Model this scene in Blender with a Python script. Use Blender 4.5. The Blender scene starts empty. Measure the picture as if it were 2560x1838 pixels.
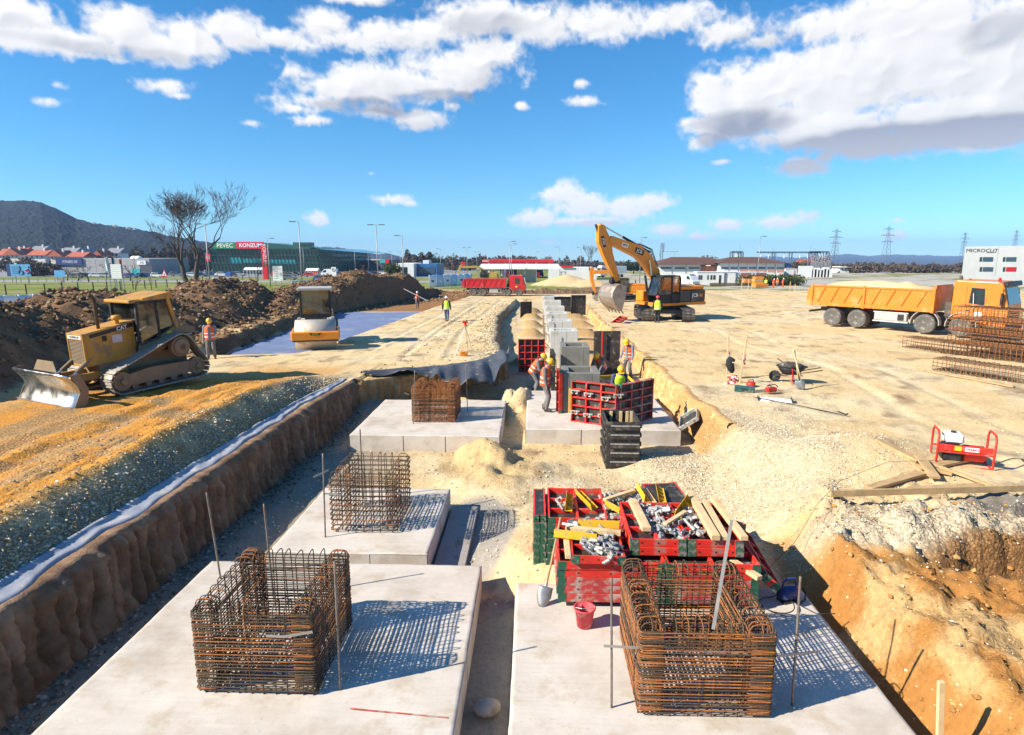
import bpy, math, random
import numpy as np
from mathutils import Vector, Matrix, Euler, Quaternion
random.seed(7)
R = math.radians
scene = bpy.context.scene
COL = scene.collection

# ------------------------------------------------------------------ camera
CZ = 4.4; PITCH = R(10.4244); YAW = R(1.986); FPX = 1560.0
cam_d = bpy.data.cameras.new('camera'); cam_d.lens = 36*FPX/2560; cam_d.sensor_width = 36
cam_d.clip_start = 0.1; cam_d.clip_end = 12000
cam = bpy.data.objects.new('camera', cam_d); COL.objects.link(cam)
cam.location = (0, 0, CZ); cam.rotation_euler = (math.pi/2-PITCH, 0, YAW)
scene.camera = cam

# ------------------------------------------------------------------ sun and sky
SUN_EL, SUN_AZ = R(33.4), math.atan2(-.93, -.366)      # azimuth measured from +Y towards +X
sun_d = bpy.data.lights.new('sun', 'SUN'); sun_d.energy = 5.0; sun_d.angle = R(0.5); sun_d.color = (1.0, .92, .78)
sun = bpy.data.objects.new('sun', sun_d); COL.objects.link(sun)
_s = Vector((math.sin(SUN_AZ)*math.cos(SUN_EL), math.cos(SUN_AZ)*math.cos(SUN_EL), math.sin(SUN_EL)))
sun.rotation_euler = (-_s).to_track_quat('-Z', 'Y').to_euler(); sun.location = (-60, -25, 60)
scene.view_settings.view_transform = 'Standard'; scene.view_settings.look = 'None'
scene.view_settings.exposure = 0.86; scene.view_settings.gamma = 1.0
scene.cycles.max_bounces = 6; scene.cycles.diffuse_bounces = 3; scene.cycles.glossy_bounces = 3
scene.cycles.transmission_bounces = 4; scene.cycles.transparent_max_bounces = 12
scene.cycles.caustics_reflective = False; scene.cycles.caustics_refractive = False
scene.cycles.sample_clamp_indirect = 6

class NT:
    """tiny node-tree writer"""
    def __init__(s, tree): s.t = tree; s.n = tree.nodes; s.l = tree.links
    def new(s, typ, ins=None, **kw):
        nd = s.n.new(typ)
        for k, v in kw.items(): setattr(nd, k, v)
        for k, v in (ins or {}).items(): s.put(nd, k, v)
        return nd
    def put(s, nd, k, v):
        sk = nd.inputs[k]
        if isinstance(v, bpy.types.NodeSocket): s.l.new(v, sk)
        elif isinstance(v, bpy.types.Node): s.l.new(v.outputs[0], sk)
        else: sk.default_value = v
    def math(s, op, a, b=0.0, c=0.0, clamp=False):
        nd = s.new('ShaderNodeMath', {0: a, 1: b, 2: c}, operation=op); nd.use_clamp = clamp
        return nd.outputs[0]
    def vmath(s, op, a, b=(0, 0, 0), out=0):
        return s.new('ShaderNodeVectorMath', {0: a, 1: b}, operation=op).outputs[out]
    def noise(s, vec, scale, detail=4, rough=.55, lac=2.0):
        return s.new('ShaderNodeTexNoise', {'Vector': vec, 'Scale': scale, 'Detail': detail, 'Roughness': rough, 'Lacunarity': lac})
    def ramp(s, fac, stops):
        nd = s.new('ShaderNodeValToRGB', {0: fac}); e = nd.color_ramp.elements
        while len(e) < len(stops): e.new(.5)
        for el, (p, c) in zip(e, stops): el.position = p; el.color = (*c, 1) if len(c) == 3 else c
        return nd.outputs[0]
    def mix(s, fac, a, b, blend='MIX'):
        nd = s.n.new('ShaderNodeMix'); nd.data_type = 'RGBA'; nd.blend_type = blend
        for i, v in ((0, fac), (6, a), (7, b)):
            if isinstance(v, tuple) and len(v) == 3: v = (*v, 1)
            s.put(nd, i, v)
        return nd.outputs[2]
    def maprange(s, v, a, b, c=0.0, d=1.0, smooth=True):
        nd = s.new('ShaderNodeMapRange', {0: v, 1: a, 2: b, 3: c, 4: d})
        nd.interpolation_type = 'SMOOTHSTEP' if smooth else 'LINEAR'
        return nd.outputs[0]

world = bpy.data.worlds.new('World'); scene.world = world; world.use_nodes = True
def build_world():
    w = NT(world.node_tree); w.n.clear()
    out = w.new('ShaderNodeOutputWorld'); bg = w.new('ShaderNodeBackground', {'Strength': 0.082})
    sky = w.new('ShaderNodeTexSky', sky_type='NISHITA', sun_disc=False, sun_elevation=SUN_EL, sun_rotation=SUN_AZ % (2*math.pi),
                altitude=200, air_density=1.0, dust_density=0.0, ozone_density=1.0)
    sp = w.new('ShaderNodeSeparateXYZ', {0: w.new('ShaderNodeTexCoord').outputs['Generated']})     # the land lies a little below eye level: keep the sky going down to it
    w.put(sky, 'Vector', w.vmath('NORMALIZE', w.new('ShaderNodeCombineXYZ', {0: sp.outputs[0], 1: sp.outputs[1], 2: w.math('MAXIMUM', w.math('ADD', sp.outputs[2], .03), .012)}).outputs[0]))
    col = w.mix(1.0, sky.outputs[0], SKY_WB, 'MULTIPLY')
    hs = w.new('ShaderNodeHueSaturation', {'Saturation': 1.15, 'Color': col})
    w.put(bg, 'Color', hs.outputs[0]); w.l.new(bg.outputs[0], out.inputs[0])
    world.cycles.sampling_method = 'MANUAL'; world.cycles.sample_map_resolution = 512
SKY_WB = (.64, .955, 1.19)
CLOUDS = [(20,30,110,50,1.2),(60,80,150,36,1.1),(180,95,120,32,1.1),(270,60,95,62,1.5),(330,100,130,40,1.2),(430,85,90,48,1.2),(520,72,95,46,1.3),(620,90,110,34,1.0),
 (715,55,75,42,1.3),(760,85,130,30,1.1),(880,78,120,32,1.1),(960,70,120,36,1.1),(1050,40,130,55,1.3),(1190,45,150,52,1.3),(1340,45,150,46,1.2),(1480,40,150,42,1.2),(1620,70,110,38,1.2),(1690,90,80,24,.9),
 (790,-4,110,18,1.0),(1000,160,150,55,1.3),(880,185,190,48,1.4),(760,195,150,40,1.3),(660,160,60,28,.9),(700,225,130,26,1.0),(660,240,70,14,.8),(830,245,90,20,.7),(1080,120,80,50,1.2),
 (700,266,50,13,.8),(930,265,62,24,1.0),(1005,236,20,10,.6),
 (1580,215,60,70,1.4),(1650,200,110,80,1.4),(1760,190,180,90,1.6),(1900,170,230,115,1.8),(2060,130,240,135,1.8),(2230,120,180,150,1.7),(2000,40,300,70,1.4),(1800,60,130,50,1.1),(2200,240,180,55,1.5),(1850,290,230,52,1.9),(1950,318,200,40,1.9),(2150,290,220,45,1.7),(1600,275,90,40,1.3),(1720,262,130,50,1.6),(2060,262,170,60,1.8),(2350,180,180,160,1.7),(1560,310,30,20,.8),
 (1775,370,62,24,1.5),(1830,345,40,18,1.0),
 (1250,430,60,30,1.2),(1190,485,70,26,1.2),(1300,460,90,38,1.4),(1390,465,80,32,1.3),(1450,450,50,22,1.1),(1310,490,140,18,1.2),(1475,512,56,22,1.25),
 (375,193,58,18,.9),(400,212,30,8,.6),(108,226,46,13,.8),(125,188,18,10,.6),(872,444,42,14,.9),(905,450,20,8,.7),(705,487,26,15,.8),(1280,226,44,13,.8),(1285,186,14,9,.6),(560,272,24,9,.6),
 (1545,525,60,14,.8),(1610,498,40,14,.9),(1740,492,85,17,1.0),(1790,478,40,16,.9),(1990,522,45,20,1.1),(1985,488,22,7,.7),(1100,550,60,16,.9),(1230,545,80,18,.9),(820,384,14,6,.6),(1600,360,18,6,.6),(1155,235,12,8,.6)]
build_world()

# ------------------------------------------------------------------ picture measurements -> places on the site
def ray(px, py):
    x = (px-1280)/FPX; y = (py-919)/FPX
    f = math.cos(PITCH)-y*math.sin(PITCH); u = -math.sin(PITCH)-y*math.cos(PITCH)
    c, s = math.cos(YAW), math.sin(YAW)
    return Vector((x*c-f*s, x*s+f*c, u))
def G(px, py, z=0.0):
    r = ray(px, py); return Vector((0, 0, CZ))+r*((z-CZ)/r.z)
def D(px, py, y):
    r = ray(px, py); return Vector((0, 0, CZ))+r*(y/r.y)

# ------------------------------------------------------------------ mesh helpers
def frame(d, up=(0, 0, 1)):
    d = Vector(d).normalized(); up = Vector(up)
    if abs(d.dot(up)) > .98: up = Vector((1, 0, 0)) if abs(d.x) < .9 else Vector((0, 1, 0))
    x = d.cross(up).normalized(); y = x.cross(d).normalized(); return x, y, d
class M:
    def __init__(s): s.v = []; s.f = []; s.mi = []; s.sm = []; s.k = 0; s.smooth = False
    def add(s, vs, fs):
        o = len(s.v); s.v += [tuple(v) for v in vs]; s.f += [tuple(i+o for i in f) for f in fs]
        s.mi += [s.k]*len(fs); s.sm += [s.smooth]*len(fs); return s
    def mat(s, k): s.k = k; return s
    def box(s, c, d, rot=None, b=0.0):
        hx, hy, hz = d[0]/2, d[1]/2, d[2]/2; c = Vector(c)
        b = min(b, hx*.45, hy*.45, hz*.45)
        if b <= 0:
            vs = [Vector((x, y, z)) for x in (-hx, hx) for y in (-hy, hy) for z in (-hz, hz)]
            fs = [(0,1,3,2),(4,6,7,5),(0,4,5,1),(2,3,7,6),(0,2,6,4),(1,5,7,3)]
        else:
            vs = []; idx = {}
            for ix, x in ((0, -1), (1, 1)):
                for iy, y in ((0, -1), (1, 1)):
                    for iz, z in ((0, -1), (1, 1)):
                        for ax in range(3):
                            q = [x*(hx-b), y*(hy-b), z*(hz-b)]; q[ax] = (x*hx, y*hy, z*hz)[ax]
                            idx[ix, iy, iz, ax] = len(vs); vs.append(Vector(q))
            I = lambda *k: idx[k]
            fs = [(I(0,0,0,0),I(0,0,1,0),I(0,1,1,0),I(0,1,0,0)),(I(1,0,0,0),I(1,1,0,0),I(1,1,1,0),I(1,0,1,0)),
                  (I(0,0,0,1),I(1,0,0,1),I(1,0,1,1),I(0,0,1,1)),(I(0,1,0,1),I(0,1,1,1),I(1,1,1,1),I(1,1,0,1)),
                  (I(0,0,0,2),I(0,1,0,2),I(1,1,0,2),I(1,0,0,2)),(I(0,0,1,2),I(1,0,1,2),I(1,1,1,2),I(0,1,1,2))]
            for i in (0, 1):
                for j in (0, 1):
                    fs += [(I(i,j,0,0),I(i,j,1,0),I(i,j,1,1),I(i,j,0,1)),(I(i,0,j,0),I(i,1,j,0),I(i,1,j,2),I(i,0,j,2)),(I(0,i,j,1),I(1,i,j,1),I(1,i,j,2),I(0,i,j,2))]
                    for k in (0, 1): fs.append((I(i,j,k,0),I(i,j,k,1),I(i,j,k,2)))
        if rot is not None:
            if not isinstance(rot, Matrix): rot = Euler(rot).to_matrix()
            vs = [rot@v for v in vs]
        return s.add([v+c for v in vs], fs)
    def span(s, a, b, bev=0.0):
        a = Vector(a); b = Vector(b); return s.box((a+b)/2, [abs(q) for q in (b-a)], None, bev)
    def beam(s, a, b, w, h, up=(0, 0, 1), bev=0.0):
        a = Vector(a); b = Vector(b); x, y, z = frame(b-a, up)
        return s.box((a+b)/2, (w, h, (b-a).length), Matrix((x, y, z)).transposed(), bev)
    def cyl(s, a, b, r0, r1=None, n=12, caps=True):
        r1 = r0 if r1 is None else r1; a = Vector(a); b = Vector(b); x, y, z = frame(b-a)
        vs = []
        for i in range(n):
            t = 2*math.pi*i/n; d = x*math.cos(t)+y*math.sin(t); vs += [a+d*r0, b+d*r1]
        fs = [(2*i, 2*((i+1) % n), 2*((i+1) % n)+1, 2*i+1) for i in range(n)]
        if caps: fs += [tuple(range(2*n-2, -1, -2)), tuple(range(1, 2*n, 2))]
        return s.add(vs, fs)
    def tube(s, pts, r, n=6, closed=False, caps=True):
        pts = [Vector(p) for p in pts]; m = len(pts); rs = r if isinstance(r, (list, tuple)) else [r]*m
        vs = []; px = None
        for i, p in enumerate(pts):
            if closed: d = pts[(i+1) % m]-pts[i-1]
            else: d = pts[min(i+1, m-1)]-pts[max(i-1, 0)]
            d.normalize()
            if px is None: x, y, _ = frame(d)
            else:
                x = px-d*px.dot(d); x = x.normalized() if x.length > 1e-5 else frame(d)[0]; y = d.cross(x)*1.0
            px = x
            y = d.cross(x)
            for k in range(n):
                t = 2*math.pi*k/n; vs.append(p+(x*math.cos(t)+y*math.sin(t))*rs[i])
        fs = []
        for i in range(m if closed else m-1):
            j = (i+1) % m
            fs += [(i*n+k, i*n+(k+1) % n, j*n+(k+1) % n, j*n+k) for k in range(n)]
        if caps and not closed: fs += [tuple(range(n-1, -1, -1)), tuple(range((m-1)*n, m*n))]
        return s.add(vs, fs)
    def prism(s, poly, o, U, V, t, center=False):
        """polygon (u, v) in the plane o, U, V, extruded by the vector t"""
        o, U, V, t = Vector(o), Vector(U), Vector(V), Vector(t)
        if center: o = o-t/2
        a = [o+U*p[0]+V*p[1] for p in poly]; n = len(a)
        ar = sum(poly[i][0]*poly[(i+1) % n][1]-poly[(i+1) % n][0]*poly[i][1] for i in range(n))
        flip = (U.cross(V).dot(t) > 0) == (ar > 0)
        bot = tuple(range(n)); top = tuple(range(n, 2*n))
        fs = [bot[::-1] if flip else bot, top if flip else top[::-1]]
        for i in range(n):
            j = (i+1) % n; q = (i, j, n+j, n+i); fs.append(q if flip else q[::-1])
        return s.add(a+[p+t for p in a], fs)
    def lathe(s, prof, o, axis=(0, 0, 1), n=16):
        x, y, z = frame(axis); o = Vector(o); vs = []; m = len(prof)
        for r, h in prof:
            for k in range(n):
                t = 2*math.pi*k/n; vs.append(o+z*h+(x*math.cos(t)+y*math.sin(t))*r)
        fs = [(i*n+k, i*n+(k+1) % n, (i+1)*n+(k+1) % n, (i+1)*n+k) for i in range(m-1) for k in range(n)]
        if prof[0][0] > 1e-6: fs.append(tuple(range(n-1, -1, -1)))
        if prof[-1][0] > 1e-6: fs.append(tuple(range((m-1)*n, m*n)))
        return s.add(vs, fs)
    def ball(s, c, r, n=10, m=6, sc=(1, 1, 1)):
        c = Vector(c); vs = []
        for i in range(m+1):
            a = math.pi*i/m
            for k in range(n):
                t = 2*math.pi*k/n
                vs.append(c+Vector((r*sc[0]*math.sin(a)*math.cos(t), r*sc[1]*math.sin(a)*math.sin(t), r*sc[2]*math.cos(a))))
        return s.add(vs, [(i*n+k, (i+1)*n+k, (i+1)*n+(k+1) % n, i*n+(k+1) % n) for i in range(m) for k in range(n)])
    def grid(s, nu, nv, fn):
        vs = [fn(i/nu, j/nv) for j in range(nv+1) for i in range(nu+1)]; w = nu+1
        return s.add(vs, [(j*w+i, j*w+i+1, (j+1)*w+i+1, (j+1)*w+i) for j in range(nv) for i in range(nu)])
    def mesh(s, name, mats):
        me = bpy.data.meshes.new(name); me.from_pydata(s.v, [], s.f)
        for m in (mats if isinstance(mats, (list, tuple)) else [mats]): me.materials.append(m)
        if any(s.mi): me.polygons.foreach_set('material_index', s.mi)
        me.polygons.foreach_set('use_smooth', s.sm); me.validate(); me.update(); return me
    def obj(s, name, mats, parent=None, loc=(0, 0, 0), rot=(0, 0, 0)):
        return put(name, s.mesh(name, mats), parent, loc, rot)
def put(name, me, parent=None, loc=(0, 0, 0), rot=(0, 0, 0)):
    o = bpy.data.objects.new(name, me); COL.objects.link(o); o.parent = parent; o.location = loc
    if isinstance(rot, Matrix): o.rotation_euler = rot.to_euler()
    else: o.rotation_euler = rot
    return o
def tag(o, label=None, cat=None, group=None, kind=None):
    if label: o['label'] = label
    if cat: o['category'] = cat
    if group: o['group'] = group
    if kind: o['kind'] = kind
    return o
def thing(name, label, cat, loc=(0, 0, 0), rot=(0, 0, 0), group=None, scale=1.0):
    o = put(name, None, None, loc, rot); o.empty_display_size = .3; o.scale = (scale,)*3
    return tag(o, label, cat, group)
def copy_tree(o, parent=None):
    c = o.copy(); COL.objects.link(c); c.parent = parent
    for ch in o.children: copy_tree(ch, c)
    return c
def axes(U, V):
    U = Vector(U).normalized(); V = Vector(V); N = U.cross(V).normalized(); V = N.cross(U)
    return Matrix((U, V, N)).transposed()
def text(body, size, m, parent, o, U, V, name='lettering', thick=.004, align='CENTER', squash=1.0, bold=0.0):
    c = bpy.data.curves.new('t', 'FONT'); c.body = body; c.size = size; c.extrude = thick; c.align_x = align; c.align_y = 'CENTER'; c.resolution_u = 3; c.offset = bold
    t = bpy.data.objects.new('t', c); COL.objects.link(t)
    me = bpy.data.meshes.new_from_object(t.evaluated_get(bpy.context.evaluated_depsgraph_get()))
    bpy.data.objects.remove(t); me.materials.clear(); me.materials.append(m)
    if squash != 1.0:
        for v in me.vertices: v.co.x *= squash
    return put(name, me, parent, o, axes(U, V))
def arc(c, r, a0, a1, n):
    return [(c[0]+r*math.cos(R(a0+(a1-a0)*i/n)), c[1]+r*math.sin(R(a0+(a1-a0)*i/n))) for i in range(n+1)]

# ------------------------------------------------------------------ materials
MT = {}
def mat(name, col, rough=.6, metal=0.0, var=.15, scale=6.0, bump=0.0, bscale=40.0, dirt=None, damt=.0, dscale=2.5, spec=.5, coat=0.0):
    m = bpy.data.materials.new(name); m.use_nodes = True; t = NT(m.node_tree); b = t.n['Principled BSDF']
    tc = t.new('ShaderNodeTexCoord').outputs['Object']
    n = t.noise(tc, scale, 5, .6)
    lo = tuple(c*(1-var) for c in col); hi = tuple(min(1, c*(1+var)) for c in col)
    c = t.ramp(n.outputs[0], [(.3, lo), (.7, hi)])
    if dirt:
        dn = t.noise(tc, dscale, 6, .65); c = t.mix(t.maprange(dn.outputs[0], .62-damt*.35, .72-damt*.2), c, dirt)
        t.put(b, 'Roughness', t.maprange(dn.outputs[0], .4, .7, rough, min(1, rough+.3)))
    else: t.put(b, 'Roughness', t.maprange(n.outputs[0], .3, .7, max(.02, rough-.08), min(1, rough+.08)))
    t.put(b, 'Base Color', c); b.inputs['Metallic'].default_value = metal; b.inputs['Specular IOR Level'].default_value = spec
    if coat: b.inputs['Coat Weight'].default_value = coat; b.inputs['Coat Roughness'].default_value = .15
    if bump:
        bn = t.noise(tc, bscale, 4, .6); bp = t.new('ShaderNodeBump', {'Strength': bump, 'Distance': .02, 'Height': bn.outputs[0]}); t.put(b, 'Normal', bp.outputs[0])
    MT[name] = m; return m
def glass(name, tint=(.02, .03, .035), rough=.04):
    m = bpy.data.materials.new(name); m.use_nodes = True; t = NT(m.node_tree); b = t.n['Principled BSDF']
    tc = t.new('ShaderNodeTexCoord').outputs['Object']; n = t.noise(tc, 3, 3)
    t.put(b, 'Base Color', t.ramp(n.outputs[0], [(.3, tint), (.7, tuple(c*1.6 for c in tint))])); b.inputs['Roughness'].default_value = rough
    b.inputs['Specular IOR Level'].default_value = .8; MT[name] = m; return m
def clear_glass(name, tint=(.50, .60, .60), alpha=.14):
    m = bpy.data.materials.new(name); m.use_nodes = True; t = NT(m.node_tree); t.n.clear()
    tc = t.new('ShaderNodeTexCoord').outputs['Object']; n = t.noise(tc, 2, 3)
    tr = t.new('ShaderNodeBsdfTransparent', {0: (*tint, 1)}); gl = t.new('ShaderNodeBsdfGlossy', {'Color': (1, 1, 1, 1), 'Roughness': .05})
    df = t.new('ShaderNodeBsdfDiffuse', {0: (.35, .33, .28, 1)})
    fr = t.new('ShaderNodeFresnel', {0: 1.5}); m1 = t.new('ShaderNodeMixShader', {0: t.math('ADD', fr.outputs[0], .05), 1: tr.outputs[0], 2: gl.outputs[0]})
    m2 = t.new('ShaderNodeMixShader', {0: t.maprange(n.outputs[0], .35, .8, alpha*.12, alpha*.7), 1: m1.outputs[0], 2: df.outputs[0]})
    o = t.new('ShaderNodeOutputMaterial'); t.l.new(m2.outputs[0], o.inputs[0]); MT[name] = m; return m

def concrete_mat():
    m = mat('concrete', (.60, .535, .455), .88, bump=.16, bscale=60); t = NT(m.node_tree); b = t.n['Principled BSDF']; pos = t.new('ShaderNodeNewGeometry').outputs['Position']
    c = t.ramp(t.noise(pos, 1.1, 6, .65).outputs[0], [(.30, (.44, .375, .305)), (.48, (.57, .505, .43)), (.70, (.65, .59, .52))])
    st = t.noise(t.vmath('MULTIPLY', pos, (.6, 7, 1)), 2.2, 5, .7); c = t.mix(1.0, c, t.ramp(st.outputs[0], [(.35, (.955, .95, .945)), (.6, (1.03, 1.03, 1.025))]), 'MULTIPLY')
    dn = t.noise(pos, 2.1, 7, .7); c = t.mix(t.math('MULTIPLY', t.maprange(dn.outputs[0], .50, .68), .62), c, (.44, .345, .235))
    sp = t.noise(pos, 46, 3, .7); c = t.mix(t.math('MULTIPLY', t.maprange(sp.outputs[0], .64, .70), .6), c, (.30, .25, .20)); t.put(b, 'Base Color', c)
    h = t.math('SUBTRACT', t.math('MULTIPLY', st.outputs[0], .5), t.maprange(sp.outputs[0], .62, .70)); bp = t.new('ShaderNodeBump', {'Strength': .35, 'Distance': .008, 'Height': h}); t.put(b, 'Normal', bp.outputs[0])
concrete_mat()
mat('concrete_new', (.52, .51, .47), .8, var=.10, scale=2.5, bump=.2, bscale=60, dirt=(.42, .38, .31), damt=.2, dscale=1.5)
mat('strip_grey', (.34, .31, .28), .6, .2, var=.15, scale=5)
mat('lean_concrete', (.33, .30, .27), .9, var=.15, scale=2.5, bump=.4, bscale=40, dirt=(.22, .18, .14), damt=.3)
mat('wet_concrete', (.20, .19, .16), .7, var=.15, scale=4, bump=.3, bscale=50)
mat('rust', (.31, .12, .042), .8, .25, var=.5, scale=9, bump=.3, bscale=160, dirt=(.52, .20, .045), damt=.36, dscale=4)
mat('rust_dark', (.105, .075, .048), .75, .4, var=.4, scale=7, bump=.3, bscale=160, dirt=(.26, .125, .055), damt=.22, dscale=3)
mat('steel_rod', (.24, .20, .17), .6, .5, var=.3, scale=8, bump=.3, bscale=120, dirt=(.28, .15, .08), damt=.3)
mat('steel', (.38, .37, .36), .42, .7, var=.2, scale=9, dirt=(.30, .27, .23), damt=.2, dscale=7)
mat('steel_bright', (.66, .65, .62), .30, .95, var=.12, scale=3, bump=.05, bscale=30)
mat('zinc', (.47, .45, .41), .45, .35, var=.35, scale=14, dirt=(.18, .16, .135), damt=.35, dscale=11)
mat('red_paint', (.66, .030, .016), .45, var=.18, scale=4, bump=.08, bscale=80, dirt=(.40, .16, .12), damt=.22, dscale=5)
mat('red_worn', (.50, .045, .038), .6, var=.22, scale=4, bump=.1, bscale=80, dirt=(.42, .33, .28), damt=.42, dscale=5)
mat('green_paint', (.018, .10, .055), .55, var=.25, scale=6, dirt=(.24, .22, .18), damt=.35, dscale=9)
mat('yellow_paint', (.78, .43, .015), .5, var=.14, scale=5, dirt=(.42, .30, .12), damt=.2, dscale=6)
mat('form_ply', (.050, .038, .030), .6, var=.4, scale=5, bump=.1, bscale=60, dirt=(.26, .23, .19), damt=.22, dscale=5)
mat('form_black', (.030, .027, .024), .55, var=.3, scale=5, bump=.15, bscale=60, dirt=(.13, .11, .085), damt=.3, dscale=6)
mat('wood_new', (.66, .47, .25), .7, var=.16, scale=3.5, bump=.15, bscale=35, dirt=(.52, .34, .16), damt=.25, dscale=2)
mat('wood_old', (.46, .30, .14), .75, var=.25, scale=4, bump=.2, bscale=35, dirt=(.34, .24, .15), damt=.3, dscale=3)
mat('rubber', (.030, .029, .028), .8, var=.25, scale=12, dirt=(.17, .145, .11), damt=.3, dscale=5)
mat('tyre_dusty', (.105, .10, .092), .88, var=.22, scale=8, bump=.15, bscale=60, dirt=(.25, .22, .17), damt=.3, dscale=5)
mat('black_metal', (.022, .022, .022), .5, .2, var=.3, scale=8, dirt=(.11, .095, .075), damt=.18, dscale=5)
mat('black_plastic', (.02, .02, .022), .45, var=.3, scale=8)
mat('chassis', (.085, .08, .072), .7, .2, var=.3, scale=6, dirt=(.25, .21, .16), damt=.3, dscale=4)
mat('geotextile', (.30, .32, .37), .9, var=.12, scale=3, bump=.35, bscale=12, dirt=(.46, .41, .34), damt=.30, dscale=3)
mat('geo_blue', (.135, .185, .315), .9, var=.12, scale=.8, bump=.4, bscale=4, dirt=(.27, .28, .36), damt=.2, dscale=.5)
mat('membrane', (.050, .054, .066), .48, var=.15, scale=2, bump=.1, bscale=12, dirt=(.22, .19, .15), damt=.16, dscale=3)
mat('white_paint', (.80, .79, .76), .5, var=.05, scale=3, dirt=(.58, .55, .50), damt=.1)
mat('plastic_red', (.66, .06, .075), .5, var=.12, scale=8, dirt=(.55, .36, .32), damt=.25, dscale=9)
mat('tool_blue', (.018, .040, .16), .4, var=.2, scale=9, dirt=(.12, .11, .11), damt=.2, dscale=8)
mat('aluminium', (.72, .71, .69), .35, .6, var=.08, scale=6)
mat('lens_orange', (.9, .25, .02), .3, var=.05)
mat('lens_red', (.55, .01, .01), .3, var=.05)
mat('lens_clear', (.75, .75, .72), .15, var=.05)
glass('glass_dark'); glass('glass_mall', (.018, .060, .052), .08); glass('glass_blue', (.03, .07, .11), .08)
clear_glass('cab_glass')
# ================================================================== TERRAIN
def vnoise(x, y, seed=0):
    xi = np.floor(x).astype(np.int64); yi = np.floor(y).astype(np.int64); fx = x-xi; fy = y-yi
    fx = fx*fx*fx*(fx*(fx*6-15)+10); fy = fy*fy*fy*(fy*(fy*6-15)+10)
    def h(a, b):
        n = (a*374761393+b*668265263+seed*974711) & 0xffffffff
        n = ((n ^ (n >> 13))*1274126177) & 0xffffffff
        return ((n ^ (n >> 16)) & 0xffff)/65535.0
    return (h(xi, yi)*(1-fx)+h(xi+1, yi)*fx)*(1-fy)+(h(xi, yi+1)*(1-fx)+h(xi+1, yi+1)*fx)*fy
def fbm(x, y, octv=4, seed=0, gain=.5):
    r = 0; a = 1; t = 0
    for o in range(octv): r = r+a*vnoise(x*2**o+o*17.3, y*2**o-o*9.1, seed+o); t += a; a *= gain
    return r/t-.5
def sst(x, a, b):
    t = np.clip((x-a)/(b-a), 0, 1); return t*t*(3-2*t)
def ip(v, *pts):
    return np.interp(v, [p[0] for p in pts], [p[1] for p in pts])
def lump(x, y, cx, cy, rx, ry, rot=0.0):
    c, s = math.cos(R(rot)), math.sin(R(rot)); u = ((x-cx)*c+(y-cy)*s)/rx; v = (-(x-cx)*s+(y-cy)*c)/ry
    return np.clip(1-np.sqrt(u*u+v*v), 0, 1)
def seg_dist(x, y, pts):
    best = np.full(np.shape(x), 1e9); tt = np.zeros(np.shape(x)); L = 0
    for (ax, ay), (bx, by) in zip(pts[:-1], pts[1:]):
        dx, dy = bx-ax, by-ay; l = math.hypot(dx, dy); t = np.clip(((x-ax)*dx+(y-ay)*dy)/(l*l), 0, 1)
        d = np.hypot(x-ax-t*dx, y-ay-t*dy); m = d < best; best = np.where(m, d, best); tt = np.where(m, L+t*l, tt); L += l
    return best, tt
XL = lambda y: ip(y, (2, -6.5), (9, -6.45), (17, -6.38), (20.6, -6.1))                      # left wall of the pit
YF = lambda x: ip(x, (-6.1, 21.0), (-3.6, 23.2), (-1.25, 25.4))                             # far wall under the membrane
XT = lambda y: ip(y, (25.4, -1.25), (28, -1.4), (31, -1.85), (44, -2.5), (47, -2.35), (59, -1.6))   # left edge of the narrow trench
TOE = lambda y: ip(y, (2, 4.25), (9, 4.25), (10.2, 4.1), (11.5, 3.9), (13, 3.6), (15, 4.0), (16.5, 4.5), (20, 4.75), (27, 4.7), (41, 4.3), (60, 4.5))
TOP = lambda y: ip(y, (2, 5.4), (6, 5.2), (7.5, 4.95), (9, 4.8), (10.2, 5.1), (11.5, 5.7), (13, 6.5), (15, 5.8), (16.5, 5.1), (20, 4.95), (27, 4.85), (41, 4.45), (60, 4.65))
RIDGE = [(-20.5, 8), (-21, 14), (-22.8, 24), (-21.8, 33), (-22.3, 42), (-20, 50), (-16, 60), (-12.5, 66)]
TRACKS = [[(30, 20), (20, 27), (14, 33), (12, 38), (15, 44), (24, 47)], [(-4.6, 26), (-5.0, 34), (-4.6, 45), (-4.0, 60)], [(-9.0, 24.5), (-6.5, 27.5), (-6.3, 36), (-5.6, 50)], [(10.5, 9), (11.2, 16), (12.5, 24), (11, 31), (11.5, 37)]]
def pit_parts(x, y):
    w = .10
    left = sst(x, XL(y)-w-.06, XL(y)-.06); far = 1-sst(y, YF(x)+.06, YF(x)+.06+w*1.4)
    main = left*np.where(x < -1.25, far, 1.0)*(y < 26)
    tr = sst(x, XT(y)-w-.05, XT(y)-.05)*(1-sst(y, 60.0, 61.0))*(y >= 25.4)
    right = 1-sst(x, TOE(y), TOP(y))
    return np.maximum(main, tr)*right, right
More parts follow.
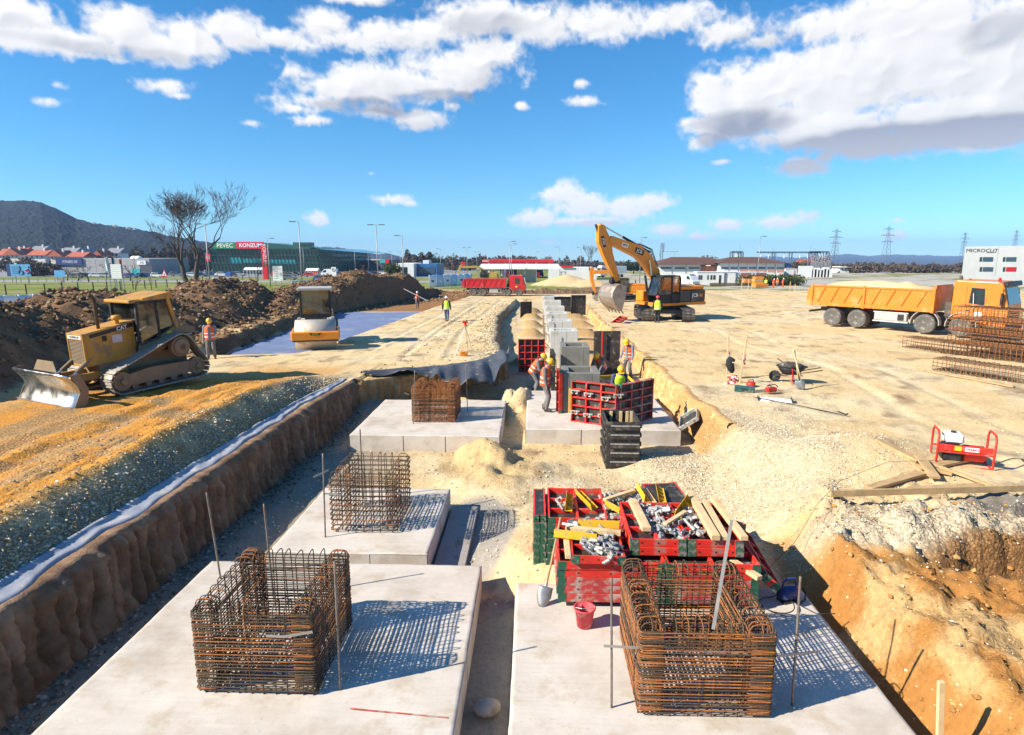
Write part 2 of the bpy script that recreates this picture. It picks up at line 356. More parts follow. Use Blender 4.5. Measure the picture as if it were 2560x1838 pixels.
def HZ0(x, y):
    x = np.asarray(x, float); y = np.asarray(y, float)
    n1 = fbm(x*.35, y*.35, 4, 3); n2 = fbm(x*1.6, y*1.6, 4, 11); n3 = fbm(x*6, y*6, 3, 23)
    near = 1-sst(y, 60, 110)
    g = (n1*.16+n2*.05+n3*.016)*near
    # berm with tracks on the left
    lx = x-XL(y)
    bf = (1-sst(y, 17.5, 22.5))
    bz = ip(lx, (-9, .06), (-6.2, .12), (-4.2, .22), (-2.6, .40), (-1.7, .62), (-1.32, .72), (-1.2, .68), (-.42, .09), (-.1, .07), (.2, .07))
    und = fbm(x*.5, y*.22, 3, 71)
    ruts = (np.sin((x+.35*np.sin(y*.35)+und*1.6)*4.4)*.055+np.abs(fbm(x*2.2, y*.55, 5, 77, .65))*.34-.06)*sst(-lx, .9, 1.5)*(1-sst(-lx, 4.8, 6.5))
    cleat = np.sin(y*26+4*fbm(x*2, y*.6, 2, 5))*.022*sst(-lx, 1.3, 1.8)*(1-sst(-lx, 4.2, 6))*sst(fbm(x*.9, y*.4, 2, 91), -.1, .15)
    gl = bz*bf+(ruts+cleat)*bf+n2*.05+n3*.03*sst(-lx, .5, .9)+und*.16*sst(-lx, .9, 1.4)*bf+.06*(1-bf)
    g = np.where(lx < 0, gl*(1-sst(y, 22, 26))+g*sst(y, 22, 26), g)
    # spoil ridge
    d, t = seg_dist(x, y, RIDGE)
    hh = ip(t, (0, 2.2), (8, 2.6), (15, 2.5), (19, 1.6), (23, 2.3), (29, 1.25), (35, 2.3), (40, 1.1), (45, 1.8), (52, 2.45), (60, 1.6))*(1+.6*fbm(t*.35, t*0+3, 3, 41))
    wd = ip(t, (0, 4.6), (20, 4.8), (40, 4.4), (60, 3.6))
    prof = np.clip(1-d/wd, 0, 1)
    rough = np.abs(fbm(x*.9, y*.9, 5, 51, .6))*1.3+fbm(x*2.6, y*2.6, 4, 57, .6)*.35
    ridge = hh*np.minimum(1, prof*1.35)**1.05+rough*sst(prof, 0, .25)
    g = np.maximum(g, np.where(prof > 0, ridge, -9))+(prof > 0)*0
    for cx, cy, rx, ry, h in ((-14.3, 66, 7.5, 4.0, 2.9), (-18.8, 57, 4, 4, 2.4), (-20.5, 38, 3.6, 4, 2.3), (-17.6, 45.5, 2.4, 5, 1.5), (-7.5, 70, 6, 3.2, 1.4), (2, 71, 8, 2.4, .55), (10, 76, 6, 3, .5)):
        l = lump(x, y, cx, cy, rx, ry); g = np.maximum(g, np.where(l > 0, h*l+(rough*.8-.1)*sst(l, 0, .3), -9))
    # dug strip with the blue sheet
    bl = ip(y, (26, -14.9), (28, -15.2), (34, -15.5), (50.8, -16.4), (58, -15.4), (66, -13), (74, -10))
    br = ip(y, (26, -10.6), (31, -9.9), (37.6, -9.3), (50.2, -8.2), (66, -6.5), (74, -4))
    inb = sst(x, bl-.1+.12*np.sin(y*2.1), bl+.35+.12*np.sin(y*2.1))*(1-sst(x, br-.9, br+.15))*sst(y, 26.6, 28.6)*(1-sst(y, 70, 75))
    shelf = sst(x, bl-5, bl-3)*(1-sst(x, bl-.1, bl+.3))*sst(y, 26, 28)*(1-sst(y, 68, 74))
    g = g+shelf*(.30+n2*.3)
    g = g*(1-inb)+inb*(-.42+n3*.02)
    # right bank by the near pads: lumpy clay
    cl = sst(x, TOE(y), TOE(y)+.5)*(1-sst(y, 10.5, 12.5))
    g = g+cl*(np.abs(fbm(x*1.3, y*1.3, 5, 61, .65))*.85-.15-np.abs(fbm(x*3.2, y*3.2, 4, 63, .65))*.42+.06+fbm(x*8, y*8, 3, 65, .6)*.12+sst(x, 6, 11)*.1)
    hol = lump(x, y, 8.0, 8.75, 2.4, .65, -3); g = g-.75*sst(hol, 0, .45)
    g = g-.35*lump(x, y, 7.2, 6.6, 2.6, .8, 10)
    # gravel shoulder on the right
    g = g+.30*sst(lump(x, y, 7.0, 13.4, 2.6, 1.6, 15), 0, .8)+.22*sst(lump(x, y, 6.5, 9.95, 2.0, .7, 0), 0, .7)
    for pts in TRACKS:
        d, t = seg_dist(x, y, pts); g = g-(.035*np.exp(-((d-.95)/.16)**2)-.02*np.exp(-((d-.62)/.12)**2))*(1+.15*np.sin(t*18))
    # pit
    pit, right = pit_parts(x, y)
    fl = ip(y, (2, -1.0), (20, -1.0), (24, -.80), (30, -.70), (60, -.45))+n2*.05+n3*.02
    fl = fl-.12*(1-sst(lx, .15, .9))*(y < 21)
    fl = fl+(.50+n2*.6)*lump(x, y, -1.25, 16.0, .85, 1.5, 10)**.8*1.1+(.26+n2*.5)*lump(x, y, -.7, 14.5, 1.8, 1.1, 25)**.8+.16*lump(x, y, .1, 13.6, 1.9, 1.3)
    fl = fl+(.42+n2*.6+n3*.3)*sst(lump(x, y, -.55, 21.3, .75, 2.6), 0, .6)+.35*lump(x, y, -5.9, 20.3, 1.3, 2.6)
    fl = fl+.25*sst(lump(x, y, 3.6, 15.2, 1.6, 1.4), 0, .6)
    fl = fl+.42*sst(lump(x, y, 1.7, 10.3, 3.0, 1.9), 0, .35)
    for k in range(6):
        yy = 27.5+k*4.6
        fl = fl+.42*sst(lump(x, y, 2.9, yy+1.4, 1.5, 1.0), 0, .7)+.42*sst(lump(x, y, -.2, yy+1.4, 1.0, 1.0), 0, .7)
    g = g*(1-pit)+fl*pit
    # sand heaps far off and the flat beyond
    for cx, cy, rx, ry, h in ((4.5, 86, 5, 3.5, 2.3), (7.5, 84, 4, 3, 1.5), (15.6, 60.5, 4.0, 2.5, 1.0), (31.5, 68, 3, 2, .55), (24.5, 43.6, 2.4, 1.5, .55), (34, 58, 5, 2.2, .7), (17, 79, 3, 2, .8)):
        l = lump(x, y, cx, cy, rx, ry); g = np.maximum(g, np.where(l > 0, h*l**.85+n2*.08, -9))
    return g
WARP = ((-100, -100), (50, 50), (59.5, 55), (71.5, 60), (87.5, 66), (95, 70), (117, 80), (141, 90), (163, 100), (208, 120), (266, 136), (400, 161), (1000, 206), (5000, 238), (17000, 246))
FALL = lambda y: ip(y, (50, 0), (84, -1.36), (110, -1.9), (150, -2.6), (220, -3.4), (400, -6.5), (1000, -17), (5000, -88), (17000, -300))       # the land drops away beyond the site
def flat(x, y):
    y0 = ip(y, *WARP); return x*np.where(y > 49, y0/np.maximum(y, 1), 1), y0
def HZ(x, y):
    x = np.asarray(x, float); y = np.asarray(y, float); a, b = flat(x, y); return HZ0(a, b)+FALL(y)
def ZC(x, y, z):
    a, b = flat(x, y); return ZC0(a, b, z)
def GG(px, py):
    p = G(px, py, 0.0)
    if p.y > 50 or p.y < 0:
        y = float(np.interp(p.y, [w[1] for w in WARP], [w[0] for w in WARP])); p = Vector((p.x*y/p.y, y, float(FALL(y))))
    return p
def GT(px, py, n=6):
    # the point of the ground seen at a place of the picture
    z = 0.0
    for _ in range(n): p = G(px, py, z); z = hz(p.x, p.y)
    return Vector((p.x, p.y, z))
def hz(x, y): return float(HZ(np.array([x]), np.array([y]))[0])

CREAM = np.array((.67, .49, .255)); CREAM2 = np.array((.72, .585, .365)); ORANGE = np.array((.60, .275, .052)); GREYG = np.array((.35, .285, .20)); SOIL = np.array((.165, .098, .054)); CLAY = np.array((.38, .175, .048))
PITF = np.array((.30, .25, .20)); GRASS = np.array((.16, .21, .035)); ASPH = np.array((.26, .26, .26)); FIELD = np.array((.16, .15, .06)); DUST = np.array((.55, .36, .15))
def lerp(a, b, t): return a*(1-t[..., None])+b*t[..., None]
def ZC0(x, y, z):
    n1 = fbm(x*.30, y*.30, 4, 103); n2 = fbm(x*1.4, y*1.4, 5, 107, .6); n3 = fbm(x*7, y*7, 3, 109)
    one = np.ones(x.shape)
    c = lerp(CREAM*one[..., None], CREAM2, sst(n1+n2*.5, -.12, .22))
    c = lerp(c, DUST, .40*sst(fbm(x*.5, y*1.1, 5, 113, .6), .10, .24))
    c = lerp(c, np.array((.50, .36, .20)), .35*sst(fbm(x*2.5, y*2.5, 4, 127), .14, .26))
    lx = x-XL(y); bf = 1-sst(y, 18, 24)
    o = sst(-lx, .95, 1.3)*(1-sst(y+n1*6, 19, 24))
    c = lerp(c, lerp(ORANGE*one[..., None], np.array((.58, .345, .105)), sst(n2, -.02, .22)), o*sst(lx, -11.5, -7.5))
    gr = sst(-lx, .30, .45)*(1-sst(-lx+n2*1.8, .75, 1.25))*bf
    c = lerp(c, lerp(GREYG*one[..., None], np.array((.42, .29, .14)), sst(n2+n3*.6, -.05, .2)), gr)
    c = lerp(c, GREYG*1.05, .35*sst(n1*1.4+n2, .16, .28)*o)
    # spoil
    d, t = seg_dist(x, y, RIDGE); wd = ip(t, (0, 5.0), (20, 5.2), (40, 4.8), (60, 4.0))
    so = sst(1-d/wd+n2*.25, 0, .12)
    for cx, cy, rx, ry in ((-14.3, 66, 8, 4.6), (-18.8, 57, 4.4, 4.4), (-20.5, 38, 4, 4.4), (-17.6, 45.5, 3, 5.6), (-7.5, 70, 7, 4), (2, 71, 10, 3.4), (10, 76, 7, 4)):
        so = np.maximum(so, sst(lump(x, y, cx, cy, rx, ry)+n2*.3, 0, .12))
    bl = ip(y, (26, -14.9), (28, -15.2), (34, -15.5), (50.8, -16.4), (58, -15.4), (66, -13), (74, -10))
    br = ip(y, (26, -10.6), (31, -9.9), (37.6, -9.3), (50.2, -8.2), (66, -6.5), (74, -4))
    shelf = (1-sst(x, bl-.2, bl+.3))*sst(y, 24, 27)*(1-sst(y, 70, 78))*sst(x, -40, -30)
    c = lerp(c, np.array((.33, .19, .085)), shelf*sst(n2+n1, -.3, .05))
    c = lerp(c, lerp(SOIL*one[..., None], np.array((.26, .155, .08)), sst(n2+n3*.5, .0, .3)), so)
    c = lerp(c, np.array((.30, .15, .06)), sst(x, bl, bl+.4)*(1-sst(x, br-.7, br))*sst(y, 50.5, 52)*(1-sst(y, 72, 78)))
    c = lerp(c, SOIL*1.15, sst(x, bl-.25, bl-.05)*(1-sst(x, bl+.25, bl+.45))*sst(y, 27.5, 29)*(1-sst(y, 66, 70)))
    # clay on the right bank
    cl = sst(x, TOE(y)-.05, TOE(y)+.1)*(1-sst(y+n2*1.5, 10.0, 11.2))
    cc = lerp(lerp(CLAY*one[..., None], np.array((.49, .27, .09)), sst(n2, -.02, .25)), np.array((.56, .39, .19)), .6*sst(n1+n2*.9, .16, .30))
    top = sst(lump(x, y, 6.6, 10.0, 2.6, 1.15), 0.05, .35); cc = lerp(cc, np.array((.62, .53, .38)), top*.9)
    hol = lump(x, y, 8.0, 8.75, 2.6, .95, -3); cc = lerp(cc, np.array((.30, .155, .06)), sst(hol, .05, .3))
    c = lerp(c, cc, cl)
    wet = sst(lump(x, y, 9.6, 10.4, 2.4, .8, -12), .05, .3); c = lerp(c, np.array((.20, .175, .145)), wet)
    mid = sst(lump(x, y, 4.5, 14.5, 3.0, 4.6, 10), .1, .5); c = lerp(c, np.array((.64, .52, .34)), mid*.8)
    wall = sst(x, TOE(y)-.05, TOE(y)+.08)*(1-sst(x, TOP(y)-.02, TOP(y)+.12))*sst(y, 15.3, 16.3)*(1-sst(y, 60, 62))
    c = lerp(c, np.array((.47, .28, .11)), wall)
    pit, _ = pit_parts(x, y)
    pf = (1-sst(x+n2*1.2, -4.6, -2.6))*(y < 26)*sst(pit, .3, .9)
    c = lerp(c, PITF, pf*.9)  # grey-brown floor along the left wall, its shade painted into the colour
    c = lerp(c, np.array((.50, .34, .15)), .7*sst(lump(x, y, -1.2, 15.4, 1.6, 2.6, 15)+n2*.3, .1, .4)+0*x)
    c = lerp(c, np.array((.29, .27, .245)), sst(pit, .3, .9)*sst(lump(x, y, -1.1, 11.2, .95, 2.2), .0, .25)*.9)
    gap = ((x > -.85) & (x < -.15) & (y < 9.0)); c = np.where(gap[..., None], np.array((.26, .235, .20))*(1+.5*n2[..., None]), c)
    tr = sst(pit, .4, .9)*sst(y, 25, 27); c = lerp(c, np.array((.55, .43, .27)), tr*.7)
    gv = np.zeros(x.shape)
    for k in range(6):
        yy = 27.5+k*4.6; gv = np.maximum(gv, np.maximum(sst(lump(x, y, 2.9, yy+1.4, 1.6, 1.1), 0, .3), sst(lump(x, y, -.2, yy+1.4, 1.1, 1.1), 0, .3)))
    c = lerp(c, np.array((.47, .30, .13)), gv*tr)
    for pts in TRACKS:
        d, t = seg_dist(x, y, pts); c = lerp(c, np.array((.70, .56, .36)), .45*np.exp(-((d-.95)/.28)**2)*sst(fbm(t*.7, d*0, 2, 7), -.3, .1))
    # far ground
    fy = y+n1*5
    far = sst(fy, 74, 78); leftg = sst(-x, 19, 23)*sst(fy, 52, 58)
    gg = lerp(GRASS*one[..., None], np.array((.22, .22, .06)), sst(n1+n2*.4, -.05, .2))
    c = lerp(c, gg, np.maximum(far*(1-sst(x, 13, 19)), leftg)*(1-so))
    c = lerp(c, lerp(np.array((.44, .40, .34))*one[..., None], gg, sst(n1, .02, .12)), far*sst(x, 13, 19))
    rd = sst(y, 93, 94)*(1-sst(y, 99, 100))*(1-sst(x, -12, -6)); c = lerp(c, ASPH*1.2, rd)
    pk = sst(y, 112, 114)*(1-sst(y, 165, 168))*(1-sst(x, -16, -12)); c = lerp(c, ASPH, pk)
    rg = sst(y, 88, 90)*(1-sst(y, 101, 103))*sst(x, 2, 6)*(1-sst(x, 60, 70)); c = lerp(c, np.array((.40, .39, .36)), rg)
    c = lerp(c, lerp(FIELD*one[..., None], GRASS*.9, sst(n1, -.1, .2)), sst(y, 170, 190))
    for cx, cy, rx, ry in ((4.5, 86, 5.4, 3.9), (7.5, 84, 4.4, 3.4), (15.6, 60.5, 4.2, 2.7), (17, 79, 3.3, 2.3)): c = lerp(c, np.array((.60, .44, .23)), sst(lump(x, y, cx, cy, rx, ry), .02, .12))
    rough = np.clip(1-far-leftg, 0, 1)
    grav = np.clip(gr+.35*o+mid*.8+.5*sst(n2+n1, .02, .25)*(1-pf)+top*cl, 0, 1)*(1-so)*rough
    return np.clip(c*(1+.12*n3[..., None]*rough[..., None]), .01, .9), grav

def ground_material():
    m = bpy.data.materials.new('ground'); m.use_nodes = True; t = NT(m.node_tree); b = t.n['Principled BSDF']
    at = t.new('ShaderNodeAttribute', attribute_name='soil'); pos = t.new('ShaderNodeNewGeometry').outputs['Position']
    c = at.outputs['Color']; gv = at.outputs['Alpha']
    nf = t.noise(pos, 9, 5, .65); c = t.mix(1.0, c, t.ramp(nf.outputs[0], [(.28, (.80, .78, .76)), (.5, (1, 1, 1)), (.75, (1.14, 1.13, 1.12))]), 'MULTIPLY')
    cell = t.new('ShaderNodeTexVoronoi', {'Vector': pos, 'Scale': 21.0, 'Randomness': 1.0})
    peb = t.ramp(t.new('ShaderNodeSeparateColor', {0: cell.outputs['Color']}).outputs[0], [(0, (.55, .52, .48)), (.5, (1.0, .99, .97)), (1, (1.45, 1.42, 1.36))])
    edge = t.maprange(cell.outputs['Distance'], .25, .65, 1.0, .55)
    c2 = t.mix(1.0, t.mix(1.0, c, peb, 'MULTIPLY'), edge, 'MULTIPLY'); c = t.mix(t.math('MULTIPLY', gv, .75), c, c2)
    t.put(b, 'Base Color', c); b.inputs['Roughness'].default_value = .95; b.inputs['Specular IOR Level'].default_value = .15
    n2 = t.noise(pos, 34, 4, .65)
    hgt = t.math('ADD', t.math('ADD', t.math('MULTIPLY', nf.outputs[0], .6), t.math('MULTIPLY', n2.outputs[0], .3)), t.math('MULTIPLY', t.math('MULTIPLY', t.math('SUBTRACT', 1.0, cell.outputs['Distance']), gv), .45))
    bp = t.new('ShaderNodeBump', {'Strength': .9, 'Distance': .05, 'Height': hgt}); t.put(b, 'Normal', bp.outputs[0]); MT['ground'] = m
ground_material()
def soil_mesh(name, co, faces, soil, matname='ground', smooth=True):
    me = bpy.data.meshes.new(name); nv = len(co); nf = len(faces); k = faces.shape[1]
    me.vertices.add(nv); me.vertices.foreach_set('co', np.ascontiguousarray(co, dtype=np.float32).ravel())
    me.loops.add(nf*k); me.loops.foreach_set('vertex_index', np.ascontiguousarray(faces, dtype=np.int32).ravel())
    me.polygons.add(nf); me.polygons.foreach_set('loop_start', np.arange(0, nf*k, k, dtype=np.int32))
    me.polygons.foreach_set('use_smooth', np.full(nf, smooth)); me.update(calc_edges=True)
    a = me.color_attributes.new('soil', 'FLOAT_COLOR', 'POINT'); a.data.foreach_set('color', np.ascontiguousarray(soil, dtype=np.float32).ravel())
    me.materials.append(MT[matname]); return me
def quads(nu, nv):
    i = np.arange(nu-1)[None, :]+np.arange(nv-1)[:, None]*nu; i = i.ravel()
    return np.stack([i, i+1, i+nu+1, i+nu], 1)
def build_ground():
    xs = list(np.arange(-9.2, 8.2, .06)); x = -9.2; l = []
    while x > -4000: x -= max(.085, .013*(abs(x)-2)); l.append(x)
    xs = l[::-1]+xs; x = xs[-1]
    while x < 4000: x += max(.085, .013*(abs(x)-1)); xs.append(x)
    ys = [-60, -30, -12, -4, 0, 2.5]; y = 4.2
    while y < 6500: ys.append(y); y += max(.05, .0125*y)
    xs = np.array(xs); ys = np.array(ys); X, Y = np.meshgrid(xs, ys)
    Z = HZ(X, Y); C, gv = ZC(X, Y, Z)
    co = np.stack([X, Y, Z], -1).reshape(-1, 3); soil = np.concatenate([C, gv[..., None]], -1).reshape(-1, 4)
    tag(put('ground', soil_mesh('ground', co, quads(len(xs), len(ys)), soil)), kind='structure')
build_ground()

def earth_wall(path, ztop, zbot, seed, col, col2, lip=.18, groove=.10, step=.035, tooth=.09, pitch=.36):
    """cut face of a bank: a strip along the path with bucket grooves, leaning a little, its lip lying on the ground above"""
    pts = np.array(path, float); sl = np.hypot(*np.diff(pts, axis=0).T); L = np.concatenate([[0], np.cumsum(sl)]); n = max(8, int(L[-1]/step))
    s = np.linspace(0, L[-1], n); px = np.interp(s, L, pts[:, 0]); py = np.interp(s, L, pts[:, 1])
    tx = np.gradient(px); ty = np.gradient(py); l = np.hypot(tx, ty); nx, ny = ty/l, -tx/l        # normal to the right of the path = into the pit
    nv = 32; rows = []
    v = np.linspace(0, 1, nv)
    for j in range(-3, nv):
        if j < 0:
            off = -.02-(lip+.12)*(-j)/3*(1+.5*fbm(s*1.3, s*0+j, 3, seed+9)); x = px+nx*off; y = py+ny*off; z = np.maximum(HZ(x, y), HZ(px-nx*.24, py-ny*.24))+.012-.035*(j == -3)
            zt = z
        else:
            t = v[j]; ph = s/pitch+1.6*fbm(s*.5, s*0, 3, seed+31)+.9*fbm(s*1.7, s*0+t*2.2, 4, seed+33, .6)+.35*t; g = (np.abs(np.sin(math.pi*ph))**.45-.6)*tooth*(.35+1.3*vnoise(np.floor(ph)*1.7, s*0+.5, seed+40))+np.abs(fbm(s*2.6+.25*t, s*0+t*.25, 2, seed))*1.6*groove+fbm(s*5, s*0+t*6*1.1, 5, seed+3, .7)*.16+fbm(s*1.2, s*0+t*1.4, 3, seed+5)*.12
            gt = sst(np.full(n, t), 0, .10)*(1-.3*sst(np.full(n, t), .9, 1.0)); lean = .10*t+.10*t**6
            off = lean+g*gt; x = px+nx*off; y = py+ny*off
            zt = HZ(px-nx*.24, py-ny*.24)+.012; z = zt+(zbot-.06-zt)*t
        rows.append(np.stack([x, y, z], -1))
    co = np.array(rows); X = co[..., 0]; S = np.broadcast_to(s, X.shape); T = np.broadcast_to(np.linspace(0, 1.2, len(rows))[:, None], X.shape)
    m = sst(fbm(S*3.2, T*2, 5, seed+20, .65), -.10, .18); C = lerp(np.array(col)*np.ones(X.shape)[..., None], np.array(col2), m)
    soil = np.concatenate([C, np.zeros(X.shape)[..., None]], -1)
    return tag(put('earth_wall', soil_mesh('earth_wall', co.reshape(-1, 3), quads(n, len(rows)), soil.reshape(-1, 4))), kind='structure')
yy = np.linspace(3.0, 20.6, 40)
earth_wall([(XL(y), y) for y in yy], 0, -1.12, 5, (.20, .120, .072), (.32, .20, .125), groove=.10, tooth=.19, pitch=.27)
xx = np.linspace(-6.1, -1.25, 20)
earth_wall([(x, YF(x)) for x in xx], 0, -1.0, 15, (.42, .24, .10), (.52, .34, .17), groove=.10)
yy = np.linspace(25.4, 59.8, 60)
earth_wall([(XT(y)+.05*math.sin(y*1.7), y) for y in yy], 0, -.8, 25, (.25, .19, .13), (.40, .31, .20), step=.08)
yy = np.linspace(59, 16.0, 80)
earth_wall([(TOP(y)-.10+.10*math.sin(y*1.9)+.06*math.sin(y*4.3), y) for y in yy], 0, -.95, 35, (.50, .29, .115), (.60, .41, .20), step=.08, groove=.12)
# blue-grey felt laid along the edge of the pit
def edge_felt():
    s = np.linspace(3.2, 21.0, 330); rows = []
    for k, u in enumerate(np.linspace(0, 1, 9)):
        wob = .05*np.sin(s*2.1)+.035*np.sin(s*5.3+1)+.10*fbm(s*.6, s*0, 3, 7)
        x = XL(s)-.50+u*(.33+wob)*ip(s, (3, 1.1), (12, .9), (17, .75), (21, .5)); z = HZ(np.minimum(x, XL(s)-.24), s)+.034+.005*np.sin(s*9+u*5)+.02*fbm(s*3, s*0+u*3, 2, 9)
        z = z-.05*max(0, u-.85)/.15
        rows.append(np.stack([x, s, z], -1))
    co = np.array(rows).reshape(-1, 3); me = soil_mesh('geotextile_strip', co, quads(len(s), 9), np.ones((len(co), 4)), 'geotextile'); o = put('geotextile_strip', me)
    o.modifiers.new('t', 'SOLIDIFY').thickness = .006
    tag(o, 'long pale blue geotextile strip along the edge of the dark trench wall', 'geotextile')
edge_felt()
def blue_sheet(name, label, y0, y1, seed):
    n, m = int((y1-y0)*5), 34; s = np.linspace(y0, y1, n); rows = []
    for u in np.linspace(0, 1, m):
        bl = ip(s, (26, -14.4), (28, -14.7), (34, -15.0), (50.8, -15.9)); br = ip(s, (26, -10.9), (31, -10.2), (37.6, -9.75), (50.2, -8.7))+.15*np.sin(s*1.3)
        x = bl+(br-bl)*u; y = s+.25*np.sin(u*7+seed); z = HZ(x, y)+.035+.05*np.abs(fbm(x*.9+seed, y*.5, 4, 77+seed))
        rows.append(np.stack([x, y, z], -1))
    co = np.array(rows).reshape(-1, 3); o = put(name, soil_mesh(name, co, quads(n, m), np.ones((len(co), 4)), 'geo_blue'))
    tag(o, label, 'geotextile', 'blue sheets in the dug strip')
blue_sheet('geotextile_sheet', 'blue geotextile sheet in the dug strip, nearest the roller', 28.0, 36.2, 1)
blue_sheet('geotextile_sheet', 'blue geotextile sheet in the dug strip, middle one', 36.05, 44.2, 4)
blue_sheet('geotextile_sheet', 'blue geotextile sheet in the dug strip, farthest from the roller', 44.0, 51.0, 8)

# loose stones and clods
def stone_field(name, n, sample, smin, smax, cols, seed, sink=.3, flat=.7):
    rng = np.random.default_rng(seed); P = sample(rng, n); n = len(P)
    base = np.array([(1,0,0),(-1,0,0),(0,1,0),(0,-1,0),(0,0,1),(0,0,-1),(.6,.6,.5),(-.6,-.6,.45)], float)
    tri = np.array([(0,6,4),(6,2,4),(2,1,4),(1,7,4),(7,3,4),(3,0,4),(0,2,6),(1,3,7),(2,0,5),(1,2,5),(3,1,5),(0,3,5)])
    r = smin*(smax/smin)**(rng.random(n)**2.2); a = rng.random(n)*6.283; c, s = np.cos(a), np.sin(a)
    V = base[None]*(1+.35*(rng.random((n, 8, 1))-.5))*r[:, None, None]*(np.stack([1+.3*rng.random(n), .75+.2*rng.random(n), flat+.2*rng.random(n)], -1)[:, None, :])
    V = np.stack([V[..., 0]*c[:, None]-V[..., 1]*s[:, None], V[..., 0]*s[:, None]+V[..., 1]*c[:, None], V[..., 2]], -1)
    V[..., 0] += P[:, 0, None]; V[..., 1] += P[:, 1, None]; V[..., 2] += (P[:, 2]+r*flat*(1-sink)*.6)[:, None]
    F = (tri[None]+(np.arange(n)*8)[:, None, None]).reshape(-1, 3)
    C = np.array(cols)[rng.integers(0, len(cols), n)]*(.8+.4*rng.random((n, 1))); C = np.repeat(np.concatenate([C, np.zeros((n, 1))], 1), 8, 0)
    o = put(name, soil_mesh(name, V.reshape(-1, 3), F, C, smooth=False)); return tag(o, kind='stuff')
def samp(fn):
    def f(rng, n):
        x, y = fn(rng, n); return np.stack([x, y, HZ(x, y)], -1)
    return f
def berm(rng, n):
    y = 4.3*(21/4.3)**rng.random(n); lx = -.42-np.abs(rng.normal(0, .42, n)); k = rng.random(n) < .25; lx = np.where(k, -.4-rng.random(n)*4.5, lx); return XL(y)+lx, y
stone_field('gravel', 14000, samp(berm), .007, .034, [(.52, .46, .35), (.42, .34, .23), (.60, .43, .21), (.54, .33, .13), (.64, .58, .48)], 1)
def slope(rng, n):
    y = rng.normal(13, 2.6, n*2); x = rng.normal(5.0, 1.5, n*2); k = (y > 9.3) & (y < 22) & (x > 2.6) & (x < 9.5); return x[k][:n], y[k][:n]
stone_field('gravel', 17000, samp(slope), .006, .025, [(.70, .62, .46), (.62, .52, .36), (.74, .68, .56), (.52, .42, .28)], 2)
def floor(rng, n):
    x = rng.random(n*2)*10-5.5; y = 8.8+rng.random(n*2)*13; p, _ = pit_parts(x, y); k = p > .9; return x[k][:n], y[k][:n]
stone_field('gravel', 5000, samp(floor), .008, .035, [(.62, .52, .36), (.50, .42, .30), (.68, .60, .46)], 3)
def ledge(rng, n):
    y = 4.3+rng.random(n)*16; return XL(y)+.15+np.abs(rng.normal(0, .35, n)), y
stone_field('gravel', 3500, samp(ledge), .010, .05, [(.26, .20, .15), (.36, .30, .24), (.20, .14, .10)], 4)
def bank(rng, n):
    x = 4.4+rng.random(n)*6.5; y = 4.5+rng.random(n)*6.2; return x, y
stone_field('gravel', 2200, samp(bank), .006, .024, [(.60, .42, .20), (.66, .54, .36), (.70, .64, .52)], 5)
stone_field('soil_clods', 900, samp(bank), .012, .055, [(.47, .25, .085), (.54, .32, .12), (.38, .19, .065)], 55, flat=.8)
def yard(rng, n):
    y = 10*(45/10)**rng.random(n); x = 5+rng.random(n)*18; return x, y
stone_field('gravel', 4500, samp(yard), .007, .028, [(.58, .44, .25), (.44, .32, .18), (.66, .54, .36)], 6)
def unflat(x, y):
    yr = np.interp(y, [w[1] for w in WARP], [w[0] for w in WARP]); return x*np.where(y > 49, yr/np.maximum(y, 1), 1), yr
def spoil(rng, n):
    x = -30+rng.random(n*5)*32; y = 15+rng.random(n*5)*60; d, _ = seg_dist(x, y, RIDGE); p = 1-d/5.2
    p = np.maximum(p, np.maximum(lump(x, y, -14.3, 66, 8, 4.6), lump(x, y, -7.5, 70, 6.5, 3.6))); p = np.maximum(p, lump(x, y, -18.8, 57, 4.2, 4.2)); k = p > rng.random(len(x))*.5+.02; return unflat(x[k][:n], y[k][:n])
stone_field('soil_clods', 16000, samp(spoil), .035, .17, [(.16, .097, .055), (.23, .14, .078), (.31, .20, .11)], 7, flat=.75)
def shelfs(rng, n):
    y = 26+rng.random(n)*40; return unflat(ip(y, (26, -16.2), (50, -17.6), (66, -14.5))+rng.normal(0, .9, n), y)
stone_field('soil_clods', 2500, samp(shelfs), .03, .16, [(.20, .12, .07), (.34, .21, .10), (.14, .085, .05)], 8)
def edge2(rng, n):
    y = 22+rng.random(n)*38; x = np.where(rng.random(n) < .5, ip(y, (22, -4.8), (25.4, -1.4), (31, -2.0), (44, -2.7), (60, -1.8))-np.abs(rng.normal(0, .4, n)), -6+rng.random(n)*5); y = np.where(x < -2.2, np.maximum(y, YF(x)+.1), y); return x, y
stone_field('gravel', 3500, samp(edge2), .015, .07, [(.58, .46, .27), (.40, .33, .24), (.66, .55, .36)], 9)

# ------------------------------------------------------------------ cumulus on the sky dome
def cloud_material():
    m = bpy.data.materials.new('cloud'); m.use_nodes = True; t = NT(m.node_tree); t.n.clear()
    at = t.new('ShaderNodeAttribute', attribute_name='soil'); pos = t.new('ShaderNodeNewGeometry').outputs['Position']
    n = t.noise(pos, .009, 5, .52); d = t.math('ADD', at.outputs['Alpha'], t.math('MULTIPLY', t.math('SUBTRACT', n.outputs[0], .5), .95))
    cov = t.math('MULTIPLY', t.maprange(d, -.20, .72), .98); em = t.new('ShaderNodeEmission', {'Color': at.outputs['Color'], 'Strength': 1.0}); tr = t.new('ShaderNodeBsdfTransparent')
    mx = t.new('ShaderNodeMixShader', {0: cov, 1: tr.outputs[0], 2: em.outputs[0]}); o = t.new('ShaderNodeOutputMaterial'); t.l.new(mx.outputs[0], o.inputs[0])
    m.cycles.emission_sampling = 'NONE'; MT['cloud'] = m
cloud_material()
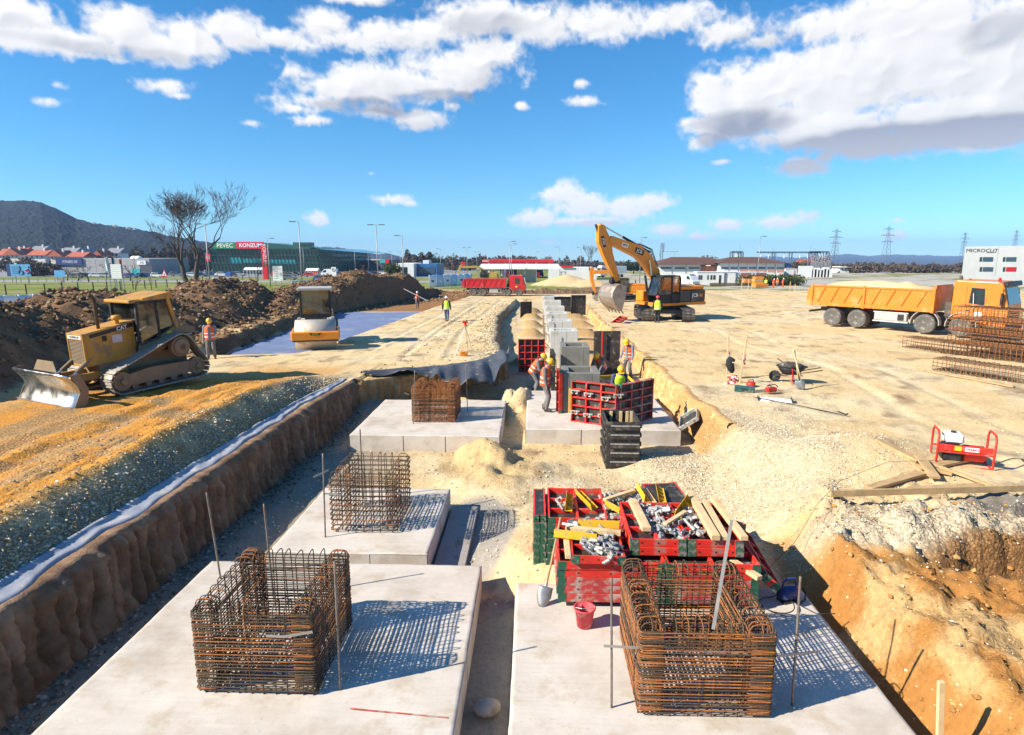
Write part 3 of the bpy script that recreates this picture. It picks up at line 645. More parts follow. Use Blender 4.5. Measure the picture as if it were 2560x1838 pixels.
CLOUD_BASE_SHADE = [(1930, 318, 330, 50, 1.0), (2180, 290, 260, 48, .9), (1640, 272, 150, 40, .62), (1775, 372, 90, 34, 1.0), (1830, 345, 80, 30, 1.0), (1570, 312, 50, 30, .7), (820, 238, 170, 24, .5), (1000, 215, 160, 20, .45), (250, 112, 260, 22, .25), (1080, 60, 130, 40, .30), (1700, 85, 120, 30, .2), (2200, 70, 110, 60, .35), (1310, 500, 170, 14, .45)]  # hand-set ellipses that darken cloud undersides, shade painted into the colour
def build_clouds():
    az = np.arange(-66, 66, .14); el = np.arange(.8, 44, .14); A, E = np.meshgrid(az, el)
    wx = fbm(A*.35, E*.35, 3, 201)*2.2; wy = fbm(A*.35+40, E*.35, 3, 205)*1.6
    fld = np.full(A.shape, -3.0)
    def pt(x, y):
        X = (x*1.1287-1280)/FPX; Y = (y*1.1287-919)/FPX; f = math.cos(PITCH)-Y*math.sin(PITCH); u = -math.sin(PITCH)-Y*math.cos(PITCH)
        return math.degrees(math.atan2(X, f)-YAW), math.degrees(math.atan2(u, math.hypot(X, f)))
    for x, y, rx, ry, wt in CLOUDS:
        a, e = pt(x, y); a1, _ = pt(x+rx, y); _, e1 = pt(x, y-ry)
        v = (1-np.hypot((A-a)/abs(a1-a), (E-e)/abs(e1-e)))*wt; h = np.clip(.5+.5*(v-fld)/.25, 0, 1); fld = fld*(1-h)+v*h+.25*h*(1-h)*.5
    out = sst(np.abs(A), 45, 56)+sst(E, 29, 33); wide = (fbm(A*.06, E*.10, 3, 221)*3.4-.35); fld = np.maximum(fld, np.where(out > .05, wide*np.minimum(1, out)-2*(1-np.minimum(1, out)), -3))
    n1 = fbm((A+wx)*.30, (E+wy)*.42, 6, 231, .58); bil = np.abs(fbm((A+wx)*.75, (E+wy)*.9, 5, 237, .58))
    den = fld+n1*1.25-(bil*2-.25)*.75*.9
    den = den-.25*sst(-E, -3, -.8)
    # cloud light painted into colour: sun from upper left by optical depth, grey bases
    th = np.clip(den, 0, 1.5); cs = np.cumsum(th, 0)*.14; ny = A.shape[0]
    def above(k, j): hi_ = np.minimum(np.arange(ny)+k, ny-1); return np.roll(cs[hi_]-cs, j, axis=1)
    def below(k): lo_ = np.maximum(np.arange(ny)-k, 0); return cs-cs[lo_]
    up = above(64, 10); dn = below(26); up2 = above(14, 8)
    base = np.exp(-dn/1.9)*(1-np.exp(-np.maximum(up-3.0, 0)/2.6)); self_ = 1-np.exp(-up2*.55)
    det = np.clip(bil*1.1-n1*.8-.12, -.25, .5)
    dk = np.zeros(A.shape)
    for x, y, rx, ry, wt in CLOUD_BASE_SHADE:
        a, e = pt(x, y); a1, _ = pt(x+rx, y); _, e1 = pt(x, y-ry); dk = np.maximum(dk, wt*sst(1-np.hypot((A-a+wx*.5)/abs(a1-a), (E-e+wy*.5)/abs(e1-e)), 0, .55))
    sm = fbm((A+wx*.4)*.42, (E+wy*.4)*.55, 2, 241, .45); sf = fbm((A+wx)*.30, (E+wy)*.42, 3, 231, .5); hf = np.sqrt(np.clip(fld+sf*1.25+.35, 0, 2))*.9-np.abs(sm)*1.3; gy, gx = np.gradient(hf, .14); rel = np.clip((-gy*.8+gx*.6)*.42, -.5, .5)
    b = np.clip(.93-.55*base-.10*self_-1.0*dk+rel*.42*sst(th, .05, .4)-.10*np.clip(bil-.12, -.1, .3)*sst(th, .2, .8), 0, 1.06)
    b = 1-(1-b)*ip(E, (0, .45), (8, .7), (14, 1.0))
    lo = np.array((.10, .125, .20)); hi = np.array((.605, .60, .595)); C = lerp(lo*np.ones(A.shape)[..., None], hi, b)
    C = lerp(C, np.array((.46, .52, .60)), .30*(1-sst(E, 2, 12))+0*A)
    a, e = np.radians(A), np.radians(E); r = 9000.0
    co = np.stack([np.sin(a)*np.cos(e)*r, np.cos(a)*np.cos(e)*r, np.sin(e)*r+CZ], -1).reshape(-1, 3)
    q = quads(len(az), len(el)); q = q[(den.ravel()[q] > -.62).any(1)]
    used = np.unique(q); re = np.zeros(len(co), np.int64); re[used] = np.arange(len(used))
    soil = np.concatenate([C, den[..., None]], -1).reshape(-1, 4)
    o = put('sky', soil_mesh('sky', co[used], re[q][:, ::-1], soil[used], 'cloud')); tag(o, kind='structure')
build_clouds()
# ================================================================== PADS
def pad(x0, x1, y0, y1, label, z0=-1.06, z1=-.55, chalk=None):
    nx, ny = max(6, int((x1-x0)/.09)), max(6, int((y1-y0)/.09))
    xs = np.concatenate([[x0, x0+.012], np.linspace(x0+.05, x1-.05, nx), [x1-.012, x1]]); ys = np.concatenate([[y0, y0+.012], np.linspace(y0+.05, y1-.05, ny), [y1-.012, y1]])
    X, Y = np.meshgrid(xs, ys); E = np.minimum(np.minimum(X-x0, x1-X), np.minimum(Y-y0, y1-Y))
    Z = z1+fbm(X*.9, Y*.9, 4, 301)*.022+fbm(X*6, Y*6, 3, 303)*.008-.014*(E < .005)-.02*(E < .03)*np.clip(fbm(X*4, Y*4, 3, 307), 0, 1)
    X = X+(E < .005)*fbm(Y*3, X*3, 3, 309)*.02; co = np.stack([X, Y, Z], -1).reshape(-1, 3); nu, nv = len(xs), len(ys)
    t = thing('foundation_pad', label, 'foundation pad', ((x0+x1)/2, y0, z0), group='cast concrete foundation pads')
    off = np.array(t.location); me = soil_mesh('slab_top', co-off, quads(nu, nv), np.ones((len(co), 4)), 'concrete'); put('slab_top', me, t)
    m = M(); zt = z1-.016
    for k, (a, b) in enumerate((((x0, y0), (x1, y0)), ((x1, y0), (x1, y1)), ((x1, y1), (x0, y1)), ((x0, y1), (x0, y0)))):
        L = math.hypot(b[0]-a[0], b[1]-a[1]); cuts = [0, .36, .64, 1.0] if k % 2 == 0 else [0, .5, 1]
        for u, v in zip(cuts[:-1], cuts[1:]):                     # one cast face per shutter board
            m = M(); d = .004*random.random(); nx_, ny_ = (b[1]-a[1])/L, -(b[0]-a[0])/L
            p = [Vector((a[0]+(b[0]-a[0])*w+nx_*d, a[1]+(b[1]-a[1])*w+ny_*d, 0))-Vector(off) for w in (u+.0025, v-.0025)]
            p[0].z = p[1].z = 0
            m.add([p[0], p[1], p[1]+Vector((0, 0, zt-z0)), p[0]+Vector((0, 0, zt-z0))], [(0, 1, 2, 3)]); m.obj('cast_face', MT['concrete'], t)
    if chalk:
        a, b = (Vector(q)-Vector(off) for q in chalk); m = M(); m.beam(a, b, .02, .002); m.obj('chalk_line', MT['red_worn'], t)
    return t
pad(-5.23, -.81, 4.75, 9.28, 'white concrete pad lower left, under the nearest dark rebar cage', chalk=((-2.0, 6.02, -.541), (-.9, 5.92, -.541)))
pad(-.24, 4.03, 4.4, 8.75, 'white concrete pad lower right, under the rusty rebar cage and formwork stack')
pad(-4.44, -1.75, 9.62, 12.55, 'smaller concrete pad, second from the front in the left row')
pad(-5.07, -.91, 16.45, 20.7, 'large concrete pad in front of the grey membrane, dusty right edge')
pad(-.21, 4.2, 17.2, 22.3, 'concrete pad the workers and red formwork stand on')
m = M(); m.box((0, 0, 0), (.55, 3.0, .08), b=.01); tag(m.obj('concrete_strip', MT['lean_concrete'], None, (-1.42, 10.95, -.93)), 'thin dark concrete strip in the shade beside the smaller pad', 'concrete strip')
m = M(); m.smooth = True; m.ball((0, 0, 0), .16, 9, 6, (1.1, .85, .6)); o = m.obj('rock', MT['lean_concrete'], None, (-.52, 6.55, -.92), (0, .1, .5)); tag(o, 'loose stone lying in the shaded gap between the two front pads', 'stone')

# ================================================================== REBAR CAGES
def rr(w, d, r, n=3):
    """rounded rectangle path in xy"""
    pts = []
    for cx, cy, a in ((w/2-r, d/2-r, 0), (-w/2+r, d/2-r, 90), (-w/2+r, -d/2+r, 180), (w/2-r, -d/2+r, 270)): pts += arc((cx, cy), r, a, a+90, n)
    return [(x, y, 0) for x, y in pts]
def cage(cx, cy, w, d, h, levels, nu, t, r, mats, label, seed, cluster=4, mix=(1, .3)):
    rng = random.Random(seed)
    root = thing('rebar_cage', label, 'rebar cage', (cx, cy, -.55), group='rebar cages standing on the pads')
    hoop_x = M().tube(rr(w, t, .035), r, 5, True); hoop_y = M().tube(rr(t, d, .035), r, 5, True); hoop_x.sm = [True]*len(hoop_x.f); hoop_y.sm = [True]*len(hoop_y.f)
    hx = [hoop_x.mesh('stirrup', m) for m in mats]; hy = [hoop_y.mesh('stirrup', m) for m in mats]
    pick = lambda z: rng.choices((0, 1), mix)[0]
    for k in range(levels):
        z = .05+(h-.16)*k/(levels-1)
        for s in (-1, 1):
            j = lambda q: rng.uniform(-q, q)
            put('stirrup', hx[pick(z)], root, (j(.006), s*(d-t)/2+j(.006), z+j(.006)), (j(.006), j(.006), j(.006)))
            put('stirrup', hy[pick(z)], root, (s*(w-t)/2+j(.006), j(.006), z+.016+j(.006)), (j(.006), j(.006), j(.006)))
    a = t/2-.012; ub = M(); ub.smooth = True
    ub.tube([(-a, 0, 0), (-a, 0, h-.05), (-a*.75, 0, h-.012), (-a*.4, 0, h), (a*.4, 0, h), (a*.75, 0, h-.012), (a, 0, h-.05), (a, 0, 0)], r, 5); us = [ub.mesh('hook_bar', m) for m in mats]
    def U(x, y, ang): put('hook_bar', us[pick(0)], root, (x, y, rng.uniform(-.02, .012)), (rng.uniform(-.03, .03), rng.uniform(-.02, .02), ang+rng.uniform(-.07, .07)))
    for s in (-1, 1):
        for k in range(nu):
            f = (k+1)/(nu+1)-.5
            U(s*(w-t)/2, f*(d-t*1.6), 0); U(f*(w-t*1.6), s*(d-t)/2, math.pi/2)
        for q in (-1, 1):
            for c in range(cluster):
                off = (c-(cluster-1)/2)*t*.62/max(1, cluster-1); U(s*(w-t)/2, q*(d-t)/2+off, 0)
                if c % 2: U(s*(w-t)/2+off, q*(d-t)/2, math.pi/2)
    return root
cage(-3.12, 6.92, 1.38, 1.42, 1.10, 24, 6, .25, .0072, [MT['rust_dark'], MT['rust']], 'dark rebar cage on the nearest left pad', 1)
cage(1.87, 6.76, 1.43, 1.46, 1.10, 25, 6, .27, .0075, [MT['rust'], MT['rust_dark']], 'orange rusty rebar cage in front of the red formwork stack', 2, mix=(1, .8))
cage(-3.02, 11.05, 1.20, 1.32, 1.10, 11, 5, .20, .0075, [MT['rust_dark'], MT['rust']], 'open rebar cage with few bars on the smaller second pad', 3, 1)
cage(-2.94, 18.5, 1.30, 1.36, 1.10, 23, 5, .24, .008, [MT['rust'], MT['rust_dark']], 'rebar cage on the pad below the grey membrane', 4, 3)
def rod(x, y, z, h, lean, label, r=.013, m='steel_rod', knob=True):
    mm = M(); mm.smooth = True; b = Vector((lean[0], lean[1], h)); pts = [b*(k/24) for k in range(25)]
    mm.tube(pts, [r*(1.0 if k % 2 else 1.14) for k in range(25)], 6)
    tag(mm.obj('steel_stake', MT[m], None, (x, y, z)), label, 'steel stake', 'ribbed steel stakes beside the cages')
rod(-2.20, 6.32, -.56, 1.60, (.02, .0), 'ribbed steel stake at the right front corner of the nearest left cage')
rod(-3.74, 8.17, -.56, 1.48, (-.04, .0), 'steel stake behind the nearest left cage')
rod(-4.80, 8.72, -.56, 1.45, (-.04, -.10), 'bent grey steel stake at the far left corner of the nearest left pad')
rod(.89, 6.15, -.56, 1.56, (-.045, 0), 'ribbed steel stake left of the rusty cage near the red bucket')
rod(2.90, 6.25, -.56, 1.56, (-.035, 0), 'dark steel stake right of the rusty cage in its striped shadow')
rod(-3.66, 10.2, -.56, 1.55, (.04, 0), 'steel stake at the front left corner of the open second cage')
rod(-3.46, 11.95, -.56, 1.48, (0, 0), 'steel stake behind the open second cage')
rod(-3.52, 17.65, -.56, 1.60, (.09, 0), 'steel stake at the front left of the cage below the membrane')
rod(-2.08, 19.2, -.56, 1.42, (-.03, 0), 'steel stake right behind the cage below the membrane')
def lath(pts, w, label, m='strip_grey', up=(0, 0, 1)):
    mm = M()
    for a, b in zip(pts[:-1], pts[1:]): mm.beam(a, b, .006, w, up)
    tag(mm.obj('steel_strip', MT[m]), label, 'steel strip', 'flat grey measuring strips')
lath([(1.90, 6.0, .52), (2.20, 6.55, 1.50)], .035, 'long grey flat strip leaning up out of the rusty cage', up=(1, 0, 0))
lath([(.78, 6.12, .22), (1.15, 6.10, .22), (2.62, 6.10, .17)], .03, 'grey flat strip tied across the front of the rusty cage')
lath([(2.62, 6.08, .17), (3.15, 6.28, .10)], .03, 'short grey flat strip sticking out right of the rusty cage')
lath([(-2.96, 6.20, .20), (-2.75, 6.19, .20), (-2.43, 6.20, .26)], .03, 'grey flat strip across the front of the nearest left cage')
lath([(-3.85, 10.3, .52), (-3.62, 10.45, .60)], .03, 'short grey strip at the top left of the open second cage')
lath([(-3.68, 10.3, .22), (-3.36, 10.3, .22)], .03, 'grey strip at mid height of the open second cage')
lath([(-3.66, 17.85, .28), (-3.78, 17.8, .34)], .04, 'small grey strip at the left of the cage below the membrane')

# ================================================================== FORMWORK
def form_panel(w, l, nx, ny, label, loc, rot, face='form_ply', paint='red_paint', ribs=True, holes=True, group='red framed formwork panels', name='formwork_shutter', caps='green_paint', T=.12):
    t = thing(name, label, 'formwork', loc, rot, group)
    e = .028; m = M(); M_ = lambda: M()
    M_().span((-w/2+e, -l/2+e, .004), (w/2-e, l/2-e, .022)).obj('plywood_face', MT[face], t)
    f = M()
    for s in (-1, 1):
        f.span((s*(w/2-e), -l/2, 0), (s*w/2, l/2, T), .004); f.span((-w/2+e, s*(l/2-e), .0), (w/2-e, s*l/2, T), .004)
    f.obj('frame', MT[paint], t)
    if ribs:
        for k in range(1, nx):
            x = -w/2+w*k/nx; r = M(); r.span((x-.022, -l/2+e, .023), (x+.022, l/2-e, T-.012), .004); r.obj('rib', MT[paint], t)
        for k in range(1, ny):
            y = -l/2+l*k/ny; r = M()
            for q in range(nx):
                a = -w/2+w*q/nx+(.022 if q else e); b = -w/2+w*(q+1)/nx-(.022 if q < nx-1 else e); r.span((a, y-.02, .023), (b, y+.02, T-.02), .004)
            r.obj('rib', MT[paint], t)
    if caps:
        for sx in (-1, 1):
            for sy in (-1, 1):
                c = M(); c.box((sx*(w/2-.055), sy*(l/2+.001), T/2), (.115, .004, T+.006)); c.box((sx*(w/2+.001), sy*(l/2-.055), T/2), (.004, .115, T+.006)); c.obj('corner_cap', MT[caps], t)
    if holes:
        h = M()
        for sy in (-1, 1):
            for k in (-.3, 0, .3): h.box((w*k, sy*(l/2+.0015), T*.55), (.022, .003, .022))
        h.obj('pin_holes', MT['black_plastic'], t)['kind'] = 'stuff'
    return t
ORD = ['bottom', 'second lowest', 'third lowest', 'fourth lowest', 'fifth lowest', 'sixth lowest', 'topmost']
ST = 'formwork panels in the stack by the rusty cage'
# stack A on the near right pad: two columns of panels, six high
tim = M(); tim.box((0, 0, 0), (.10, 1.1, .09), b=.004); timm = tim.mesh('timber', MT['wood_old'])
for i, x in enumerate((.55, 1.35, 2.2, 2.95)): tag(put('timber_bearer', timm, None, (x, 8.75, -.502)), ['squared timber bearer under the left end of the red formwork stack', 'second bearer from the left under the red formwork stack', 'third bearer from the left under the red formwork stack', 'squared timber bearer under the right end of the red formwork stack'][i], 'timber')
for k in range(5):
    for c, (x0, x1) in enumerate(((.36, 1.86), (1.88, 3.16))):
        form_panel(x1-x0, 1.25, 2, 3, f'{ORD[k]} red panel in the {"left" if c == 0 else "right"} column of the stack behind the rusty cage', ((x0+x1)/2+random.uniform(-.015, .015), 8.74+random.uniform(-.012, .012), -.457+k*.122), (0, 0, random.uniform(-.012, .012)), ribs=(k == 4), paint='red_worn' if k < 3 else 'red_paint', group=ST)
zt = -.457+5*.122
form_panel(.74, 1.15, 1, 3, 'open red formwork tray full of clamps, front left on top of the stack', (.93, 8.62, zt+.002), (0, 0, -.02), group=ST)
for k in range(2):
    for c, x in enumerate((1.80, 2.60)): form_panel(.78, 1.35, 2, 3, f'{"upper" if k else "lower"} red panel on the {"left" if c == 0 else "right"} half of the raised stack behind the rusty cage', (x, 9.0+.01*k, zt+.002+k*.122), (0, 0, .01*(c-k)), ribs=k == 1, group=ST)
ztB = zt+.002+2*.122
# stack C behind, on the ground
zc = -.62
for k in range(7): form_panel(.95, 1.3, 2, 3, f'{ORD[k]} worn red panel in the rear formwork stack', (.72+random.uniform(-.02, .02), 10.05+random.uniform(-.02, .02), zc+k*.122), (0, 0, random.uniform(-.02, .02)), ribs=k == 6, paint='red_worn' if k < 4 else 'red_paint', group=ST)
for k in range(6): form_panel(.85, 1.2, 2, 3, f'{ORD[k]} worn red panel of the rear stack heaped with clamps', (1.65+random.uniform(-.02, .02), 10.0, zc+k*.122), (0, 0, random.uniform(-.02, .02)), ribs=k == 5, paint='red_worn' if k < 4 else 'red_paint', group=ST)
for k in range(6): form_panel(.20, 1.2, 1, 3, f'{ORD[k]} narrow dusty panel at the left side of the rear stack', (.12, 10.05, zc+k*.122), (0, 0, random.uniform(-.02, .02)), ribs=False, paint='red_worn', group=ST)
zC = zc+7*.122
form_panel(.20, 1.15, 1, 2, 'black faced panel lying face up at the left of the rear stack', (.12, 10.05, zc+6*.122+.12), (math.pi, 0, 0), face='form_black', ribs=False, group=ST)
form_panel(.62, 1.15, 1, 2, 'dusty black plywood panel face up at the back right of the stack', (2.32, 10.15, .30), (math.pi+.06, -.03, .10), face='form_black', ribs=False, group=ST)
form_panel(.75, 1.3, 1, 2, 'dark plywood panel lying behind the stack on the gravel', (2.35, 11.35, -.30), (math.pi+.10, .05, .55), face='form_black', ribs=False, group=ST)
form_panel(.8, 1.0, 1, 2, 'dark plywood panel lying right of the timber beams', (3.05, 10.35, -.12), (math.pi-.06, .15, .5), face='form_black', ribs=False, group=ST)
form_panel(.3, 1.6, 1, 4, 'long red panel leaning at the right side of the formwork stack', (3.36, 8.95, -.18), (0, .75, -.08), group=ST)
# timbers
def timber(a, b, w, h, label, m='wood_new', up=(0, 0, 1), group='loose timbers'):
    a = Vector(a); mm = M(); mm.beam((0, 0, 0), Vector(b)-a, w, h, up, .004); tag(mm.obj('squared_timber', MT[m], None, a), label, 'timber', group)
zT = zt+.16
timber((.50, 8.78, zT+.03), (1.30, 8.62, zT+.04), .09, .07, 'pale timber laid crosswise on the front left tray')
timber((.50, 8.05, zT-.06), (.50, 8.62, zT-.06), .08, .06, 'short pale timber at the left edge of the front left tray')
timber((1.62, 9.62, ztB+.05), (1.66, 8.55, ztB+.05), .13, .07, 'thick pale timber left of centre on the raised stack')
timber((2.62, 9.95, ztB+.06), (2.58, 8.28, ztB+.06), .12, .08, 'long pale timber, left of the three on the raised stack')
timber((2.78, 9.6, ztB+.05), (2.72, 8.30, ztB+.045), .10, .06, 'long pale timber, middle of the three on the raised stack')
timber((2.95, 9.72, ztB+.06), (2.98, 8.30, ztB+.05), .11, .07, 'long pale timber, right of the three on the raised stack')
timber((1.98, 10.5, .30), (2.03, 9.85, .30), .07, .06, 'short pale timber between the two yellow corner pieces at the back')
timber((2.86, 8.4, .06), (3.10, 7.95, .04), .10, .06, 'short pale timber sticking out behind the rusty cage')
# yellow inside-corner pieces
def corner_piece(loc, rot, label):
    t = thing('corner_form', label, 'corner form', loc, rot, 'yellow inside corner pieces'); L = .62
    for n, (c, d) in (('flange', ((.06, 0, .005), (.12, L, .008))), ('flange', ((.005, 0, .065), (.008, L, .112)))): M().box(c, d, b=.002).obj(n, MT['yellow_paint'], t)
    for k in range(4): M().prism([(0, 0), (.10, 0), (0, .10)], (.011, -L/2+.06+k*(L-.12)/3, .011), (1, 0, 0), (0, 0, 1), (0, .010, 0)).obj('gusset', MT['yellow_paint'], t)
    for s in (-1, 1): M().box((.06, s*L*.47, .0), (.118, .05, .004)).obj('corner_cap', MT['green_paint'], t)
corner_piece((.56, 9.92, zC+.02), (0, 0, -.1), 'yellow corner piece left on the rear stack'); corner_piece((.86, 9.98, zC+.03), (.1, -.3, .35), 'yellow corner piece tilted right of the first on the rear stack')
corner_piece((1.83, 10.15, .33), (0, .1, .05), 'yellow corner piece left of the short timber at the back'); corner_piece((2.13, 10.1, .33), (0, -.25, -.12), 'yellow corner piece right of the short timber at the back')
corner_piece((.62, 8.50, zT-.02), (.05, .25, 1.45), 'yellow corner piece in the front left tray'); corner_piece((1.0, 8.86, zT), (.05, .3, 1.62), 'yellow corner piece behind the crosswise timber')
corner_piece((1.42, 9.62, zC-.02), (.2, -.2, .8), 'yellow corner piece half buried at the front of the big clamp heap'); corner_piece((2.35, 9.45, ztB+.03), (.1, .3, -.5), 'yellow corner piece behind the clamps on the raised stack')
timber((1.2, 9.9, zC+.10), (1.75, 10.25, zC+.14), .08, .05, 'short timber thrown on the big clamp heap'); timber((1.95, 8.7, ztB+.06), (2.35, 9.1, ztB+.10), .07, .04, 'thin offcut lying on the clamps of the raised stack')
# clamps
def clamp_mesh(m):
    c = M(); c.box((0, 0, 0), (.035, .30, .035), b=.005); c.box((.04, .125, 0), (.10, .045, .045), b=.006); c.box((.085, .105, 0), (.03, .075, .05), b=.006)
    c.box((.04, -.06, 0), (.10, .05, .048), b=.006); c.box((.085, -.035, 0), (.03, .075, .05), b=.006); c.box((-.01, -.09, .02), (.022, .11, .07), (.25, 0, 0), b=.004); c.cyl((-.03, .02, 0), (.05, .02, 0), .014, n=6)
    return c.mesh('clamp', m)
CL = [clamp_mesh(MT['zinc']), clamp_mesh(MT['steel'])]
def clamps(n, x0, x1, y0, y1, z, hgt, label, seed):
    r = random.Random(seed)
    for k in range(n):
        x, y = r.uniform(x0, x1), r.uniform(y0, y1); d = 1-max(abs(2*(x-x0)/(x1-x0)-1), abs(2*(y-y0)/(y1-y0)-1))
        tag(put('formwork_clamp', r.choice(CL), None, (x, y, z+.02+hgt*d*r.random()), (r.uniform(-.6, .6), r.uniform(-.8, .8), r.uniform(0, 6.28))), label, 'clamp', label)
clamps(58, 1.18, 2.02, 9.45, 10.5, zc+6*.122, .28, 'grey steel clamp in the big heap on the rear stack', 1)
clamps(10, .58, 1.22, 8.92, 9.12, zT-.05, .06, 'grey steel clamp at the back of the front left tray', 2)
clamps(18, .68, 1.22, 8.12, 8.55, zT-.06, .10, 'grey steel clamp at the front of the front left tray', 3)
clamps(38, 1.70, 2.52, 8.45, 9.45, ztB-.05, .13, 'grey steel clamp in the heap on the raised stack', 4)
clamps(1, .30, .55, 9.6, 10.0, zC-.02, .02, 'grey steel clamp lying alone left of the yellow corner pieces', 5)
# bucket and shovel
t = thing('bucket', 'pink red plastic bucket on the pad before the formwork stack', 'bucket', (.71, 7.68, -.548))
m = M(); m.smooth = True; m.lathe([(.0, .012), (.10, .012), (.135, .26), (.150, .262), (.150, .275), (.128, .275), (.098, .0), (.0, 0)][::-1], (0, 0, 0), n=24); m.obj('bucket_shell', MT['plastic_red'], t)
m = M(); m.tube([(-.15, 0, .265), (-.12, -.06, .30), (-.05, -.11, .315), (.05, -.11, .315), (.12, -.06, .30), (.15, 0, .265)], .005, 5); m.obj('handle', MT['steel'], t)
m = M(); m.beam((-.05, .02, .05), (.05, -.03, .30), .03, .01); m.obj('trowel', MT['steel'], t)
def shovel(name, label, blade, grip, group=None, wood='wood_old'):
    b, g = Vector(blade), Vector(grip); d = (g-b).normalized(); t = thing(name, label, 'shovel', b, (0, 0, 0), group); L = (g-b).length
    m = M(); m.smooth = True; m.tube([d*.30, d*(L*.5)+Vector((.004, 0, .004)), d*L], .017, 7); m.obj('handle', MT[wood], t)
    x, y, _ = frame(d, (0, -1, .3)); m = M(); m.smooth = True
    def bl(u, v):
        w = .105*(1-.55*(1-v)**3) if v < .5 else .105; return d*(v*.28)+x*((u-.5)*2*w)+y*(.03*(1-(2*u-1)**2)-.02+.02*v)
    m.grid(8, 8, bl); o = m.obj('blade', MT['steel'], t); o.modifiers.new('t', 'SOLIDIFY').thickness = .004
    m = M(); m.cyl(d*.24, d*.36, .024, .019, 8); m.obj('socket', MT['steel'], t)
shovel('shovel', 'shovel leaning on the left side of the formwork stack', (.14, 8.10, -.54), (.42, 8.72, .54), 'shovels')
# electric vibrator
t = thing('concrete_vibrator', 'dark blue electric vibrator motor on the pad right of the cage', 'power tool', (3.72, 8.42, -.55), (0, 0, .35))
m = M(); m.smooth = True; m.lathe([(.0, -.17), (.07, -.17), (.10, -.13), (.105, .02), (.095, .10), (.06, .15), (0, .15)], (0, 0, .12), (1, 0, .0), 16); m.obj('motor_housing', MT['tool_blue'], t)
m = M(); m.tube([(-.13, 0, .20), (-.12, 0, .30), (-.04, 0, .34), (.08, 0, .33), (.13, 0, .22)], .018, 8); m.obj('handle', MT['tool_blue'], t)
m = M(); m.span((-.15, -.09, 0), (.13, .09, .03), .008); m.obj('base_frame', MT['black_plastic'], t)
m = M(); m.tube([(.15, 0, .12), (.24, .02, .15), (.28, -.02, .06), (.20, -.1, .02), (.02, -.16, .015)], .016, 7); m.obj('hose', MT['rubber'], t)
m = M(); m.smooth = True; pts = [(-.15, .02, .10)]+[(-.30+.22*math.cos(a), -.10+.24*math.sin(a), .012+.003*k) for k, a in enumerate(np.linspace(1.2, 7.0, 26))]+[(.1, -.42, .01), (.35, -.5, .01)]; m.tube(pts, .008, 6); m.obj('cable', MT['rubber'], t)
m = M(); m.smooth = True; m.tube([(3.55, 8.55, -.53), (3.5, 8.85, -.7), (3.6, 9.3, -.75), (3.95, 9.7, -.7), (4.4, 9.9, -.35), (4.9, 10.3, .16), (5.6, 11.0, .32), (7.0, 12.0, .35), (8.6, 12.6, .2)], .004, 5)
for i, v in enumerate(m.v): m.v[i] = (v[0], v[1], max(v[2], hz(v[0], v[1])+.01))
tag(m.obj('power_cable', MT['rust_dark']), 'thin cable running up the bank from the vibrator towards the generator', 'cable')
def stake(x, y, h, label, lean=(0, 0), w=.045, group='wooden stakes'):
    z = hz(x, y)-.06; m = M(); m.beam((0, 0, 0), (lean[0], lean[1], h), w, w*.7, (0, 1, 0), .003); tag(m.obj('wooden_stake', MT['wood_new'], None, (x, y, z)), label, 'stake', group)
stake(4.22, 5.72, 1.25, 'pale wooden stake at the lower right beside the pad', (-.12, .0), .06)
# assembled box shutter
form_panel(1.39, 1.24, 3, 5, 'red ribbed shutter panel facing the camera, front of the opened box form', (1.80, 17.86, .07), (math.pi/2, 0, R(-27.5)), group='opened box shutter')
form_panel(1.46, 1.24, 3, 5, 'dark red shutter panel in shade, right wing of the opened box form', (2.99, 18.08, .07), (math.pi/2, 0, R(40.6)), paint='red_worn', group='opened box shutter')
form_panel(.30, 1.40, 1, 4, 'narrow red and green shutter panel standing left of the concrete pier', (.88, 19.15, .14), (math.pi/2, 0, R(-75)), group='opened box shutter')
form_panel(1.15, 1.45, 4, 5, 'red ribbed panel standing at the left trench wall behind the bending worker', (-.08, 26.72, .02), (math.pi/2, 0, R(3)), group='panels standing in the trench')
form_panel(1.1, 1.9, 1, 1, 'dark plywood panel standing upright behind the far right worker', (3.08, 25.9, .24), (-math.pi/2, 0, R(4)), face='form_ply', ribs=False, caps=None, paint='form_black', group='panels standing in the trench')
m = M(); m.span((-.03, 0, 0), (.03, .03, 1.05), .004); tag(m.obj('red_bar', MT['red_paint'], None, (2.85, 25.78, .15)), 'red upright bar fixed on the dark standing panel', 'bar')
for k, (x, z) in enumerate(((1.25, .40), (1.62, .36), (1.25, -.22), (1.62, -.26), (2.02, -.22), (2.10, .30))):
    yy_ = 18.13-(x-1.25)*.52; tag(put('formwork_clamp', CL[0], None, (x, yy_-.10, z), (0, R(90), R(62))), 'steel clamp on the front of the red shutter', 'clamp', 'clamps on the red shutter')
for z in (.42, -.12): tag(put('formwork_clamp', CL[0], None, (2.44, 17.44, z), (0, R(90), R(85))), 'steel clamp at the corner between the two red shutter panels', 'clamp', 'clamps on the shutter corner')
m = M(); m.span((-.03, -.03, 0), (.03, .03, .75), .004); tag(m.obj('corner_post', MT['yellow_paint'], None, (1.10, 18.32, -.35)), 'yellow post at the left end of the red shutter', 'post')
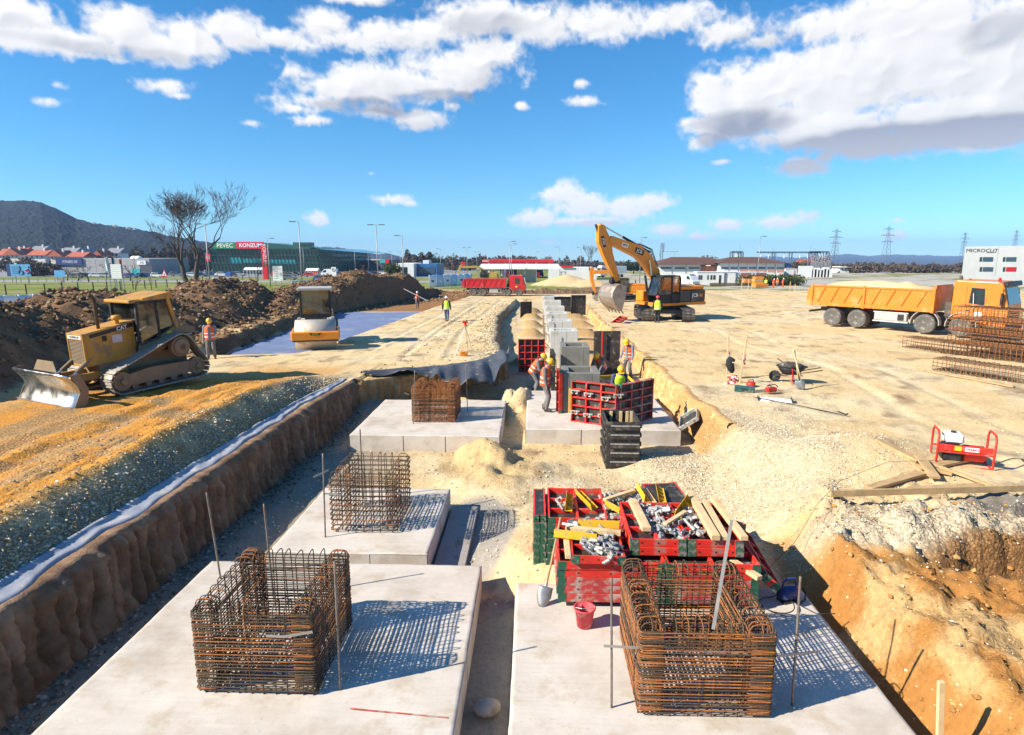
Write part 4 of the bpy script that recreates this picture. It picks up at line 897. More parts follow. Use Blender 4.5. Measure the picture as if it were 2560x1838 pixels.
def pier(x, y, w, d, z0, z1, m, label, wall=.22):
    t = thing('concrete_pier', label, 'pier', (x, y, z0), group='hollow concrete piers in the trench'); h = z1-z0; M_ = M()
    for s in (-1, 1): M_.span((s*(w/2-wall), -d/2, 0), (s*w/2, d/2, h), .012); M_.span((-w/2+wall, s*(d/2-wall), 0), (w/2-wall, s*d/2, h-.002), .012)
    M_.span((-w/2+wall, -d/2+wall, 0), (w/2-wall, d/2-wall, h*.4)); M_.obj('pier_wall', MT[m], t)
    M().box((.12, -d/2-.001, h*.55), (.012, .006, h*.85)).obj('joint', MT['wet_concrete'], t)
pier(1.50, 19.75, 1.15, 1.35, -.56, .72, 'wet_concrete', 'wet dark concrete pier inside the opened red box form')
pier(1.62, 24.6, 1.10, 1.35, -.80, .82, 'wet_concrete', 'fresh brownish concrete pier behind the box form')
for k, (y, lab) in enumerate(((31.2, 'white concrete pier in the trench, nearest of the row'), (35.7, 'white concrete pier in the trench, second of the row'), (40.3, 'white concrete pier in the trench, third of the row'), (44.9, 'white concrete pier in the trench, fourth of the row'), (50.5, 'white concrete pier in the trench, fifth of the row'), (55.5, 'white concrete pier in the trench, farthest of the row'))): pier(1.50, y, 1.36, 1.3, -.75, .62, 'concrete_new', lab)
form_panel(1.25, 1.5, 1, 1, 'dark form board leaning on the left of the fresh brownish pier', (.80, 23.4, -.02), (math.pi/2, 0, R(-88)), face='form_black', ribs=False, caps=None, paint='form_black', group='panels standing in the trench')
form_panel(1.5, .8, 2, 1, 'dark form board with orange edge lying beside the right trench wall', (3.05, 23.4, -.45), (.25, .0, .35), face='form_black', ribs=False, caps=None, paint='yellow_paint', group='panels standing in the trench')
form_panel(1.4, 1.5, 1, 1, 'dark form board standing behind the second white pier', (2.4, 52.3, .05), (math.pi/2, 0, 0), face='form_black', ribs=False, caps=None, paint='form_black', group='panels standing in the trench')
form_panel(1.2, 1.7, 1, 1, 'black form board standing at the far end of the trench', (3.6, 50.6, .2), (math.pi/2, 0, R(8)), face='form_black', ribs=False, caps=None, paint='form_black', group='panels standing in the trench')
form_panel(.9, 1.5, 1, 1, 'black form board at the far left trench wall', (-.6, 47.5, .0), (math.pi/2, 0, R(20)), face='form_black', ribs=False, caps=None, paint='form_black', group='panels standing in the trench')
for k, (x, y) in enumerate(((.62, 22.9), (.55, 30.2), (.58, 34.8), (.6, 39.4))):
    m = M(); m.tube([(0, 0, 0), (.0, 0, 1.75)], .022, 6); m.tube([(0, 0, .95), (.55, -.02, .35)], .018, 6); m.tube([(0, 0, 1.35), (.22, 0, 1.35), (.24, 0, .95)], .015, 6)
    tag(m.obj('steel_prop', MT['steel_rod'], None, (x, y, -.85)), ['dark steel prop before the fresh brownish pier', 'dark steel prop before the nearest white pier', 'dark steel prop before the second white pier', 'dark steel prop before the third white pier'][k], 'prop', 'steel props by the piers')
# ribbed black column form
t = thing('column_form', 'black ribbed column form box standing in the sandy pit', 'column form', (2.29, 15.86, hz(2.29, 15.6)-.03), (0, 0, R(-1)))
W_, D_, H_ = .84, 1.28, 1.24
for n, a, b in (('front_board', (-W_/2, -D_/2, 0), (W_/2, -D_/2+.035, H_)), ('rear_board', (-W_/2, D_/2-.035, 0), (W_/2, D_/2, H_)), ('side_board', (-W_/2, -D_/2+.036, 0), (-W_/2+.035, D_/2-.036, H_-.004)), ('side_board', (W_/2-.035, -D_/2+.036, 0), (W_/2, D_/2-.036, H_-.004))): M().span(a, b, .004).obj(n, MT['form_black'], t)
for k in range(5):
    z = .10+k*.235; m = M(); m.span((-W_/2+.10, -D_/2-.055, z), (W_/2-.02, -D_/2-.001, z+.10), .008); m.obj('rib', MT['form_black'], t)
    m = M(); m.span((-W_/2+.10, -D_/2-.062, z+.10), (W_/2-.02, -D_/2-.002, z+.115)); m.obj('rib_edge', MT['zinc'], t)
    m = M(); m.span((-W_/2-.045, -D_/2+.06, z+.03), (-W_/2-.001, D_/2-.02, z+.13), .008); m.obj('rib', MT['form_black'], t)
    m = M(); m.span((W_/2+.001, -D_/2+.06, z+.03), (W_/2+.045, D_/2-.02, z+.13), .008); m.obj('rib', MT['form_black'], t)
for x in (-.18, .08, .25, .36): M().span((x-.045, D_/2-.075, .1), (x+.03, D_/2-.037, H_-.03), .004).obj('timber', MT['wood_new'], t)
# sheet leaning on the bank, scrap by the excavator
form_panel(.62, .95, 1, 1, 'shiny black form board leaning on the bank right of the shutters', (4.62, 17.9, -.42), (R(8), R(-38), R(-20)), face='form_black', ribs=False, caps=None, paint='zinc', group='boards lying about')
form_panel(.5, 2.6, 1, 4, 'red formwork panel lying on the ground below the excavator bucket', (5.3, 39.2, .12), (.1, .12, R(-22)), group='boards lying about')
m = M(); m.prism([(-.9, -.6), (.7, -.75), (.95, .5), (-.5, .75)], (0, 0, 0), (1, 0, 0), (0, 1, 0), (0, 0, .02)); tag(m.obj('plywood_board', MT['wood_new'], None, (5.25, 37.6, .10), (.08, .05, .3)), 'pale plywood board on the trench edge below the excavator bucket', 'board')
# grey membrane over the far pit wall
def membrane():
    far = [(-6.3, 22.1), (-5.2, 23.0), (-4.2, 23.8), (-3.2, 24.6), (-2.4, 25.2), (-1.9, 26.2), (-1.6, 27.8), (-1.45, 29.5)]
    near = [(-6.1, 21.7, .12), (-4.8, 21.9, .17), (-3.85, 22.0, .10), (-3.2, 21.3, .02), (-2.3, 20.9, .0), (-1.45, 21.3, -.02), (-1.0, 23.6, .30), (-1.1, 28.6, .10)]
    m = M(); m.smooth = True; n = 70
    L = np.linspace(0, 7, n+1); k = np.arange(8)
    fx, fy = np.interp(L, k, [p[0] for p in far]), np.interp(L, k, [p[1] for p in far]); qx, qy, qz = (np.interp(L, k, [p[i] for p in near]) for i in range(3))
    fz = HZ(fx, fy)+.03
    def fn(u, v):
        i = int(round(u*n)); w = v; x = fx[i]*(1-w)+qx[i]*w; y = fy[i]*(1-w)+qy[i]*w; z = fz[i]*(1-w)+qz[i]*w
        z += .16*math.sin(math.pi*w)*(.3+.7*abs(math.sin(i*.19)))+.10*math.sin(i*.42+w*2.5)*w+.07*math.sin(i*.9-w*4)*w*(i > 20)
        if x < XL(y)+0 or y > YF(x)-.05: z = max(z, hz(x, y)+.03)
        return (x, y, z)
    m.grid(n, 14, fn); o = m.obj('membrane_sheet', MT['membrane']); o.modifiers.new('t', 'SOLIDIFY').thickness = .008
    tag(o, 'dark grey plastic membrane hanging over the far edge of the pit', 'membrane')
membrane()
# ================================================================== MACHINES
mat('cat_yellow', (.50, .245, .03), .5, var=.12, scale=3, bump=.05, bscale=40, dirt=(.27, .18, .09), damt=.42, dscale=1.6)
mat('dusty_paint', (.25, .18, .105), .8, var=.2, scale=4, bump=.12, bscale=30, dirt=(.24, .175, .115), damt=.4, dscale=2)
mat('digger_orange', (.70, .235, .008), .42, var=.08, scale=2, dirt=(.52, .27, .07), damt=.15, dscale=2, coat=.2)
mat('truck_orange', (.70, .19, .010), .42, var=.07, scale=1.5, dirt=(.58, .28, .08), damt=.22, dscale=1.3, coat=.2)
mat('truck_red', (.52, .012, .018), .38, var=.10, scale=1.5, dirt=(.40, .10, .08), damt=.15, dscale=1.3, coat=.3)
mat('digger_yellow', (.52, .36, .06), .55, var=.15, scale=2, dirt=(.30, .22, .10), damt=.3, dscale=2)
mat('dark_grey_paint', (.055, .055, .055), .5, var=.15, scale=3, dirt=(.20, .17, .12), damt=.2)
mat('grey_paint', (.40, .39, .37), .55, var=.1, scale=3, dirt=(.45, .36, .24), damt=.22)
mat('drum_steel', (.52, .47, .42), .5, .35, var=.12, scale=3, dirt=(.50, .41, .29), damt=.45, dscale=3)
mat('track_steel', (.16, .14, .125), .5, .6, var=.3, scale=6, dirt=(.26, .21, .15), damt=.3, dscale=4)
mat('sand', (.64, .48, .26), .95, var=.15, scale=5, bump=.8, bscale=16, dirt=(.55, .38, .18), damt=.2)
mat('sticker_white', (.78, .77, .74), .5, var=.04); mat('sticker_black', (.015, .015, .015), .5, var=.2); mat('sticker_yellow', (.82, .55, .03), .5, var=.05); mat('sticker_pink', (.62, .52, .52), .6, var=.06)
mat('dusty_shoe', (.40, .36, .30), .6, .3, var=.2, scale=5, dirt=(.34, .27, .19), damt=.3)
mat('bucket_steel', (.40, .34, .28), .45, .6, var=.2, scale=2.5, bump=.08, bscale=25, dirt=(.28, .20, .13), damt=.3, dscale=2)

def hull_path(circles, step):
    pts = [(x+r*math.cos(a), z+r*math.sin(a)) for x, z, r in circles for a in np.linspace(0, 2*math.pi, 72, endpoint=False)]
    pts = sorted(pts); H = []
    for seq in (pts, pts[::-1]):
        h = []
        for p in seq:
            while len(h) > 1 and (h[-1][0]-h[-2][0])*(p[1]-h[-2][1])-(h[-1][1]-h[-2][1])*(p[0]-h[-2][0]) <= 0: h.pop()
            h.append(p)
        H += h[:-1]
    H.append(H[0]); a = np.array(H); L = np.concatenate([[0], np.cumsum(np.hypot(*np.diff(a, axis=0).T))]); n = int(L[-1]/step)
    s = np.linspace(0, L[-1], n, endpoint=False); q = np.stack([np.interp(s, L, a[:, 0]), np.interp(s, L, a[:, 1])], 1)
    t = np.roll(q, -1, 0)-np.roll(q, 1, 0); return q, np.arctan2(t[:, 1], t[:, 0]), H
def track(root, y, w, circles, step, shoe_mat, frame_poly, frame_mat, hub_mat, grouser=.03):
    q, ang, H = hull_path(circles, step)
    m = M(); m.box((0, 0, -.018), (step*.93, w, .032), b=.004); m.box((step*.30, 0, -.03-grouser/2), (.022, w*.98, grouser))
    me = m.mesh('track_shoe', shoe_mat)
    for (x, z), a in zip(q, ang): put('track_shoe', me, root, (x, y, z), (0, -a, 0))
    inner = hull_path([(x, z, r-.035) for x, z, r in circles], .12)[0]; m = M()
    m.tube([(x, y, z) for x, z in inner], .045, 5, True); m.obj('chain', MT['track_steel'], root)
    for x, z, r in circles:
        m = M(); m.smooth = False; rr_ = r-.07
        m.lathe([(rr_, -.09), (rr_, .09), (rr_*.86, .10), (rr_*.55, .06), (rr_*.32, .10), (rr_*.30, .19), (0, .19)], (x, y+math.copysign(.10, y), z), (0, math.copysign(1, y), 0), 20); m.obj('idler', hub_mat, root)
    if frame_poly: m = M(); m.prism(frame_poly, (0, y, 0), (1, 0, 0), (0, 0, 1), (0, w*.62, 0), True); m.obj('track_frame', frame_mat, root)

def bulldozer(loc, rot, label):
    t = thing('bulldozer', label, 'bulldozer', loc, rot); Y = MT['cat_yellow']; DU = MT['dusty_paint']; BK = MT['black_metal']
    for s in (-1, 1):
        track(t, s*.92, .56, [(1.22, .40, .36), (-1.30, .40, .36), (-.80, 1.13, .40)], .165, MT['dusty_shoe'], [(-1.2, .22), (1.15, .22), (1.2, .55), (.3, .66), (-1.2, .60)], DU, DU)
        for k in range(5): m = M(); m.cyl((-.85+k*.42, s*.78, .17), (-.85+k*.42, s*1.08, .17), .10, n=12); m.obj('roller', MT['track_steel'], t)
        m = M(); m.lathe([(.27, 0), (.27, .12), (.22, .16), (0, .16)], (-.80, s*1.05, 1.13), (0, s, 0), 20); m.obj('final_drive', DU, t)
        m = M(); m.box((1.65, s*.42, .62), (2.0, .14, .22), b=.02); m.obj('push_arm', Y, t)
        m = M(); m.cyl((1.35, s*.36, 1.35), (2.1, s*.40, .80), .06, n=10); m.obj('lift_cylinder', DU, t)
        m = M(); m.cyl((2.1, s*.40, .80), (2.60, s*.42, .52), .035, n=10); m.obj('cylinder_rod', MT['steel_bright'], t)
    m = M(); m.span((-1.45, -.40, .50), (1.45, .40, 1.02), .03); m.obj('main_frame', DU, t)
    # hood
    m = M(); m.prism([(.25, .98), (1.72, .90), (1.72, 1.90), (.25, 2.10)], (0, 0, 0), (1, 0, 0), (0, 0, 1), (0, .86, 0), True); m.obj('hood', Y, t)
    for s in (-1, 1):
        m = M(); m.prism([(.27, 1.92), (1.60, 1.74), (1.60, 1.85), (.27, 2.05)], (0, s*.432, 0), (1, 0, 0), (0, 0, 1), (0, s*.006, 0)); m.obj('stripe', MT['sticker_black'], t)
        text('CAT', .17, MT['sticker_white'], t, (.62, s*.442, 1.925), (-s, 0, s*.12), (0, 0, 1), bold=.003)
        m = M(); m.box((.80, s*.434, 1.62), (.30, .008, .24)); m.obj('notice', MT['sticker_pink'], t)
        m = M(); m.box((1.18, s*.434, 1.68), (.14, .02, .16), b=.01); m.obj('grab_plate', BK, t)
    m = M(); gy = .40
    for a, b in (((1.72, -.43, .90), (1.80, -.38, 1.90)), ((1.72, .38, .90), (1.80, .43, 1.90)), ((1.72, -.38, .90), (1.80, .38, .97)), ((1.72, -.38, 1.70), (1.80, .38, 1.90))): m.span(a, b, .008)
    m.obj('grille_frame', Y, t)
    m = M(); m.span((1.721, -.37, .975), (1.735, .37, 1.695)); m.obj('radiator', MT['sticker_black'], t)
    for k in range(17): m = M(); m.box((1.768, 0, 1.0+k*.042), (.05, .75, .012), (0, .5, 0)); m.obj('grille_slat', MT['dusty_paint'], t)
    m = M(); m.box((1.803, 0, 1.79), (.006, .70, .10)); m.obj('name_plate', MT['sticker_white'], t)
    text('CATERPILLAR', .085, MT['sticker_black'], t, (1.808, 0, 1.79), (0, 1, 0), (0, 0, 1))
    m = M(); m.smooth = True; m.tube([(1.18, .2, 1.9), (1.18, .2, 2.55), (1.18, .2, 2.84), (1.22, .2, 2.95), (1.32, .2, 3.0)], [.045, .055, .055, .06, .065], 12); m.obj('exhaust_stack', MT['rust_dark'], t)
    m = M(); m.smooth = True; m.lathe([(.05, 0), (.05, .12), (.14, .13), (.16, .20), (.13, .27), (0, .28)], (.62, .24, 2.04), n=16); m.obj('air_cleaner', Y, t)
    # cab
    for s in (-1, 1):
        f = M()
        for a, b in (((.28, 1.30), (.22, 2.66)), ((-.42, 1.55), (-.42, 2.66)), ((-.98, 1.75), (-.95, 2.66))): f.beam((a[0], s*.66, a[1]), (b[0], s*.66, b[1]), .07, .07, (0, 1, 0))
        f.span((-.95, s*.66-.035, 2.60), (.22, s*.66+.035, 2.70)); f.beam((.28, s*.66, 1.32), (-.42, s*.66, 1.50), .06, .08, (0, 1, 0)); f.obj('cab_frame', BK, t)
        m = M(); m.prism([(.20, 1.40), (-.38, 1.60), (-.38, 2.60), (.17, 2.60)], (0, s*.67, 0), (1, 0, 0), (0, 0, 1), (0, .008, 0), True); m.obj('door_glass', MT['cab_glass'], t)
        m = M(); m.prism([(-.46, 1.72), (-.93, 1.82), (-.92, 2.60), (-.46, 2.60)], (0, s*.67, 0), (1, 0, 0), (0, 0, 1), (0, .008, 0), True); m.obj('side_glass', MT['cab_glass'], t)
        m = M(); m.prism([(.30, 1.0), (.30, 1.36), (-.42, 1.52), (-.95, 1.78), (-1.65, 1.66), (-1.70, 1.38), (-.95, 1.30), (-.4, 1.05)], (0, s*.60, 0), (1, 0, 0), (0, 0, 1), (0, s*.10, 0)); m.obj('side_panel', DU, t)
        m = M(); m.beam((-1.02, s*.62, 1.70), (-.80, s*.62, 2.82), .12, .24, (0, 1, 0), .015); m.obj('rear_post', Y, t)
        m = M(); m.prism([(-.9, 1.50), (-.78, 1.64), (-.66, 1.62), (-.64, 1.38), (-.86, 1.38)], (0, s*.702, 0), (1, 0, 0), (0, 0, 1), (0, s*.004, 0)); m.obj('warning_label', MT['sticker_yellow'], t)
        m = M(); m.beam((-1.2, s*.703, 1.46), (-1.65, s*.703, 1.40), .006, .10); m.obj('model_plate', MT['sticker_black'], t)
        text('D5M', .09, MT['sticker_white'], t, (-1.42, s*.708, 1.43), (-s, 0, 0), (0, 0, 1))
    m = M(); m.span((-.9, -.6, 1.02), (.28, .6, 1.28)); m.obj('cab_floor', BK, t)
    m = M(); m.span((.20, -.62, 2.05), (.208, .62, 2.60)); m.obj('windscreen', MT['cab_glass'], t)
    m = M(); m.span((-.97, -.6, 1.85), (-.962, .6, 2.6)); m.obj('rear_glass', MT['cab_glass'], t)
    m = M(); m.prism([(-1.0, 2.70), (.02, 2.70), (.02, 2.78), (-.85, 2.90), (-1.0, 2.90)], (0, 0, 0), (1, 0, 0), (0, 0, 1), (0, 1.42, 0), True); m.obj('roof', Y, t)
    m = M(); m.span((.03, -.68, 2.66), (.42, .68, 2.76), .02); m.obj('front_visor', Y, t)
    m = M(); m.span((-.62, -.26, 1.28), (-.15, .26, 1.50), .05); m.box((-.62, 0, 1.85), (.14, .50, .75), (0, -.1, 0), b=.05); m.obj('seat', BK, t)
    m = M(); m.tube([(.0, .15, 1.3), (.0, .15, 1.75)], .02, 6); m.tube([(.05, -.2, 1.3), (.0, -.22, 1.7)], .02, 6); m.obj('lever', BK, t)
    m = M(); m.prism([(-1.72, 1.02), (-.98, 1.02), (-.98, 1.72), (-1.68, 1.55)], (0, 0, 0), (1, 0, 0), (0, 0, 1), (0, 1.16, 0), True); m.obj('fuel_tank', DU, t)
    for s in (-1, 1): m = M(); m.box((-.95, s*.52, 2.78), (.16, .16, .12), b=.02); m.obj('work_lamp', BK, t)
    # blade
    m = M(); m.smooth = True; Wb = 1.48
    def bl(u, v):
        z = -.06+1.02*v; x = 2.80-.26*math.sin(math.pi*min(1, v*1.05))+.10*(1-v)+.06*v; return (x, (u-.5)*2*Wb, z)
    m.grid(4, 18, bl); o = m.obj('blade_face', MT['steel_bright'], t); md = o.modifiers.new('t', 'SOLIDIFY'); md.thickness = .03; md.offset = 1
    m = M(); m.box((2.905, 0, -.03), (.03, 2*Wb+.02, .20), (0, .35, 0)); m.obj('cutting_edge', MT['steel_bright'], t)
    for s in (-1, 1): m = M(); m.prism([(2.93, -.10), (2.48, .05), (2.40, .5), (2.58, .98), (2.84, .97), (2.60, .5)], (0, s*(Wb+.012), 0), (1, 0, 0), (0, 0, 1), (0, .022, 0), True); m.obj('end_plate', DU, t)
    m = M(); m.prism([(-.62, 0), (.62, 0), (.42, .30), (-.42, .30)], (2.70, 0, .95), (0, 1, 0), (-.15, 0, 1), (.02, 0, 0)); m.obj('spill_guard', MT['dusty_paint'], t)
    m = M(); m.box((2.50, 0, .36), (.16, 2.3, .24), b=.03); m.box((2.48, 0, .72), (.12, 1.9, .14), b=.03); m.obj('blade_frame', Y, t)
    return t
bulldozer((-12.92, 19.75, .20), (0, R(2.5), R(-116)), 'yellow tracked bulldozer with shiny blade on the gravel berm')

def wheel_meshes(r, w, dusty=True):
    m = M(); m.smooth = True; m.lathe([(r*.56, -w/2), (r*.90, -w/2), (r*.985, -w*.40), (r, -w*.25), (r, w*.25), (r*.985, w*.40), (r*.90, w/2), (r*.72, w/2+.012), (r*.56, w/2-.02)], (0, 0, 0), (0, 1, 0), 28)
    ty = m.mesh('tyre', MT['tyre_dusty' if dusty else 'rubber'])
    m = M(); m.lathe([(r*.57, -w*.42), (r*.57, w*.40), (r*.50, w*.40), (r*.46, w*.26), (r*.30, w*.20), (r*.27, w*.36), (r*.16, w*.40), (0, w*.40)], (0, 0, 0), (0, 1, 0), 24)
    for k in range(8): a = k*math.pi/4; m.cyl((r*.38*math.cos(a), w*.20, r*.38*math.sin(a)), (r*.38*math.cos(a), w*.28, r*.38*math.sin(a)), r*.035, n=6)
    return ty, m.mesh('rim', MT['aluminium'])
def wheel(root, wm, loc, side, name='wheel'):
    ty = put(name, wm[0], root, loc, (0, 0, 0 if side > 0 else math.pi)); put('rim', wm[1], ty); return ty
def fender(root, x, z, r, y, w, mname):
    m = M(); n = 12; P = [(x+r*math.cos(R(a)), z+r*math.sin(R(a))) for a in np.linspace(-5, 185, n)]; Q = [(x+(r+.035)*math.cos(R(a)), z+(r+.035)*math.sin(R(a))) for a in np.linspace(185, -5, n)]
    vs = [(a, y-w/2, b) for a, b in P+Q]+[(a, y+w/2, b) for a, b in P+Q]; k = 2*n
    m.add(vs, [(i, (i+1) % k, k+(i+1) % k, k+i) for i in range(k)]+[(i, k-1-i, k-2-i, i+1) for i in range(n-1)]+[(k+i+1, 2*k-2-i, 2*k-1-i, k+i) for i in range(n-1)]); m.obj('fender', MT[mname], root)
def dump_truck(label, paint, loc, rot, ribs, load, cab_style, scale=1.0, text_on=None):
    t = thing('dump_truck', label, 'truck', loc, rot, scale=scale); P = MT[paint]; BK = MT['black_metal']; CH = MT['chassis']; wm = wheel_meshes(.53, .30)
    for k, x in enumerate((0, 1.42, 4.95, 6.62)):
        for s in (-1, 1):
            if k < 2: wheel(t, wm, (x, s*1.08, .53), s); wheel(t, wm, (x, s*.74, .53), -s)
            else: wheel(t, wm, (x, s*1.06, .53), s)
        m = M(); m.cyl((x, -1.0, .53), (x, 1.0, .53), .08, n=8); m.obj('axle', CH, t)
    for s in (-1, 1):
        m = M(); m.span((-1.1, s*.36-.05, .80), (7.2, s*.36+.05, 1.05), .01); m.obj('chassis_rail', CH, t)
        m = M(); m.span((2.35, s*1.18-.30*(s > 0), .55), (4.05, s*1.18+.30*(s < 0), 1.02), .03); o = m.obj('side_tank', MT['grey_paint'], t)
        m = M(); m.span((2.30, s*1.19-.01, .48), (4.12, s*1.19+.01, .55)); m.span((2.30, s*1.19-.01, 1.0), (4.12, s*1.19+.01, 1.06)); m.obj('side_guard', MT['aluminium'], t)
        m = M(); m.box((3.75, s*1.195, .78), (.32, .012, .34)); m.obj('battery_cover', BK, t)
        for x in (4.95, 6.62): fender(t, x, .56, .68, s*1.06, .40, 'grey_paint' if cab_style == 0 or x < 6 else paint)
        if cab_style: fender(t, 0, .56, .64, s*.94, .66, 'grey_paint'); fender(t, 1.42, .56, .64, s*.94, .66, 'grey_paint')
    # tipper body
    x0, x1, z0, z1, wb = -1.35, (5.35 if cab_style == 0 else 4.72), 1.30, 2.42, 1.25
    m = M(); m.span((x0, -wb, z0-.10), (x1, wb, z0+.02), .01); m.obj('bed_floor', P, t)
    for s in (-1, 1):
        m = M(); m.span((x0, s*wb-.03, z0+.021), (x1, s*wb+.03, z1), .008); m.obj('bed_side', P, t)
        m = M(); m.span((x0, s*(wb+.045)-.035, z1-.10), (x1, s*(wb+.045)+.035, z1), .012); m.obj('top_rail', P, t)
        m = M(); m.span((x0, s*(wb+.05)-.03, z0-.12), (x1, s*(wb+.05)+.03, z0+.10), .012); m.obj('bottom_rail', P, t)
        for xp in (x0+.06, (x0+x1)/2-.25, x1-.06): m = M(); m.span((xp-.07, s*(wb+.06)-.05, z0-.16), (xp+.07, s*(wb+.06)+.05, z1+.05), .012); m.obj('post', P, t)
        for k in range(ribs):
            xa = x0+.30+(k+.15)*(x1-x0-.5)/ribs; m = M(); m.beam((xa, s*(wb+.05), z0+.10), (xa+.42, s*(wb+.05), z1-.12), .06, .07, (0, 1, 0), .006); m.obj('rib', P, t)
        for k in range(6): m = M(); m.box((x0+.6+k*.98, s*(wb+.09), z0-.06), (.10, .05, .09), b=.01); m.obj('hinge', P, t)
    m = M(); m.span((x1-.06, -wb+.031, z0+.021), (x1, wb-.031, z1+.22), .008); m.obj('headboard', P, t)
    m = M(); m.prism([(x0-.34, z0-.10), (x0-.02, z0-.10), (x0-.02, z1-.06), (x0-.22, z1-.30)], (0, 0, 0), (1, 0, 0), (0, 0, 1), (0, 2*wb, 0), True); m.obj('tailgate', P, t)
    if load:
        m = M(); m.smooth = True
        def ld(u, v):
            a = u*2-1; b = v*2-1; h = max(0, 1-abs(a)**3)*max(0, 1-abs(b)**2.2); x = x0+.12+(x1-x0-.3)*u; y = b*(wb-.06)
            return (x, y, z1-.20+.46*h*(.8+.5*float(vnoise(np.array([x*1.4]), np.array([y*1.4]), 9)[0]))+.03*float(vnoise(np.array([x*6]), np.array([y*6]), 4)[0]))
        m.grid(48, 20, ld); m.obj('sand_load', MT['sand'], t)
    # cab
    c0, c1 = (6.10, 8.45) if cab_style == 0 else (5.25, 7.4)
    prof = [(c0, .95), (c1+.05, .62), (c1+.10, 1.35), (c1+.06, 1.75), (c1-.22, 2.78), (c1-.45, 2.92), (c0+.10, 2.95), (c0, 2.85)]
    wins = [(c0+.78, 1.80), (c0+1.42, 1.72), (c0+1.36, 2.52), (c0+.84, 2.55)]
    m = M(); m.prism(prof, (0, 0, 0), (1, 0, 0), (0, 0, 1), (0, 2.36, 0), True); o = m.obj('cab_body', P, t); bv = o.modifiers.new('b', 'BEVEL'); bv.width = .07; bv.segments = 3; bv.limit_method = 'ANGLE'
    for s in (-1, 1):
        U = (1, 0, 0)
        m = M(); m.prism([(a+(.03 if i in (1, 2) else -.03)*1, b+(.03 if i > 1 else -.03)) for i, (a, b) in enumerate(wins)], (0, s*1.181, 0), U, (0, 0, 1), (0, s*.006, 0)); m.obj('window_seal', BK, t)
        m = M(); m.prism(wins, (0, s*1.188, 0), U, (0, 0, 1), (0, s*.004, 0)); m.obj('door_window', MT['glass_dark'], t)
        m = M(); m.box((c0+.62, s*1.183, 1.85), (.012, .006, 1.6)); m.box((c0+1.50, s*1.183, 1.70), (.012, .006, 1.3)); m.obj('door_seam', BK, t)
        m = M(); m.box((c0+.74, s*1.19, 1.40), (.16, .03, .05), b=.01); m.obj('door_handle', BK, t)
        m = M(); m.box((c1-.18, s*1.36, 2.05), (.10, .20, .62), b=.04); m.tube([(c1-.2, s*1.18, 2.55), (c1-.16, s*1.36, 2.5), (c1-.16, s*1.36, 2.3)], .018, 6); m.tube([(c1-.2, s*1.18, 1.6), (c1-.16, s*1.36, 1.65), (c1-.16, s*1.36, 1.85)], .018, 6); m.obj('mirror', BK, t)
        m = M(); m.box((c1+.075, s*.86, .86), (.06, .36, .20), (0, -.06, 0), b=.02); m.obj('headlight', MT['lens_clear'], t)
        if cab_style == 0: m = M(); m.box((c0+1.22, s*1.184, 1.22), (.34, .006, .30)); m.obj('notice', MT['sticker_white'], t); m = M(); m.beam((c0+1.0, s*1.21, 1.4), (c0+.92, s*1.21, 2.3), .02, .02); m.obj('grab_bar', MT['white_paint'], t)
        else: m = M(); m.box((c0+.95, s*1.184, 1.35), (.28, .006, .20)); m.obj('notice', MT['sticker_yellow'], t)
    fx = lambda z: c1+.06+(-.28)*(z-1.75)/1.03
    m = M(); m.prism([(-1.05, 1.78), (1.05, 1.78), (.98, 2.62), (-.98, 2.62)], (c1+.075+1.75*.2718, 0, 0), (0, 1, 0), (-.2718, 0, 1), (.012, 0, 0)); m.obj('windscreen', MT['glass_dark'], t)
    m = M(); m.box((c1-.12, 0, 2.80), (.22, 2.30, .26), (0, -.25, 0), b=.04); m.obj('sun_visor', MT['sticker_black'], t)
    m = M(); m.span((c1+.04, -1.15, .35), (c1+.18, 1.15, .72), .03); m.obj('bumper', BK, t)
    for k in range(4): m = M(); m.span((c1+.092, -.8, .98+k*.15), (c1+.112, .8, 1.06+k*.15), .005); m.obj('grille_bar', BK, t)
    m = M(); m.cyl((c0+.35, 0, 2.95), (c0+.35, 0, 3.0), .06); m.lathe([(.07, 0), (.065, .12), (.03, .17), (0, .17)], (c1-.55, -.6, 2.93)); m.obj('beacon', MT['lens_red' if cab_style == 0 else 'lens_orange'], t)
    m = M(); m.smooth = True; m.tube([(c0-.22, .6, .9), (c0-.22, .6, 3.0), (c0-.26, .6, 3.12)], .08, 10); m.obj('exhaust_stack', CH, t)
    m = M(); m.span((c0-.42, -.75, .95), (c0-.08, .45, 1.75), .03); m.obj('air_filter_box', CH, t)
    m = M(); m.span((-1.5, -1.15, .72), (-1.44, 1.15, .84)); m.obj('rear_bar', CH, t)
    for s in (-1, 1): m = M(); m.box((-1.51, s*.95, .78), (.03, .3, .10)); m.obj('tail_lamp', MT['lens_red'], t)
    return t
dump_truck('orange dump truck heaped with sand parked on the yard', 'truck_orange', (19.02, 39.22, .05), (0, 0, R(-49.9)), 8, True, 0)
p = GG(1184, 739.5); dump_truck('red dump truck with empty bed on the far side of the site', 'truck_red', (p.x, p.y+1.1, p.z+.0), (0, 0, R(-2)), 7, False, 1, .94)

